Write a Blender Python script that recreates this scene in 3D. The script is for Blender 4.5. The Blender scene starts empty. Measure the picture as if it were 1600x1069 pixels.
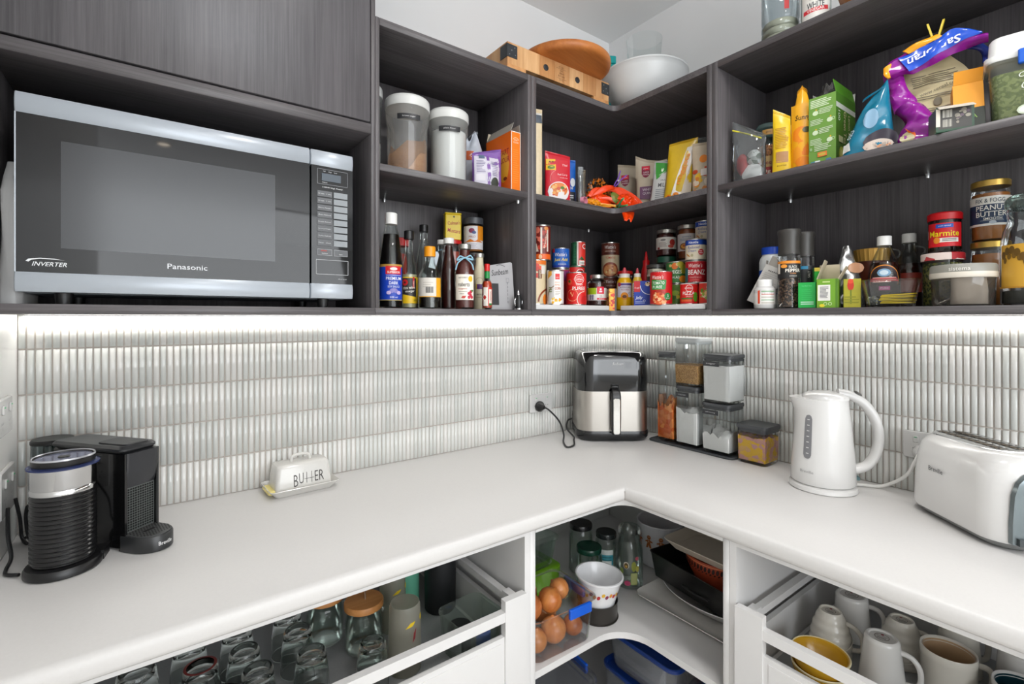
import bpy, math, random
from math import sin, cos, pi, radians, sqrt, hypot, atan2

# ------------------------------------------------------------------ camera, world, lights, exposure
scene = bpy.context.scene
COL = scene.collection
cam_data = bpy.data.cameras.new('camera')
cam = bpy.data.objects.new('camera', cam_data); COL.objects.link(cam)
cam_data.sensor_width = 36.0
cam_data.lens = 36.0 * 759.0 / 1600.0
cam_data.shift_y = -38.5 / 1600.0
cam_data.clip_start = 0.02
cam.location = (-1.651, -1.492, 1.37)
cam.rotation_euler = (radians(90), 0, radians(53.4 - 90))
scene.camera = cam

world = bpy.data.worlds.new('world'); scene.world = world; world.use_nodes = True
wbg = world.node_tree.nodes['Background']
wbg.inputs[0].default_value = (0.89, 0.94, 1.0, 1); wbg.inputs[1].default_value = 2.3

scene.view_settings.view_transform = 'Standard'
scene.view_settings.look = 'None'
scene.view_settings.gamma = 1.0
scene.view_settings.use_curve_mapping = False
scene.view_settings.exposure = 0.06
cy = scene.cycles
cy.use_denoising = True
cy.max_bounces = 12; cy.diffuse_bounces = 5; cy.glossy_bounces = 4; cy.transmission_bounces = 10; cy.transparent_max_bounces = 24
cy.caustics_reflective = False; cy.caustics_refractive = True
cy.sample_clamp_indirect = 6.0

def area_light(name, loc, rot, sx, sy, power, color=(1, 1, 1), shape='RECTANGLE', spread=180):
    l = bpy.data.lights.new(name, 'AREA'); l.shape = shape; l.size = sx
    if shape in ('RECTANGLE', 'ELLIPSE'): l.size_y = sy
    l.energy = power; l.color = color; l.spread = radians(spread)
    o = bpy.data.objects.new(name, l); COL.objects.link(o); o.location = loc; o.rotation_euler = rot
    return o
# added soft fill beyond the pantry opening, tipped up to brighten the ceiling
KITCHEN_FILL = area_light('added_kitchen_fill', (-1.5, -4.6, 1.7), (radians(112), 0, radians(-8)), 3.4, 1.9, 105, (0.92, 0.96, 1.0))
# unseen downlights added to the pantry as overhead fill (their fittings are built below)
DOWN = [(-0.95, -1.25), (-1.2, -2.2)]
for i, (x, y) in enumerate(DOWN):
    area_light('pantry_fill_lamp', (x, y, 2.585), (0, 0, 0), 0.16, 0.16, 7, (1.0, 0.98, 0.96), 'DISK', 160)
LED_STRENGTH = 13.0

# ------------------------------------------------------------------ materials
def lin(c):
    return c / 12.92 if c <= 0.04045 else ((c + 0.055) / 1.055) ** 2.4
def rgb(h):
    h = h.lstrip('#')
    if len(h) == 3: h = ''.join(a * 2 for a in h)
    return tuple(lin(int(h[i:i + 2], 16) / 255) for i in (0, 2, 4))
_M = {}
def principled(name):
    m = bpy.data.materials.new(name); m.use_nodes = True
    return m, m.node_tree, m.node_tree.nodes['Principled BSDF']
def mat(h, rough=0.45, metal=0.0, var=0.06, scale=40.0, spec=0.5, coat=0.0, bump=0.0, sss=0.0):
    """plain surface with a little procedural unevenness"""
    key = ('p', h, rough, metal, var, scale, spec, coat, bump, sss)
    if key in _M: return _M[key]
    m, t, p = principled('surface_' + h.strip('#'))
    c = rgb(h)
    p.inputs['Roughness'].default_value = rough; p.inputs['Metallic'].default_value = metal
    p.inputs['Specular IOR Level'].default_value = spec
    if coat: p.inputs['Coat Weight'].default_value = coat; p.inputs['Coat Roughness'].default_value = 0.08
    n = t.nodes.new('ShaderNodeTexNoise'); n.inputs['Scale'].default_value = scale; n.inputs['Detail'].default_value = 2
    co = t.nodes.new('ShaderNodeTexCoord'); t.links.new(co.outputs['Object'], n.inputs['Vector'])
    r = t.nodes.new('ShaderNodeMix'); r.data_type = 'RGBA'
    r.inputs['A'].default_value = tuple(a * (1 - var) for a in c) + (1,)
    r.inputs['B'].default_value = tuple(min(1, a * (1 + var)) for a in c) + (1,)
    t.links.new(n.outputs['Fac'], r.inputs['Factor']); t.links.new(r.outputs['Result'], p.inputs['Base Color'])
    if bump:
        b = t.nodes.new('ShaderNodeBump'); b.inputs['Strength'].default_value = bump; b.inputs['Distance'].default_value = 0.002
        t.links.new(n.outputs['Fac'], b.inputs['Height']); t.links.new(b.outputs['Normal'], p.inputs['Normal'])
    _M[key] = m
    return m
def ink(h):
    key = ('i', h)
    if key in _M: return _M[key]
    m, t, p = principled('print_' + h.strip('#'))
    p.inputs['Base Color'].default_value = rgb(h) + (1,); p.inputs['Roughness'].default_value = 0.42
    _M[key] = m
    return m
def wood(name, dark, light, axis, rough=0.45, s=1.0, fine=190.0, bump=0.15):
    """straight grain running along axis (0,1,2)"""
    key = ('w', name, axis)
    if key in _M: return _M[key]
    m, t, p = principled(name)
    co = t.nodes.new('ShaderNodeTexCoord'); mp = t.nodes.new('ShaderNodeMapping')
    sc = [fine * s] * 3; sc[axis] = 4.0 * s
    mp.inputs['Scale'].default_value = sc
    t.links.new(co.outputs['Object'], mp.inputs['Vector'])
    n = t.nodes.new('ShaderNodeTexNoise'); n.inputs['Scale'].default_value = 1.0; n.inputs['Detail'].default_value = 4; n.inputs['Roughness'].default_value = 0.7
    t.links.new(mp.outputs['Vector'], n.inputs['Vector'])
    mp2 = t.nodes.new('ShaderNodeMapping'); sc2 = [22.0 * s] * 3; sc2[axis] = 1.2 * s; mp2.inputs['Scale'].default_value = sc2
    t.links.new(co.outputs['Object'], mp2.inputs['Vector'])
    n2 = t.nodes.new('ShaderNodeTexNoise'); n2.inputs['Scale'].default_value = 1.0; n2.inputs['Detail'].default_value = 3
    t.links.new(mp2.outputs['Vector'], n2.inputs['Vector'])
    ad = t.nodes.new('ShaderNodeMath'); ad.operation = 'MULTIPLY_ADD'; ad.inputs[1].default_value = 0.45
    t.links.new(n2.outputs['Fac'], ad.inputs[0])
    mu = t.nodes.new('ShaderNodeMath'); mu.operation = 'MULTIPLY'; mu.inputs[1].default_value = 0.62
    t.links.new(n.outputs['Fac'], mu.inputs[0]); t.links.new(mu.outputs[0], ad.inputs[2])
    r = t.nodes.new('ShaderNodeValToRGB')
    r.color_ramp.elements[0].position = 0.36; r.color_ramp.elements[0].color = rgb(dark) + (1,)
    r.color_ramp.elements[1].position = 0.70; r.color_ramp.elements[1].color = rgb(light) + (1,)
    t.links.new(ad.outputs[0], r.inputs['Fac']); t.links.new(r.outputs['Color'], p.inputs['Base Color'])
    p.inputs['Roughness'].default_value = rough
    b = t.nodes.new('ShaderNodeBump'); b.inputs['Strength'].default_value = bump; b.inputs['Distance'].default_value = 0.001
    t.links.new(n.outputs['Fac'], b.inputs['Height']); t.links.new(b.outputs['Normal'], p.inputs['Normal'])
    _M[key] = m
    return m
def glass(tint='#ffffff', edge=0.75, haze=0.0, rough=0.03, dens=0.0):
    """thin clear wall: mostly see-through, brighter and more reflective at grazing angles; haze adds milky plastic"""
    key = ('g', tint, edge, haze, rough, dens)
    if key in _M: return _M[key]
    m = bpy.data.materials.new('clear_' + tint.strip('#')); m.use_nodes = True; t = m.node_tree; t.nodes.clear()
    out = t.nodes.new('ShaderNodeOutputMaterial')
    tr = t.nodes.new('ShaderNodeBsdfTransparent'); tr.inputs[0].default_value = rgb(tint) + (1,)
    gl = t.nodes.new('ShaderNodeBsdfGlossy'); gl.inputs['Roughness'].default_value = rough; gl.inputs[0].default_value = (0.95, 0.95, 0.95, 1)
    lw = t.nodes.new('ShaderNodeLayerWeight'); lw.inputs[0].default_value = 0.25
    mu = t.nodes.new('ShaderNodeMath'); mu.operation = 'MULTIPLY_ADD'; mu.inputs[1].default_value = edge; mu.inputs[2].default_value = 0.02
    t.links.new(lw.outputs['Fresnel'], mu.inputs[0])
    mx = t.nodes.new('ShaderNodeMixShader'); t.links.new(mu.outputs[0], mx.inputs[0])
    base = tr
    if haze > 0:
        df = t.nodes.new('ShaderNodeBsdfDiffuse'); df.inputs[0].default_value = rgb(tint) + (1,)
        tl = t.nodes.new('ShaderNodeBsdfTranslucent'); tl.inputs[0].default_value = rgb(tint) + (1,)
        a = t.nodes.new('ShaderNodeMixShader'); a.inputs[0].default_value = 0.5
        t.links.new(df.outputs[0], a.inputs[1]); t.links.new(tl.outputs[0], a.inputs[2])
        h2 = t.nodes.new('ShaderNodeMixShader'); h2.inputs[0].default_value = haze
        t.links.new(tr.outputs[0], h2.inputs[1]); t.links.new(a.outputs[0], h2.inputs[2]); base = h2
    t.links.new(base.outputs[0], mx.inputs[1]); t.links.new(gl.outputs[0], mx.inputs[2])
    t.links.new(mx.outputs[0], out.inputs[0])
    _M[key] = m
    return m
def solid_glass(tint='#f4fbf8', rough=0.0):
    key = ('sg', tint, rough)
    if key in _M: return _M[key]
    m = bpy.data.materials.new('thick_glass'); m.use_nodes = True; t = m.node_tree; t.nodes.clear()
    out = t.nodes.new('ShaderNodeOutputMaterial'); g = t.nodes.new('ShaderNodeBsdfGlass')
    g.inputs['IOR'].default_value = 1.46; g.inputs['Roughness'].default_value = rough; g.inputs[0].default_value = rgb(tint) + (1,)
    t.links.new(g.outputs[0], out.inputs[0]); _M[key] = m
    return m
def glow(h, strength):
    key = ('e', h, strength)
    if key in _M: return _M[key]
    m = bpy.data.materials.new('light_source'); m.use_nodes = True; t = m.node_tree; t.nodes.clear()
    out = t.nodes.new('ShaderNodeOutputMaterial'); e = t.nodes.new('ShaderNodeEmission')
    e.inputs[0].default_value = rgb(h) + (1,); e.inputs[1].default_value = strength
    t.links.new(e.outputs[0], out.inputs[0]); _M[key] = m
    return m
def speckle(name, a, b, scale, rough=0.6, thr=0.5, soft=0.08, bump=0.4, c=None):
    """two-tone grainy surface (food grains, herbs, crumbs, peppercorns)"""
    key = ('s', name)
    if key in _M: return _M[key]
    m, t, p = principled(name)
    co = t.nodes.new('ShaderNodeTexCoord')
    v = t.nodes.new('ShaderNodeTexVoronoi'); v.inputs['Scale'].default_value = scale
    t.links.new(co.outputs['Object'], v.inputs['Vector'])
    r = t.nodes.new('ShaderNodeValToRGB'); e = r.color_ramp.elements
    e[0].position = max(0, thr - soft); e[0].color = rgb(a) + (1,); e[1].position = min(1, thr + soft); e[1].color = rgb(b) + (1,)
    sep = t.nodes.new('ShaderNodeSeparateColor'); t.links.new(v.outputs['Color'], sep.inputs[0])
    t.links.new(sep.outputs[0], r.inputs['Fac']); t.links.new(r.outputs['Color'], p.inputs['Base Color'])
    p.inputs['Roughness'].default_value = rough
    bp = t.nodes.new('ShaderNodeBump'); bp.inputs['Strength'].default_value = bump; bp.inputs['Distance'].default_value = 0.002; bp.invert = True
    t.links.new(v.outputs['Distance'], bp.inputs['Height']); t.links.new(bp.outputs['Normal'], p.inputs['Normal'])
    _M[key] = m
    return m

# ------------------------------------------------------------------ mesh building
class B:
    def __init__(s): s.v = []; s.f = []; s.fm = []; s.mats = []
    def mi(s, m):
        if m not in s.mats: s.mats.append(m)
        return s.mats.index(m)
    def add(s, vs, fs, m, T=None):
        o = len(s.v); k = s.mi(m)
        s.v += [T(p) for p in vs] if T else [tuple(p) for p in vs]
        for f in fs: s.f.append([i + o for i in f]); s.fm.append(k)
        return s
    def box(s, x0, x1, y0, y1, z0, z1, m, T=None):
        return s.add([(x, y, z) for z in (z0, z1) for x, y in ((x0, y0), (x1, y0), (x1, y1), (x0, y1))],
                     [(3, 2, 1, 0), (4, 5, 6, 7), (0, 1, 5, 4), (1, 2, 6, 5), (2, 3, 7, 6), (3, 0, 4, 7)], m, T)
    def loft(s, rings, m, cap0=True, cap1=True, T=None, closed=True):
        n = len(rings[0]); vs = [p for r in rings for p in r]; fs = []
        for i in range(len(rings) - 1):
            for j in range(n if closed else n - 1):
                k = (j + 1) % n
                fs.append((i * n + j, i * n + k, (i + 1) * n + k, (i + 1) * n + j))
        if cap0: fs.append(tuple(reversed(range(n))))
        if cap1: fs.append(tuple(range((len(rings) - 1) * n, len(rings) * n)))
        return s.add(vs, fs, m, T)
    def lathe(s, prof, m, n=28, T=None, cap0=True, cap1=True):
        rings = [[(max(r, 1e-5) * cos(2 * pi * j / n), max(r, 1e-5) * sin(2 * pi * j / n), z) for j in range(n)] for r, z in prof]
        return s.loft(rings, m, cap0, cap1, T)
    def rbox(s, w, d, z0, z1, r, m, bev=0.0, cx=0, cy=0, n=4, T=None, w1=None, d1=None):
        """upright rounded-corner block, optional taper to w1 x d1 at the top, edges eased by bev"""
        w1 = w if w1 is None else w1; d1 = d if d1 is None else d1
        st = [(0, bev, z0), (1, 0, z0 + bev), (1, 0, z1 - bev), (1, bev, z1)] if bev else [(0, 0, z0), (0, 0, z1)]
        rings = []
        for _, e, z in st:
            t = (z - z0) / (z1 - z0) if z1 != z0 else 0
            rings.append([(x + cx, y + cy, z) for x, y in rr(w + (w1 - w) * t - 2 * e, d + (d1 - d) * t - 2 * e, max(1e-4, r - e * 0.5), n)])
        return s.loft(rings, m, T=T)
    def tube(s, pts, r, m, n=8, T=None, caps=True):
        rings = []; N = len(pts); up = None
        for i, p in enumerate(pts):
            a = pts[max(0, i - 1)]; b = pts[min(N - 1, i + 1)]
            d = [b[k] - a[k] for k in range(3)]; L = sqrt(sum(q * q for q in d)) or 1; d = [q / L for q in d]
            if up is None: up = (0, 0, 1) if abs(d[2]) < 0.9 else (1, 0, 0)
            x = [up[1] * d[2] - up[2] * d[1], up[2] * d[0] - up[0] * d[2], up[0] * d[1] - up[1] * d[0]]
            L = sqrt(sum(q * q for q in x)) or 1; x = [q / L for q in x]
            y = [d[1] * x[2] - d[2] * x[1], d[2] * x[0] - d[0] * x[2], d[0] * x[1] - d[1] * x[0]]
            up = y
            ri = r[i] if isinstance(r, (list, tuple)) else r
            rings.append([tuple(p[k] + ri * (cos(2 * pi * j / n) * x[k] + sin(2 * pi * j / n) * y[k]) for k in range(3)) for j in range(n)])
        return s.loft(rings, m, caps, caps, T)
    def prism(s, pts, z0, z1, m, T=None):
        n = len(pts)
        return s.loft([[(x, y, z0) for x, y in pts], [(x, y, z1) for x, y in pts]], m, T=T)
    def build(s, name, parent=None, loc=(0, 0, 0), rz=0.0, rot=None, angle=38, label=None, smooth=True):
        me = bpy.data.meshes.new(name); me.from_pydata(s.v, [], s.f); me.update()
        for m in s.mats: me.materials.append(m)
        me.polygons.foreach_set('material_index', s.fm)
        if smooth:
            me.polygons.foreach_set('use_smooth', [True] * len(me.polygons))
            me.set_sharp_from_angle(angle=radians(angle))
        o = bpy.data.objects.new(name, me); COL.objects.link(o)
        o.location = loc; o.rotation_euler = rot if rot else (0, 0, rz)
        if parent: o.parent = parent
        if label: o['label'] = label
        return o

def rr(w, d, r, n=4):
    """rounded rectangle outline, counter-clockwise"""
    r = min(r, w / 2 - 1e-5, d / 2 - 1e-5); pts = []
    for cx, cy, a0 in ((w / 2 - r, d / 2 - r, 0), (-w / 2 + r, d / 2 - r, 90), (-w / 2 + r, -d / 2 + r, 180), (w / 2 - r, -d / 2 + r, 270)):
        for i in range(n + 1):
            a = radians(a0 + 90 * i / n); pts.append((cx + r * cos(a), cy + r * sin(a)))
    return pts
def ell(w, d, n=32):
    return [(w / 2 * cos(2 * pi * i / n), d / 2 * sin(2 * pi * i / n)) for i in range(n)]
def at_z(pts, z): return [(x, y, z) for x, y in pts]
def curve(pts, k=6):
    """Catmull-Rom through the points"""
    out = []; P = [pts[0]] + list(pts) + [pts[-1]]
    for i in range(1, len(P) - 2):
        for j in range(k):
            t = j / k
            out.append(tuple(0.5 * (2 * P[i][c] + (P[i + 1][c] - P[i - 1][c]) * t + (2 * P[i - 1][c] - 5 * P[i][c] + 4 * P[i + 1][c] - P[i + 2][c]) * t * t
                       + (3 * P[i][c] - P[i - 1][c] - 3 * P[i + 1][c] + P[i + 2][c]) * t ** 3) for c in range(len(pts[0]))))
    out.append(tuple(pts[-1])); return out

def thing(name, label, cat, loc=(0, 0, 0), rz=0.0, group=None, rot=None):
    o = bpy.data.objects.new(name, None); COL.objects.link(o); o.empty_display_size = 0.02
    o.location = loc; o.rotation_euler = rot if rot else (0, 0, rz)
    o['label'] = label; o['category'] = cat
    if group: o['group'] = group
    return o
def tag(o, label, cat, group=None):
    o['label'] = label; o['category'] = cat
    if group: o['group'] = group
    return o
def structure(o): o['kind'] = 'structure'; return o
AISLE = (-1.6, -1.45)          # where somebody stands in the pantry: pack fronts were turned roughly this way
def turn(x, y, k=1.0):
    return k * atan2(AISLE[0] - x, -(AISLE[1] - y))

# ------------------------------------------------------------------ flat print
_T = {}
def text_geo(body, bold=0.0, shear=0.0):
    key = (body, bold, shear)
    if key in _T: return _T[key]
    cu = bpy.data.curves.new('lettering', 'FONT'); cu.body = body; cu.offset = bold; cu.shear = shear; cu.resolution_u = 2
    cu.dimensions = '2D'; cu.fill_mode = 'BOTH'; cu.align_x = 'CENTER'
    ob = bpy.data.objects.new('lettering', cu)
    me = bpy.data.meshes.new_from_object(ob)
    vs = [(v.co.x, v.co.y) for v in me.vertices]; fs = [tuple(p.vertices) for p in me.polygons]
    bpy.data.objects.remove(ob); bpy.data.curves.remove(cu); bpy.data.meshes.remove(me)
    if vs:
        x0 = min(v[0] for v in vs); x1 = max(v[0] for v in vs); y0 = min(v[1] for v in vs); y1 = max(v[1] for v in vs)
        vs = [(x - (x0 + x1) / 2, y - (y0 + y1) / 2) for x, y in vs]
        _T[key] = (vs, fs, x1 - x0, y1 - y0)
    else: _T[key] = ([], [], 1, 1)
    return _T[key]
class Art:
    """print laid on a surface: f(u, v, h) gives the point at u across, v up, h proud of it"""
    def __init__(s, f, step=0.004, lay=0.00012, h0=0.0003):
        s.f = f; s.b = B(); s.step = step; s.h = h0; s.lay = lay
    def slab(s, u0, u1, lo, hi, col, nv=1):
        n = max(1, int(math.ceil(abs(u1 - u0) / s.step))); s.h += s.lay; vs = []; fs = []; q = nv + 1
        for i in range(n + 1):
            u = u0 + (u1 - u0) * i / n; a, c = lo(u), hi(u)
            for j in range(q): vs.append(s.f(u, a + (c - a) * j / nv, s.h))
        for i in range(n):
            for j in range(nv): fs.append((i * q + j, (i + 1) * q + j, (i + 1) * q + j + 1, i * q + j + 1))
        s.b.add(vs, fs, ink(col) if isinstance(col, str) else col); return s
    def rect(s, u0, v0, u1, v1, col, nv=1): return s.slab(u0, u1, lambda u: v0, lambda u: v1, col, nv)
    def ell(s, cu, cv, ru, rv, col):
        st = s.step; s.step = min(st, ru / 6)
        e = lambda u: rv * sqrt(max(0, 1 - ((u - cu) / ru) ** 2))
        s.slab(cu - ru, cu + ru, lambda u: cv - e(u), lambda u: cv + e(u), col); s.step = st; return s
    def poly(s, pts, col):
        us = sorted(p[0] for p in pts); n = len(pts)
        def lim(u, fn):
            ys = []
            for i in range(n):
                (a, b), (c, d) = pts[i], pts[(i + 1) % n]
                if min(a, c) - 1e-9 <= u <= max(a, c) + 1e-9:
                    if abs(a - c) < 1e-9: ys += [b, d]
                    else: ys.append(b + (d - b) * (u - a) / (c - a))
            return fn(ys) if ys else 0
        return s.slab(us[0], us[-1], lambda u: lim(u, min), lambda u: lim(u, max), col)
    def ring(s, cu, cv, r0, r1, col, n=24, a0=0, a1=360):
        s.h += s.lay; vs = []; fs = []
        for i in range(n + 1):
            a = radians(a0 + (a1 - a0) * i / n)
            for r in (r0, r1): vs.append(s.f(cu + r * cos(a), cv + r * sin(a), s.h))
        for i in range(n): fs.append((2 * i, 2 * i + 1, 2 * i + 3, 2 * i + 2))
        s.b.add(vs, fs, ink(col)); return s
    def text(s, body, u, v, h, col, w=None, bold=0.0, shear=0.0, rot=0.0):
        vs, fs, W, H = text_geo(body, round(bold * 0.4, 4), shear); sy = h / H; sx = w / W if w else sy; s.h += s.lay
        c, n = cos(radians(rot)), sin(radians(rot)); hh = s.h + 0.0004
        s.b.add([s.f(u + x * sx * c - y * sy * n, v + x * sx * n + y * sy * c, hh) for x, y in vs], fs, ink(col)); return s
    def lines(s, u0, u1, v0, v1, n, col, seed=0, th=0.45):
        rd = random.Random(seed); p = (v1 - v0) / n
        for i in range(n):
            vv = v1 - (i + 0.5) * p; s.rect(u0, vv - p * th / 2, u0 + (u1 - u0) * rd.uniform(0.7, 1), vv + p * th / 2, col); s.h -= s.lay
        s.h += s.lay; return s
    def bars(s, u0, u1, v0, v1, n, col, seed=1):
        rd = random.Random(seed); p = (u1 - u0) / n
        for i in range(n): s.rect(u0 + i * p, v0, u0 + i * p + p * rd.uniform(0.25, 0.75), v1, col); s.h -= s.lay
        s.h += s.lay; return s
    def specks(s, u0, u1, v0, v1, n, cols, r=0.003, seed=2):
        rd = random.Random(seed); h = s.h
        for i in range(n):
            k = r * rd.uniform(0.5, 1.2)
            s.ell(rd.uniform(u0, u1), rd.uniform(v0, v1), k, k * rd.uniform(0.6, 1.2), cols[i % len(cols)]); s.h = h + (i % 5 + 1) * s.lay * 0.6
        s.h = h + 4 * s.lay; return s
    def build(s, parent, name='printed_label', **k): return s.b.build(name, parent, smooth=True, angle=60, **k)

def on_round(r):
    """map for print on an upright round body; r is a radius or r(v); the front is local -y"""
    def f(u, v, h):
        R = r(v) if callable(r) else r
        R0 = R; a = u / R0
        return ((R + h) * sin(a), -(R + h) * cos(a), v)
    return f
def on_front(y): return lambda u, v, h: (u, y - h, v)
def on_right(x): return lambda u, v, h: (x + h, u, v)
def on_left(x): return lambda u, v, h: (x - h, -u, v)
def on_top(z): return lambda u, v, h: (u, v, z + h)
def prof_r(prof):
    P = sorted((z, r) for r, z in prof)
    def f(v):
        for (a, ra), (b, rb) in zip(P, P[1:]):
            if a <= v <= b: return ra + (rb - ra) * (v - a) / (b - a) if b > a else max(ra, rb)
        return P[0][1] if v < P[0][0] else P[-1][1]
    return f

# ------------------------------------------------------------------ room shell
PAINT = mat('#e9e9e9', 0.75, var=0.015, scale=6)
CEIL = mat('#f2f2f2', 0.85, var=0.015, scale=5)
WHITE = mat('#d8d7d6', 0.38, var=0.015, scale=12)          # white cabinet board
XL, H = -1.885, 2.60
structure(B().box(XL - 0.1, 0.12, 0, 0.12, 0, H + 0.1, PAINT).build('wall_back', smooth=False))
structure(B().box(0, 0.12, -2.7, 0, 0, H + 0.1, PAINT).build('wall_right', smooth=False))
structure(B().box(XL - 0.1, XL, -2.6, 0, 0, H + 0.1, mat('#e9e8e5', 0.3, var=0.01, scale=6)).build('wall_left', smooth=False))
structure(B().box(-5.0, 1.5, -8.0, 0.12, H, H + 0.1, CEIL).build('ceiling', smooth=False))
structure(B().box(-5.0, 1.5, -8.0, 0.12, -0.1, 0, wood('oak_floor', '#bdb6ad', '#d2cbc2', 1, 0.5, 0.6, 60)).build('floor', smooth=False))
structure(B().box(-5.0, 1.5, -8.12, -8.0, 0, H, mat('#c9c8c4', 0.8, var=0.02, scale=4)).build('wall_front', smooth=False))
WB = bpy.data.objects['wall_back']; WR = bpy.data.objects['wall_right']
for (x0, x1, nm, lb) in ((-2.35, -1.2, 'framed_picture', 'dark wide framed picture with red flecks on the far kitchen wall'), (-3.1, -2.75, 'framed_picture', 'narrow dark framed picture on the far kitchen wall beside the wide one')):
    t = thing(nm, lb, 'picture', ((x0 + x1) / 2, -8.0, 1.15))
    w = (x1 - x0) / 2
    B().box(-w, w, 0.001, 0.03, 0, 0.75, mat('#1d1c1c', 0.4)).build('picture_frame', t, smooth=False)
    B().box(-w + 0.03, w - 0.03, 0.031, 0.033, 0.03, 0.72, speckle('dark_canvas', '#141316', '#4a1c1c', 9, 0.5, 0.8, 0.15, 0.0)).build('canvas', t, smooth=False)

# backsplash: kit-kat mosaic, one piece per finger tile
GROUT = mat('#b5aca4', 0.9, var=0.08, scale=120)
B().box(XL, -0.0006, -0.0012, 0, 0.9, 1.376, GROUT).build('grout_bed', WB, smooth=False)
B().box(-0.0012, 0, -2.1, 0, 0.9, 1.376, GROUT).build('grout_bed', WR, smooth=False)
TILE = [mat(c, 0.12, var=0.05, scale=25, coat=0.3) for c in ('#d6d7d3', '#cfd1cd', '#dbdad6')]
PW, PH, TW, TH_ = 0.01395, 0.1, 0.0116, 0.0972
def tile_geo(h):
    prof = [(-TW / 2, 0), (-TW * 0.44, -0.0034), (-TW * 0.22, -0.0048), (TW * 0.22, -0.0048), (TW * 0.44, -0.0034), (TW / 2, 0)]
    vs = []; fs = []
    for z, k, sx in ((-h / 2, 0.0, 1), (-h / 2 + 0.0016, 0.9, 1), (h / 2 - 0.0016, 0.9, 1), (h / 2, 0.0, 1)):
        vs += [(x * sx, y * k - 0.0012, z) for x, y in prof]
    n = len(prof)
    for i in range(3):
        for j in range(n - 1): fs.append((i * n + j, i * n + j + 1, (i + 1) * n + j + 1, (i + 1) * n + j))
    return vs, fs
TGEO = {h: tile_geo(h) for h in (TH_, 0.0745)}
TMESH = {}
for h in TGEO:
    for k, m in enumerate(TILE):
        me = bpy.data.meshes.new('tile'); me.from_pydata(TGEO[h][0], [], TGEO[h][1]); me.materials.append(m)
        me.polygons.foreach_set('use_smooth', [True] * len(me.polygons)); me.update(); me.set_sharp_from_angle(angle=radians(70)); TMESH[(h, k)] = me
def lay_tiles(wall, ncol, place, near):
    rd = random.Random(5); cells = []
    for c in range(ncol):
        for r in range(5):
            h = 0.0745 if r == 4 else TH_
            z = 0.9 + r * PH + (0.0012 + h / 2)
            cells.append((near(c), c, r, h, z, rd.randrange(3), rd.uniform(-0.0004, 0.0004)))
    cells.sort(key=lambda q: q[0]); rest = B()
    for i, (_, c, r, h, z, k, j) in enumerate(cells):
        p, rz = place(c, z, j)
        if i < 300:
            o = bpy.data.objects.new('tile', TMESH[(h, k)]); COL.objects.link(o); o.parent = wall; o.location = p; o.rotation_euler = (0, 0, rz)
        else:
            cs, sn = cos(rz), sin(rz); vs, fs = TGEO[h]
            rest.add(vs, fs, TILE[k], lambda q: (p[0] + q[0] * cs - q[1] * sn, p[1] + q[0] * sn + q[1] * cs, p[2] + q[2]))
    o = rest.build('tile_field', wall, angle=70); o['kind'] = 'stuff'
lay_tiles(WB, 135, lambda c, z, j: ((XL + (c + 0.5) * PW, j, z), 0.0), lambda c: abs(XL + c * PW + 1.651) ** 2 + 2.2)
lay_tiles(WR, 142, lambda c, z, j: ((j, -(c + 0.5) * PW, z), radians(-90)), lambda c: abs(1.35 - c * PW))

# ------------------------------------------------------------------ light fittings
for i, (x, y) in enumerate(DOWN + [(-1.58, -3.34), (-1.02, -5.32), (-1.02, -6.72), (-2.6, -3.4)]):  # the DOWN fittings go with the added pantry fill lamps
    o = thing('ceiling_downlight', ('unseen recessed round downlight added to the pantry ceiling above the counter corner', 'unseen recessed round downlight added to the pantry ceiling by the entrance',
         'recessed round downlight in the kitchen ceiling just outside the pantry', 'recessed round downlight midway along the kitchen ceiling', 'recessed round downlight nearest the dark pictures', 'recessed round downlight over the kitchen beside the pantry partition')[i], 'ceiling light', (x, y, H))
    B().lathe([(0.052, -0.001), (0.052, -0.006), (0.04, -0.008), (0.038, -0.002)], WHITE, 24, cap0=False, cap1=False).build('trim_ring', o)
    B().lathe([(0.0, -0.0025), (0.038, -0.0025)], glow('#fff0dc', 14), 20, cap0=False, cap1=False).build('lens', o)
LED = glow('#fffdf8', LED_STRENGTH)
t = thing('led_strip_light', 'lit LED strip under the microwave cabinet and the long open shelves', 'light', (-0.94, -0.006, 1.353))
B().box(-0.93, 0.925, -0.016, 0.001, 0.0195, 0.0228, mat('#c8c8c8', 0.4, 0.6)).build('housing', t, smooth=False)
B().box(-0.93, 0.925, -0.014, 0.0, 0.0, 0.0195, LED).build('diffuser', t, smooth=False)
t = thing('led_strip_light', 'lit LED strip under the shelves above the kettle and toaster', 'light', (-0.006, -1.06, 1.353))
B().box(-0.016, 0.001, -1.0, 1.034, 0.0195, 0.0228, mat('#c8c8c8', 0.4, 0.6)).build('housing', t, smooth=False)
B().box(-0.014, 0.0, -1.0, 1.034, 0.0, 0.0195, LED).build('diffuser', t, smooth=False)

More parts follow.
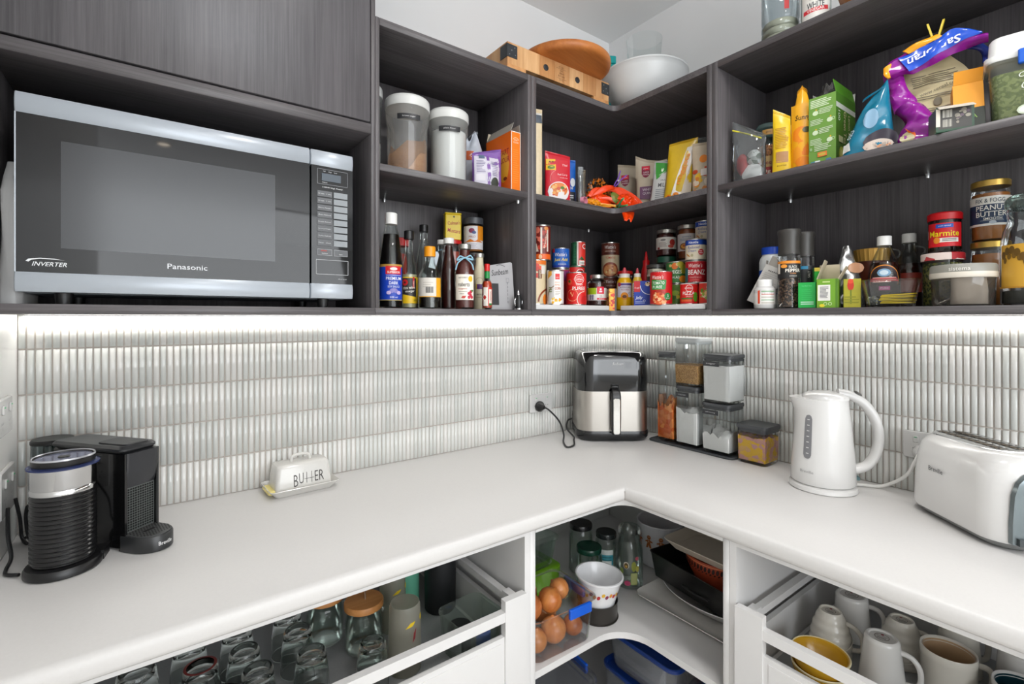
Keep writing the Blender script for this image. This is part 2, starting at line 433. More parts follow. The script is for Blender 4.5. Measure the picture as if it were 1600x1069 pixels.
# ------------------------------------------------------------------ upper cabinets in dark timber-look board
DK, LT = '#413e3f', '#686466'
WX, WY, WZ = (wood('dark_oak_board', DK, LT, a, 0.42) for a in range(3))
D = 0.30
ZB0, ZB1, ZM0, ZM1, ZT0, ZT1 = 1.376, 1.394, 1.745, 1.763, 2.114, 2.133
PINM = mat('#d8dadb', 0.25, 0.7)
def board(t, name, x0, x1, y0, y1, z0, z1, m, **k):
    c = ((x0 + x1) / 2, (y0 + y1) / 2, (z0 + z1) / 2); b = 0.0008
    q = B(); w, d, h = x1 - x0, y1 - y0, z1 - z0
    q.rbox(w, d, -h / 2, h / 2, 0.001, m, b, n=1)
    L = t.location
    return q.build(name, t, (c[0] - L[0], c[1] - L[1], c[2] - L[2]), angle=60, **k)
def pins(t, spots):
    for x, y, z, ax in spots:
        q = B(); L = t.location
        q.lathe([(0.0045, -0.011), (0.0055, -0.004), (0.0055, 0.0)], PINM, 10)
        q.tube([(0, 0, -0.006), (0.012 * ax[0], 0.012 * ax[1], -0.006)], 0.0025, PINM, 6)
        q.build('shelf_pin', t, (x - L[0], y - L[1], z - L[2]))

t = thing('microwave_cabinet', 'dark timber cabinet with a niche holding the microwave and a plain door above', 'cabinet', (-1.545, -0.15, ZB0))
board(t, 'side_panel', XL + 0.001, XL + 0.008, -D, -0.001, ZB1, 2.598, WZ)
board(t, 'side_panel', -1.2072, -1.1962, -D, -0.001, ZB1, 2.598, WZ)
board(t, 'bottom_panel', XL + 0.001, -1.1962, -D, -0.001, ZB0, ZB1, WX)
board(t, 'niche_top_panel', XL + 0.008, -1.2072, -D, -0.001, 1.832, 1.857, WX)
board(t, 'back_panel', XL + 0.008, -1.2072, -0.009, -0.001, ZB1, 1.832, WZ)
board(t, 'door', XL + 0.004, -1.2097, -D - 0.001, -D + 0.018, 1.8615, 2.594, wood('dark_oak_door', '#4d4b4e', '#6a676a', 2, 0.38))

t = thing('open_shelf_cabinet', 'dark timber open shelf unit beside the microwave with sauces and flour canisters', 'cabinet', (-0.94, -0.15, ZB0))
board(t, 'side_panel', -1.1960, -1.1850, -D, -0.001, ZB1, 2.1330, WZ)
board(t, 'side_panel', -0.7033, -0.6880, -D, -0.001, ZB1, 2.1330, WZ)
board(t, 'bottom_panel', -1.196, -0.688, -D, -0.001, ZB0, ZB1, WX)
board(t, 'top_panel', -1.185, -0.7033, -D, -0.001, ZT0, ZT1, WX)
board(t, 'shelf', -1.1845, -0.7038, -D + 0.001, -0.010, ZM0, ZM1, WX)
board(t, 'back_panel', -1.185, -0.7033, -0.009, -0.001, ZB1, ZT0, WZ)
pins(t, [(-1.06, -0.020, ZM0, (0, 1)), (-0.80, -0.02, ZM0, (0, 1)), (-0.7085, -0.255, ZM0, (1, 0)), (-1.18, -0.255, ZM0, (-1, 0))])

def ell_shape(x0, y0, fx, fy, r, n=8):
    """L-shaped outline in the wall corner: runs to x0 along the back wall and y0 along the side wall, fronts at fy and fx"""
    p = [(x0, -0.001), (x0, fy)]
    p += [(fx - r + r * sin(radians(90 * i / n)), fy - r + r * cos(radians(90 * i / n))) for i in range(n + 1)]
    p += [(fx, y0), (-0.001, y0), (-0.001, -0.001)]
    return p
def ell_board(t, name, x0, y0, f, r, z0, z1, m):
    L = t.location
    return B().prism([(x - L[0], y - L[1]) for x, y in ell_shape(x0, y0, f, f, r)], z0 - L[2], z1 - L[2], m).build(name, t)
t = thing('corner_shelf_cabinet', 'dark timber L-shaped corner shelf unit with tins below and pouches above', 'cabinet', (-0.2, -0.2, ZB0))
board(t, 'side_panel', -0.6878, -0.6696, -D, -0.001, ZB1, 2.1330, WZ)
board(t, 'side_panel', -D, -0.001, -0.6785, -0.6618, ZB1, 2.1330, WZ)
ell_board(t, 'bottom_panel', -0.6878, -0.6785, -D, 0.03, ZB0, ZB1, WX)
ell_board(t, 'shelf', -0.6694, -0.6616, -D + 0.001, 0.03, ZM0, ZM1, WX)
ell_board(t, 'top_panel', -0.6694, -0.6616, -D, 0.03, ZT0, ZT1, WX)
board(t, 'back_panel', -0.6694, -0.010, -0.009, -0.001, ZB1, ZT0, WZ)
board(t, 'back_panel', -0.009, -0.001, -0.6616, -0.001, ZB1, ZT0, WZ)
pins(t, [(-0.60, -0.02, ZM0, (0, 1)), (-0.02, -0.56, ZM0, (1, 0)), (-0.15, -0.02, ZM0, (0, 1)), (-0.664, -0.25, ZM0, (-1, 0))])
t2 = thing('tin_riser', 'white board raising the tins beside the open shelf partition', 'shelf riser', (-0.5, -0.2, ZB1))
B().rbox(0.345, 0.262, 0, 0.017, 0.004, WHITE, 0.002).build('riser_top', t2, (0.012, 0.043, 0.001)); B().box(-0.15, 0.17, 0.0, 0.02, 0, 0.002, WHITE).build('riser_foot', t2)
t2 = thing('tin_riser', 'white board raising the tins beside the pepper grinder partition', 'shelf riser', (-0.2, -0.5, ZB1))
B().rbox(0.262, 0.335, 0, 0.017, 0.004, WHITE, 0.002).build('riser_top', t2, (0.043, 0.008, 0.001)); B().box(0.0, 0.02, -0.15, 0.15, 0, 0.002, WHITE).build('riser_foot', t2)

t = thing('tall_shelf_cabinet', 'dark timber open shelf unit above the kettle and toaster', 'cabinet', (-0.15, -1.3, ZB0))
board(t, 'side_panel', -D, -0.001, -0.6970, -0.6787, ZB1, 2.1330, WZ)
board(t, 'side_panel', -D, -0.001, -1.9, -1.88, ZB1, 2.1330, WZ)
board(t, 'bottom_panel', -D, -0.001, -1.9, -0.6787, ZB0, ZB1, WY)
board(t, 'shelf', -D + 0.001, -0.010, -1.879, -0.6975, ZM0, ZM1, WY)
board(t, 'top_panel', -D, -0.001, -1.88, -0.6970, ZT0, ZT1, WY)
board(t, 'back_panel', -0.009, -0.001, -1.88, -0.6970, ZB1, ZT0, WZ)
pins(t, [(-0.25, -0.7025, ZM0, (0, 1)), (-0.02, -1.12, ZM0, (1, 0)), (-0.02, -0.78, ZM0, (1, 0))])

# ------------------------------------------------------------------ worktop
TOP = mat('#ceccca', 0.42, var=0.03, scale=220)
t = thing('worktop', 'pale L-shaped worktop with a mitred corner joint', 'countertop', (-0.6, -0.6, 0.862))
q = B(); rings = []
for s, z in ((0.006, 0.862), (0.001, 0.866), (0.0, 0.872), (0.0, 0.884), (0.002, 0.8925), (0.006, 0.8975), (0.012, 0.9)):
    rings.append([(XL + 0.001, -0.6 + s, z), (-0.6 + s, -0.6 + s, z), (-0.6 + s, -2.1, z), (-0.0015, -2.1, z), (-0.0015, -0.0015, z), (XL + 0.001, -0.0015, z)])
q.loft([[(x + 0.6, y + 0.6, z - 0.862) for x, y, z in r] for r in rings], TOP); q.build('slab', t, angle=50)
B().tube([(-0.0002, -0.0002, 0.002), (-0.0002, -0.0002, 0.0275)], 0.0009, mat('#8d8780', 0.8), 6).build('joint_seam', t)

# ------------------------------------------------------------------ base cabinets, white
FY = -0.575
GREYMAT = mat('#97999a', 0.7, var=0.12, scale=300)
def drawer(t, x0, x1, yfront, T, flip=False):
    """wide drawer seen over its open front: built along x, then turned by T for the other run"""
    zt, zr1, zr0, zp, zb = 0.716, 0.691, 0.669, 0.634, 0.46
    def add(name, parent, q): return q.build(name, parent, smooth=True, angle=40)
    fl = B().box(x0 + 0.03, x1 - 0.03, yfront + 0.02, -0.06, 0.555, 0.568, WHITE, T); d = add('drawer', t, fl)
    add('drawer_mat', d, B().box(x0 + 0.04, x1 - 0.04, yfront + 0.025, -0.07, 0.5682, 0.57, GREYMAT, T))
    sw = 0.062
    for xa, xb in ((x0, x0 + sw), (x1 - sw, x1)):
        add('front_stile', d, B().box(xa, xb, yfront, yfront + 0.018, zb, zt, WHITE, T))
    add('front_rail', d, B().box(x0 + sw, x1 - sw, yfront + 0.001, yfront + 0.018, zr0, zr1, WHITE, T))
    pq = B().box(x0 + sw, x1 - sw, yfront + 0.004, yfront + 0.016, zb, zp, WHITE, T)
    pq.box(x0 + sw + 0.012, x1 - sw - 0.012, yfront + 0.0025, yfront + 0.006, zb + 0.05, zp - 0.012, WHITE, T); add('front_panel', d, pq)
    for xa in (x0 + 0.014, x1 - 0.026):
        add('side_wall', d, B().box(xa, xa + 0.012, yfront + 0.018, -0.06, 0.545, 0.655, WHITE, T))
        s = B().box(xa - 0.002, xa + 0.016, yfront + 0.018, -0.06, 0.683, 0.700, WHITE, T)
        s.box(xa - 0.003, xa + 0.017, yfront + 0.018, yfront + 0.06, 0.676, 0.706, WHITE, T); add('side_rail', d, s)
    add('drawer_back', d, B().box(x0 + 0.026, x1 - 0.026, -0.072, -0.06, 0.568, 0.70, WHITE, T))
    return d
def cabinet(name, label, a0, a1, T, loc):
    t = thing(name, label, 'cabinet', loc)
    for n_, x0, x1, y0, y1, z0, z1 in (('side_panel', a0, a0 + 0.0165, FY, -0.002, 0.1, 0.861), ('side_panel', a1 - 0.0165, a1, FY, -0.002, 0.1, 0.861),
            ('top_rail', a0 + 0.0165, a1 - 0.0165, FY, FY + 0.1, 0.8445, 0.861), ('back_panel', a0 + 0.0165, a1 - 0.0165, -0.012, -0.002, 0.1, 0.8445), ('bottom_panel', a0 + 0.0165, a1 - 0.0165, FY, -0.012, 0.1, 0.117),
            ('kick_board', a0, a1, FY + 0.05, FY + 0.066, 0.0, 0.1)):
        B().box(x0, x1, y0, y1, z0, z1, WHITE, T).build(n_, t, smooth=False)
    drawer(t, a0 + 0.02 if name == 'glass_drawer_cabinet' else a0 + 0.0195, a1 - 0.0205, -0.588, T)
    B().box(a0 + 0.02, a1 - 0.02, -0.590, -0.572, 0.125, 0.452, WHITE, T).build('lower_drawer_front', t, smooth=False)
    return t
cabinet('glass_drawer_cabinet', 'white base cabinet whose open drawer holds drinking glasses', XL + 0.002, -0.9155, lambda p: p, (0, 0, 0))
cabinet('mug_drawer_cabinet', 'white base cabinet whose open drawer holds mugs', 0.8885, 2.0, lambda p: (p[1], -p[0], p[2]), (0, 0, 0))
t = thing('corner_base_cabinet', 'white open corner base unit with an L-shaped shelf of jars and platters', 'cabinet', (0, 0, 0))
board(t, 'side_panel', -0.9148, -0.8983, FY, -0.002, 0.1, 0.861, WHITE)
board(t, 'side_panel', FY, -0.002, -0.8885 + 0.0008, -0.8725, 0.1, 0.861, WHITE)
ell_board(t, 'top_panel', -0.898, -0.8722, FY, 0.05, 0.8445, 0.861, WHITE)
ell_board(t, 'shelf', -0.8978, -0.872, -0.56, 0.10, 0.472, 0.49, WHITE)
ell_board(t, 'bottom_panel', -0.898, -0.8722, FY, 0.10, 0.1, 0.117, WHITE)
board(t, 'back_panel', -0.898, -0.012, -0.012, -0.002, 0.117, 0.8445, WHITE)
board(t, 'back_panel', -0.012, -0.002, -0.8722, -0.002, 0.117, 0.8445, WHITE)
board(t, 'kick_board', -0.9, -0.52, -0.53, -0.515, 0.0, 0.1, WHITE); board(t, 'kick_board', -0.53, -0.515, -0.87, -0.53, 0.0, 0.1, WHITE)

# ------------------------------------------------------------------ microwave in its niche
SILV = mat('#aeb5bd', 0.3, 0.15, var=0.02)
BLACKGL = mat('#0b0b0c', 0.04, var=0.02, spec=0.4)
BLACK = mat('#161617', 0.35, var=0.08)
DGREY = mat('#3a3b3d', 0.45)
CHROME = mat('#d9d9d9', 0.12, 1.0, var=0.02)
STEEL = mat('#b9b4ad', 0.32, 1.0, var=0.05, scale=14)
PLW = mat('#d0cfcd', 0.22, var=0.01, coat=0.2)
t = thing('microwave', 'silver and black microwave with a dark glass door standing in the niche', 'microwave', (-1.548, -0.16, 1.394))
X0, X1, XS = -1.8421 + 1.548, -1.2536 + 1.548, -1.3532 + 1.548
q = B(); q.rbox(X1 - X0 - 0.01, 0.24, 0.020, 0.366, 0.006, mat('#8f959b', 0.4, 0.3), 0.004, cx=(X0 + X1) / 2, cy=0.015); q.build('body', t)
F = -0.14
def mwface(xa, xb, name):
    d = 0.036
    gq = B().box(xa + 0.002, xb, F + 0.0005, F + 0.03, 0.056, 0.335, BLACKGL); o = gq.build(name, t, smooth=False)
    def strip(z0, z1, m, bulge, nm):
        q = B(); n = 6; rings = []
        for i in range(n + 1):
            k = i / n; z = z0 + (z1 - z0) * k; e = bulge * (1 - (2 * k - 1) ** 2)
            rings.append([(xa, F + d, z), (xa, F - e + 0.002, z), (xa + 0.002, F - e, z), (xb - 0.002, F - e, z), (xb, F - e + 0.002, z), (xb, F + d, z)])
        q.loft(rings, m); q.build(nm, o, angle=50)
    strip(0.335, 0.3705, SILV, 0.004, 'top_strip'); strip(0.0215, 0.056, SILV, 0.004, 'bottom_strip')
    return o
door = mwface(X0, XS - 0.0012, 'door')
B().box(X0, X0 + 0.002, F, F + 0.03, 0.056, 0.335, SILV).build('edge_strip', door, smooth=False)
MESHM = mat('#2c2e31', 0.15, var=0.05, scale=600)
a = Art(on_front(F + 0.0005), step=0.2); wx0, wx1 = -1.7823 + 1.548, -1.4277 + 1.548
a.rect(wx0, 0.101, wx1, 0.295, MESHM); a.build(door, 'mesh_window')
a = Art(on_front(F + 0.0005), h0=0.0009)
a.text('Panasonic', -1.591 + 1.548, 0.0785, 0.0105, '#d5d8dc', w=0.068, bold=0.02); a.build(door, 'brand_lettering')
a = Art(on_front(F + 0.0005), h0=0.0009)
a.text('INVERTER', -1.797 + 1.548, 0.071, 0.0075, '#e2e4e6', w=0.046, bold=0.02, shear=0.3)
a.poly([(-0.277, 0.073), (-0.274, 0.0775), (-0.262, 0.080), (-0.240, 0.0800), (-0.228, 0.0785), (-0.242, 0.0812), (-0.262, 0.0818), (-0.276, 0.0795), (-0.280, 0.0755)], '#e2e4e6')
a.build(door, 'inverter_lettering')
pan = mwface(XS + 0.0012, X1, 'control_panel')
xa, xb = XS + 0.016, X1 - 0.013
def frame(a, x0, z0, x1, z1, th, c):
    a.rect(x0, z0, x1, z0 + th, c); a.rect(x0, z1 - th, x1, z1, c); a.rect(x0, z0, x0 + th, z1, c); a.rect(x1 - th, z0, x1, z1, c)
a = Art(on_front(F + 0.0005), step=0.2, h0=0.0009)
frame(a, xa, 0.292, xb, 0.328, 0.0008, '#8d9094')
a.rect(xa + 0.010, 0.300, xb - 0.016, 0.318, '#48525c')
for i, s in enumerate(('High', 'Med', 'Low')): a.text(s, xa + 0.016 + i * 0.013, 0.3225, 0.0028, '#d0d2d4')
a.text('Defrost', xa + 0.017, 0.2965, 0.0026, '#d0d2d4'); a.text('1100W High Power', (xa + xb) / 2, 0.2845, 0.0042, '#e4e5e6', w=0.048)
B_L = ['10 min   1 min', '10 sec   1 sec', 'Micro Power', 'Auto Reheat', 'Frozen Reheat', 'Serving/Weight', 'Turbo Defrost', 'Timer   Clock']
a.build(pan, 'display_print')
for i, s in enumerate(B_L):
    z1 = 0.276 - i * 0.0166
    bq = Art(on_front(F + 0.0005), step=0.2, h0=0.0012); bq.rect(xa, z1 - 0.0135, xa + 0.034, z1, '#57595c'); bq.text(s, xa + 0.017, z1 - 0.0068, 0.0026, '#d9dadb', w=0.029); bq.build(pan, 'button')
    bq = Art(on_front(F + 0.0005), step=0.2, h0=0.0012); bq.rect(xa + 0.038, z1 - 0.0135, xb, z1, '#8b9094'); bq.build(pan, 'button')
for s, x0, x1 in (('Stop/Reset', xa, xa + 0.034), ('Start', xa + 0.038, xb)):
    bq = Art(on_front(F + 0.0005), step=0.2, h0=0.0012); bq.rect(x0, 0.123, x1, 0.138, '#57595c'); frame(bq, x0, 0.123, x1, 0.138, 0.0008, '#a5a7aa'); bq.text(s, (x0 + x1) / 2, 0.1275, 0.003, '#d9dadb')
    if s[0] == 'S' and s[2] == 'o': bq.rect(x0 + 0.008, 0.133, x0 + 0.022, 0.1355, '#a33a34')
    bq.build(pan, 'button')
a = Art(on_front(F + 0.0005), step=0.2, h0=0.0009); frame(a, xa - 0.003, 0.078, xb + 0.002, 0.113, 0.0009, '#b9bbbd'); a.text('NN-ST641W', xb - 0.012, 0.068, 0.0026, '#b9bbbd')
a.build(pan, 'door_release_outline')
for x in (X0 + 0.06, X1 - 0.06):
    for y in (-0.10, 0.11): B().lathe([(0.012, 0.0005), (0.014, 0.021)], BLACK, 12).build('foot', t, (x, y, 0))
t = thing('plastic_bag_pack', 'white plastic wrapped pack squeezed between microwave and partition wall', 'pack', (-1.8595, -0.14, 1.3945))
q = B(); rings = []
for i in range(10):
    k = i / 9; w = 0.031 * (1 - 0.45 * max(0, k - 0.75) / 0.25) ; d = 0.16 * (1 - 0.35 * max(0, k - 0.8) / 0.2)
    rings.append([(x + 0.002 * sin(7 * k + j), y, 0.27 * k) for j, (x, y) in enumerate(rr(w, d, 0.012))])
q.loft(rings, mat('#e4e3e1', 0.35, var=0.03, scale=30, bump=0.4)); q.build('pack_body', t)

# ------------------------------------------------------------------ power outlets and cords
def outlet(label, f, loc, rz, w=0.112, h=0.072, group=None):
    t = thing('power_outlet', label, 'power outlet', loc, rz)
    B().rbox(w, h, 0, 0.008, 0.006, PLW, 0.002, T=lambda p: (p[0], -p[2], p[1])).build('cover_plate', t)
    for x in (-w * 0.25, w * 0.25):
        s = B(); s.rbox(0.012, 0.018, 0.008, 0.0115, 0.003, PLW, 0.001, cx=x, cy=h * 0.22, T=lambda p: (p[0], -p[2], p[1])); s.box(x - 0.003, x + 0.003, -0.0125, -0.011, h * 0.22 + 0.004, h * 0.22 + 0.006, mat('#3fa46a', 0.4)); s.build('switch', t)
        a = Art(on_front(-0.008)); 
        for dx, dz, rt in ((-0.005, -0.010, 30), (0.005, -0.010, -30), (0, -0.020, 0)):
            c, s_ = cos(radians(rt)), sin(radians(rt)); pp = [(-0.001, -0.003), (0.001, -0.003), (0.001, 0.003), (-0.001, 0.003)]
            a.poly([(x + dx + u * c - v * s_, dz + u * s_ + v * c) for u, v in pp], '#4a4a4a')
        a.build(t, 'socket_slots')
    return t
outlet('white double power outlet on the tiles with a black plug in it', None, (-0.4085, -0.006, 1.031), 0)
outlet('white power outlet on the tiles behind the toaster', None, (-0.006, -1.122, 1.03), radians(-90))
outlet('white upper power outlet on the painted partition', None, (XL + 0.0006, -0.155, 1.178), radians(90))
outlet('white lower power outlet with adaptor on the painted partition', None, (XL + 0.0006, -0.135, 1.03), radians(90), 0.112, 0.09)
CORD = mat('#1c1c1d', 0.4)
t = thing('black_plug', 'black round plug with air fryer cord looping onto the worktop', 'plug', (-0.4226, -0.0155, 1.019))
B().lathe([(0.019, 0), (0.021, 0.004), (0.020, 0.012), (0.012, 0.020), (0.008, 0.032), (0.006, 0.034)], BLACK, 20, T=lambda p: (p[0], -p[2], p[1])).build('plug_body', t)
pts = curve([(-0.4226, -0.047, 1.019), (-0.42, -0.075, 1.012), (-0.405, -0.115, 0.975), (-0.40, -0.135, 0.93), (-0.415, -0.150, 0.9048), (-0.452, -0.208, 0.9042), (-0.415, -0.205, 0.9042), (-0.362, -0.150, 0.9042), (-0.330, -0.115, 0.906), (-0.332, -0.080, 0.93), (-0.312, -0.062, 0.955), (-0.290, -0.062, 0.962)])
B().tube([(x + 0.4226, y + 0.0155, z - 1.019) for x, y, z in pts], 0.0034, CORD).build('cord', t)
WCORD = mat('#e9e8e4', 0.35)
t = thing('white_plug', 'white plug and kettle cord plugged in behind the toaster', 'plug', (-0.0155, -1.108, 1.012))
B().lathe([(0.019, 0), (0.021, 0.004), (0.018, 0.014), (0.010, 0.022), (0.007, 0.034), (0.005, 0.036)], PLW, 20, T=lambda p: (-p[2], p[0], p[1])).build('plug_body', t)
pts = curve([(-0.05, -1.108, 1.012), (-0.063, -1.104, 0.995), (-0.055, -1.085, 0.955), (-0.045, -1.05, 0.922), (-0.048, -1.02, 0.9055), (-0.066, -0.99, 0.9048), (-0.083, -0.972, 0.9048)])
B().tube([(x + 0.0155, y + 1.108, z - 1.012) for x, y, z in pts], 0.0042, WCORD).build('cord', t)
t = thing('appliance_cable', 'black cord looping from partition outlet down behind the milk frother', 'cord', (-1.86, -0.09, 0.903))
pts = curve([(-1.874, -0.155, 1.0), (-1.868, -0.19, 0.96), (-1.862, -0.20, 0.92), (-1.866, -0.215, 0.9048), (-1.862, -0.24, 0.9042), (-1.843, -0.256, 0.9045)])
B().tube([(x + 1.86, y + 0.09, z - 0.903) for x, y, z in pts], 0.0031, CORD).build('cord', t)
t = thing('appliance_cable', 'black coffee machine cord coiled on the worktop beside the partition', 'cord', (-1.84, -0.06, 0.903))
pts = curve([(-1.874, -0.09, 1.0), (-1.868, -0.085, 0.955), (-1.866, -0.08, 0.915), (-1.856, -0.095, 0.9042), (-1.866, -0.06, 0.9042), (-1.84, -0.03, 0.9042), (-1.815, -0.055, 0.9042), (-1.848, -0.095, 0.906), (-1.857, -0.10, 0.955), (-1.853, -0.105, 0.985), (-1.846, -0.112, 0.955), (-1.842, -0.120, 0.915)])
B().tube([(x + 1.84, y + 0.06, z - 0.903) for x, y, z in pts], 0.0031, CORD).build('cord', t)

# ------------------------------------------------------------------ coffee machine and milk frother
t = thing('coffee_machine', 'black capsule coffee machine with a perforated drip tray', 'coffee machine', (-1.731, -0.150, 0.9), radians(38))
GB = mat('#121213', 0.08, var=0.03, coat=0.4)
MB_ = mat('#232427', 0.4, var=0.06)
q = B(); q.rbox(0.064, 0.20, 0.002, 0.196, 0.006, GB, 0.003, cy=0.003); q.build('body', t)
q = B(); q.rbox(0.074, 0.205, 0.196, 0.210, 0.012, mat('#2a2b2d', 0.3), 0.005); q.build('top_cover', t)
q = B(); q.rbox(0.05, 0.085, 0.209, 0.2125, 0.012, MB_, 0.001, cy=-0.055); q.lathe([(0.0135, 0.2125), (0.0135, 0.2128)], BLACK, 18, T=lambda p: (p[0], p[1] * 0.6 - 0.085, p[2])); q.build('lever_lid', t)
q = B(); rings = []
for z, dp in ((0.125, 0.0), (0.14, 0.006), (0.165, 0.010), (0.196, 0.010)):
    rings.append([(0.032 * sin(radians(-90 + 180 * i / 12)), -0.097 - dp - 0.004 * cos(radians(-90 + 180 * i / 12)), z) for i in range(13)] + [(0.032, -0.09, z), (-0.032, -0.09, z)])
q.loft(rings, mat('#2d2e31', 0.28)); q.build('brew_head', t)
q = B()
for s in (-1, 1): q.box(s * 0.0325 - 0.0025, s * 0.0325 + 0.0025, -0.106, -0.09, 0.002, 0.196, GB)
q.build('side_cheeks', t, smooth=False)
q = B(); q.box(-0.029, 0.029, -0.1005, -0.097, 0.035, 0.125, mat('#565a58', 0.35)); q.build('splash_grid', t, smooth=False)
q = B()
for i in range(11):
    for j in range(17):
        q.box(-0.0255 + i * 0.0049, -0.0255 + i * 0.0049 + 0.0034, -0.1011, -0.1006, 0.038 + j * 0.0051, 0.038 + j * 0.0051 + 0.0035, mat('#050505', 0.9))
o = q.build('grid_holes', bpy.data.objects['splash_grid'], smooth=False); o['kind'] = 'stuff'
foot = [(-0.036, -0.095)] + [(0.036 * sin(radians(-90 + 180 * i / 16)), -0.125 - 0.046 * cos(radians(-90 + 180 * i / 16))) for i in range(17)] + [(0.036, -0.095)]
q = B(); q.loft([at_z([(x * k, -0.095 + (y + 0.095) * k) for x, y in foot], z) for k, z in ((0.96, 0.001), (1.0, 0.004), (1.0, 0.030), (0.97, 0.033))], mat('#2a2b2c', 0.35)); q.build('drip_tray', t)
DT = bpy.data.objects['drip_tray']
q = B(); q.loft([at_z([(x * 0.92, -0.097 + (y + 0.095) * 0.92) for x, y in foot], z) for z in (0.0331, 0.0345)], mat('#4a4b4b', 0.35)); q.build('drip_grid', DT)
q = B()
for i in range(11):
    for j in range(12):
        x, y = -0.028 + i * 0.0056 + (j % 2) * 0.0028, -0.102 - j * 0.0048
        if y > -0.125 - 0.040 * sqrt(max(0, 1 - (x / 0.034) ** 2)) and abs(x) < 0.031: q.add(*[[(x + 0.0017 * cos(k * pi / 3), y + 0.0017 * sin(k * pi / 3), 0.0347) for k in range(6)], [(0, 1, 2, 3, 4, 5)]], mat('#050505', 0.9))
q.box(-0.011, 0.011, -0.128, -0.121, 0.0346, 0.0349, mat('#050505', 0.9))
o = q.build('drip_holes', DT, smooth=False); o['kind'] = 'stuff'
def trayf(u, v, h):
    a = u / 0.042; return ((0.036 + h) * sin(a), -0.125 - (0.046 + h) * cos(a), v)
Art(trayf).text('Breville', -0.002, 0.017, 0.0075, '#e6e6e6', w=0.030, bold=0.02).build(DT, 'lettering')
q = B(); q.lathe([(0.035, 0.01), (0.035, 0.195), (0.033, 0.197), (0.031, 0.195), (0.031, 0.012)], glass('#dfe5e6', 0.7), 24, cap0=False, cap1=False); q.build('water_tank', t, (-0.005, 0.145, 0), label='clear water tank')
B().lathe([(0.0365, 0.197), (0.0365, 0.203), (0.034, 0.206), (0.0, 0.207)], BLACK, 24).build('tank_lid', t, (-0.005, 0.145, 0))
t = thing('milk_frother', 'black ribbed milk frother with a chrome band on its round base', 'milk frother', (-1.782, -0.263, 0.9), radians(-10))
q = B(); q.lathe([(0.053, 0.0005), (0.056, 0.003), (0.056, 0.012), (0.053, 0.017), (0.046, 0.019)], BLACK, 36); q.box(0.03, 0.056, 0.012, 0.05, 0.0005, 0.018, BLACK); q.build('power_base', t)
prof = [(0.042, 0.018), (0.0455, 0.022)]
for i in range(15):
    z = 0.024 + i * 0.0082; prof += [(0.0455, z), (0.0475, z + 0.0022), (0.0475, z + 0.0050), (0.0455, z + 0.0072)]
prof += [(0.046, 0.148)]
B().lathe(prof, mat('#19191a', 0.2, var=0.05), 44).build('ribbed_body', t)
B().lathe([(0.046, 0.148), (0.0475, 0.149), (0.0475, 0.156), (0.0462, 0.158), (0.0475, 0.160), (0.0475, 0.192), (0.049, 0.195)], CHROME, 44).build('chrome_band', t)
B().lathe([(0.045, 0.1925), (0.052, 0.195), (0.052, 0.1975), (0.046, 0.199)], glass('#5f6fb0', 0.6, haze=0.45), 44).build('lid_rim', t, label='bluish clear lid rim')
q = B(); q.lathe([(0.044, 0.1975), (0.0455, 0.202), (0.0455, 0.210), (0.0435, 0.2125), (0.0425, 0.209), (0.010, 0.208), (0.008, 0.211), (0.0, 0.2115)], BLACK, 40); q.build('lid', t)
B().lathe([(0.0405, 0.2092), (0.0405, 0.2096)], glass('#c9cde6', 0.6, haze=0.25), 40).build('lid_window', t)
B().lathe([(0.0458, 0.2105), (0.0445, 0.2133), (0.0428, 0.2118)], mat('#b9bac0', 0.25, 0.5), 40, cap0=False, cap1=False).build('lid_ring', t)

# ------------------------------------------------------------------ butter dish
CER = mat('#cfcdc8', 0.18, var=0.015, coat=0.3)
t = thing('butter_dish', 'white lidded ceramic butter dish lettered on its side', 'butter dish', (-1.322, -0.075, 0.9), radians(3))
q = B()
q.loft([at_z(rr(w, d, 0.012), z) for w, d, z in ((0.145, 0.085, 0.0005), (0.150, 0.09, 0.004), (0.178, 0.117, 0.020), (0.176, 0.115, 0.0215), (0.170, 0.108, 0.019), (0.150, 0.088, 0.0075))], CER); q.build('dish', t)
q = B(); q.loft([at_z(rr(w, d, r), z) for w, d, r, z in ((0.146, 0.083, 0.010, 0.0082), (0.147, 0.083, 0.010, 0.012), (0.136, 0.070, 0.012, 0.070), (0.131, 0.065, 0.012, 0.076), (0.120, 0.055, 0.012, 0.079))], CER); lid = q.build('lid', t)
B().tube(curve([(-0.024, 0, 0.078), (-0.022, 0, 0.090), (-0.012, 0, 0.095), (0.012, 0, 0.095), (0.022, 0, 0.090), (0.024, 0, 0.078)], 4), 0.0042, CER).build('handle', lid)
sf = lambda u, v, h: (u, -0.0415 + (v - 0.012) * 0.0065 / 0.058 - h, v)
a = Art(sf, step=0.1)
x = -0.028
for ch, w, h, dz in (('B', 0.0105, 0.030, -0.004), ('U', 0.0115, 0.027, 0), ('t', 0.010, 0.027, 0), ('t', 0.010, 0.027, 0), ('E', 0.0085, 0.027, 0), ('R', 0.012, 0.027, 0)):
    if ch == 't':
        a.rect(x + w / 2 - 0.0006, 0.026, x + w / 2 + 0.0006, 0.054, '#3a3533'); a.rect(x - 0.001, 0.0365, x + w + 0.001, 0.0377, '#3a3533')
    else: a.text(ch, x + w / 2, 0.040 + dz, h, '#3a3533', w=w, bold=-0.02)
    x += w + 0.003
a.build(lid, 'lettering')
q = B(); q.rbox(0.022, 0.07, 0.0078, 0.0185, 0.006, mat('#e9d98a', 0.4), 0.003, cx=-0.0605, cy=0.0); q.build('butter', t, (-0.0175, 0, 0))

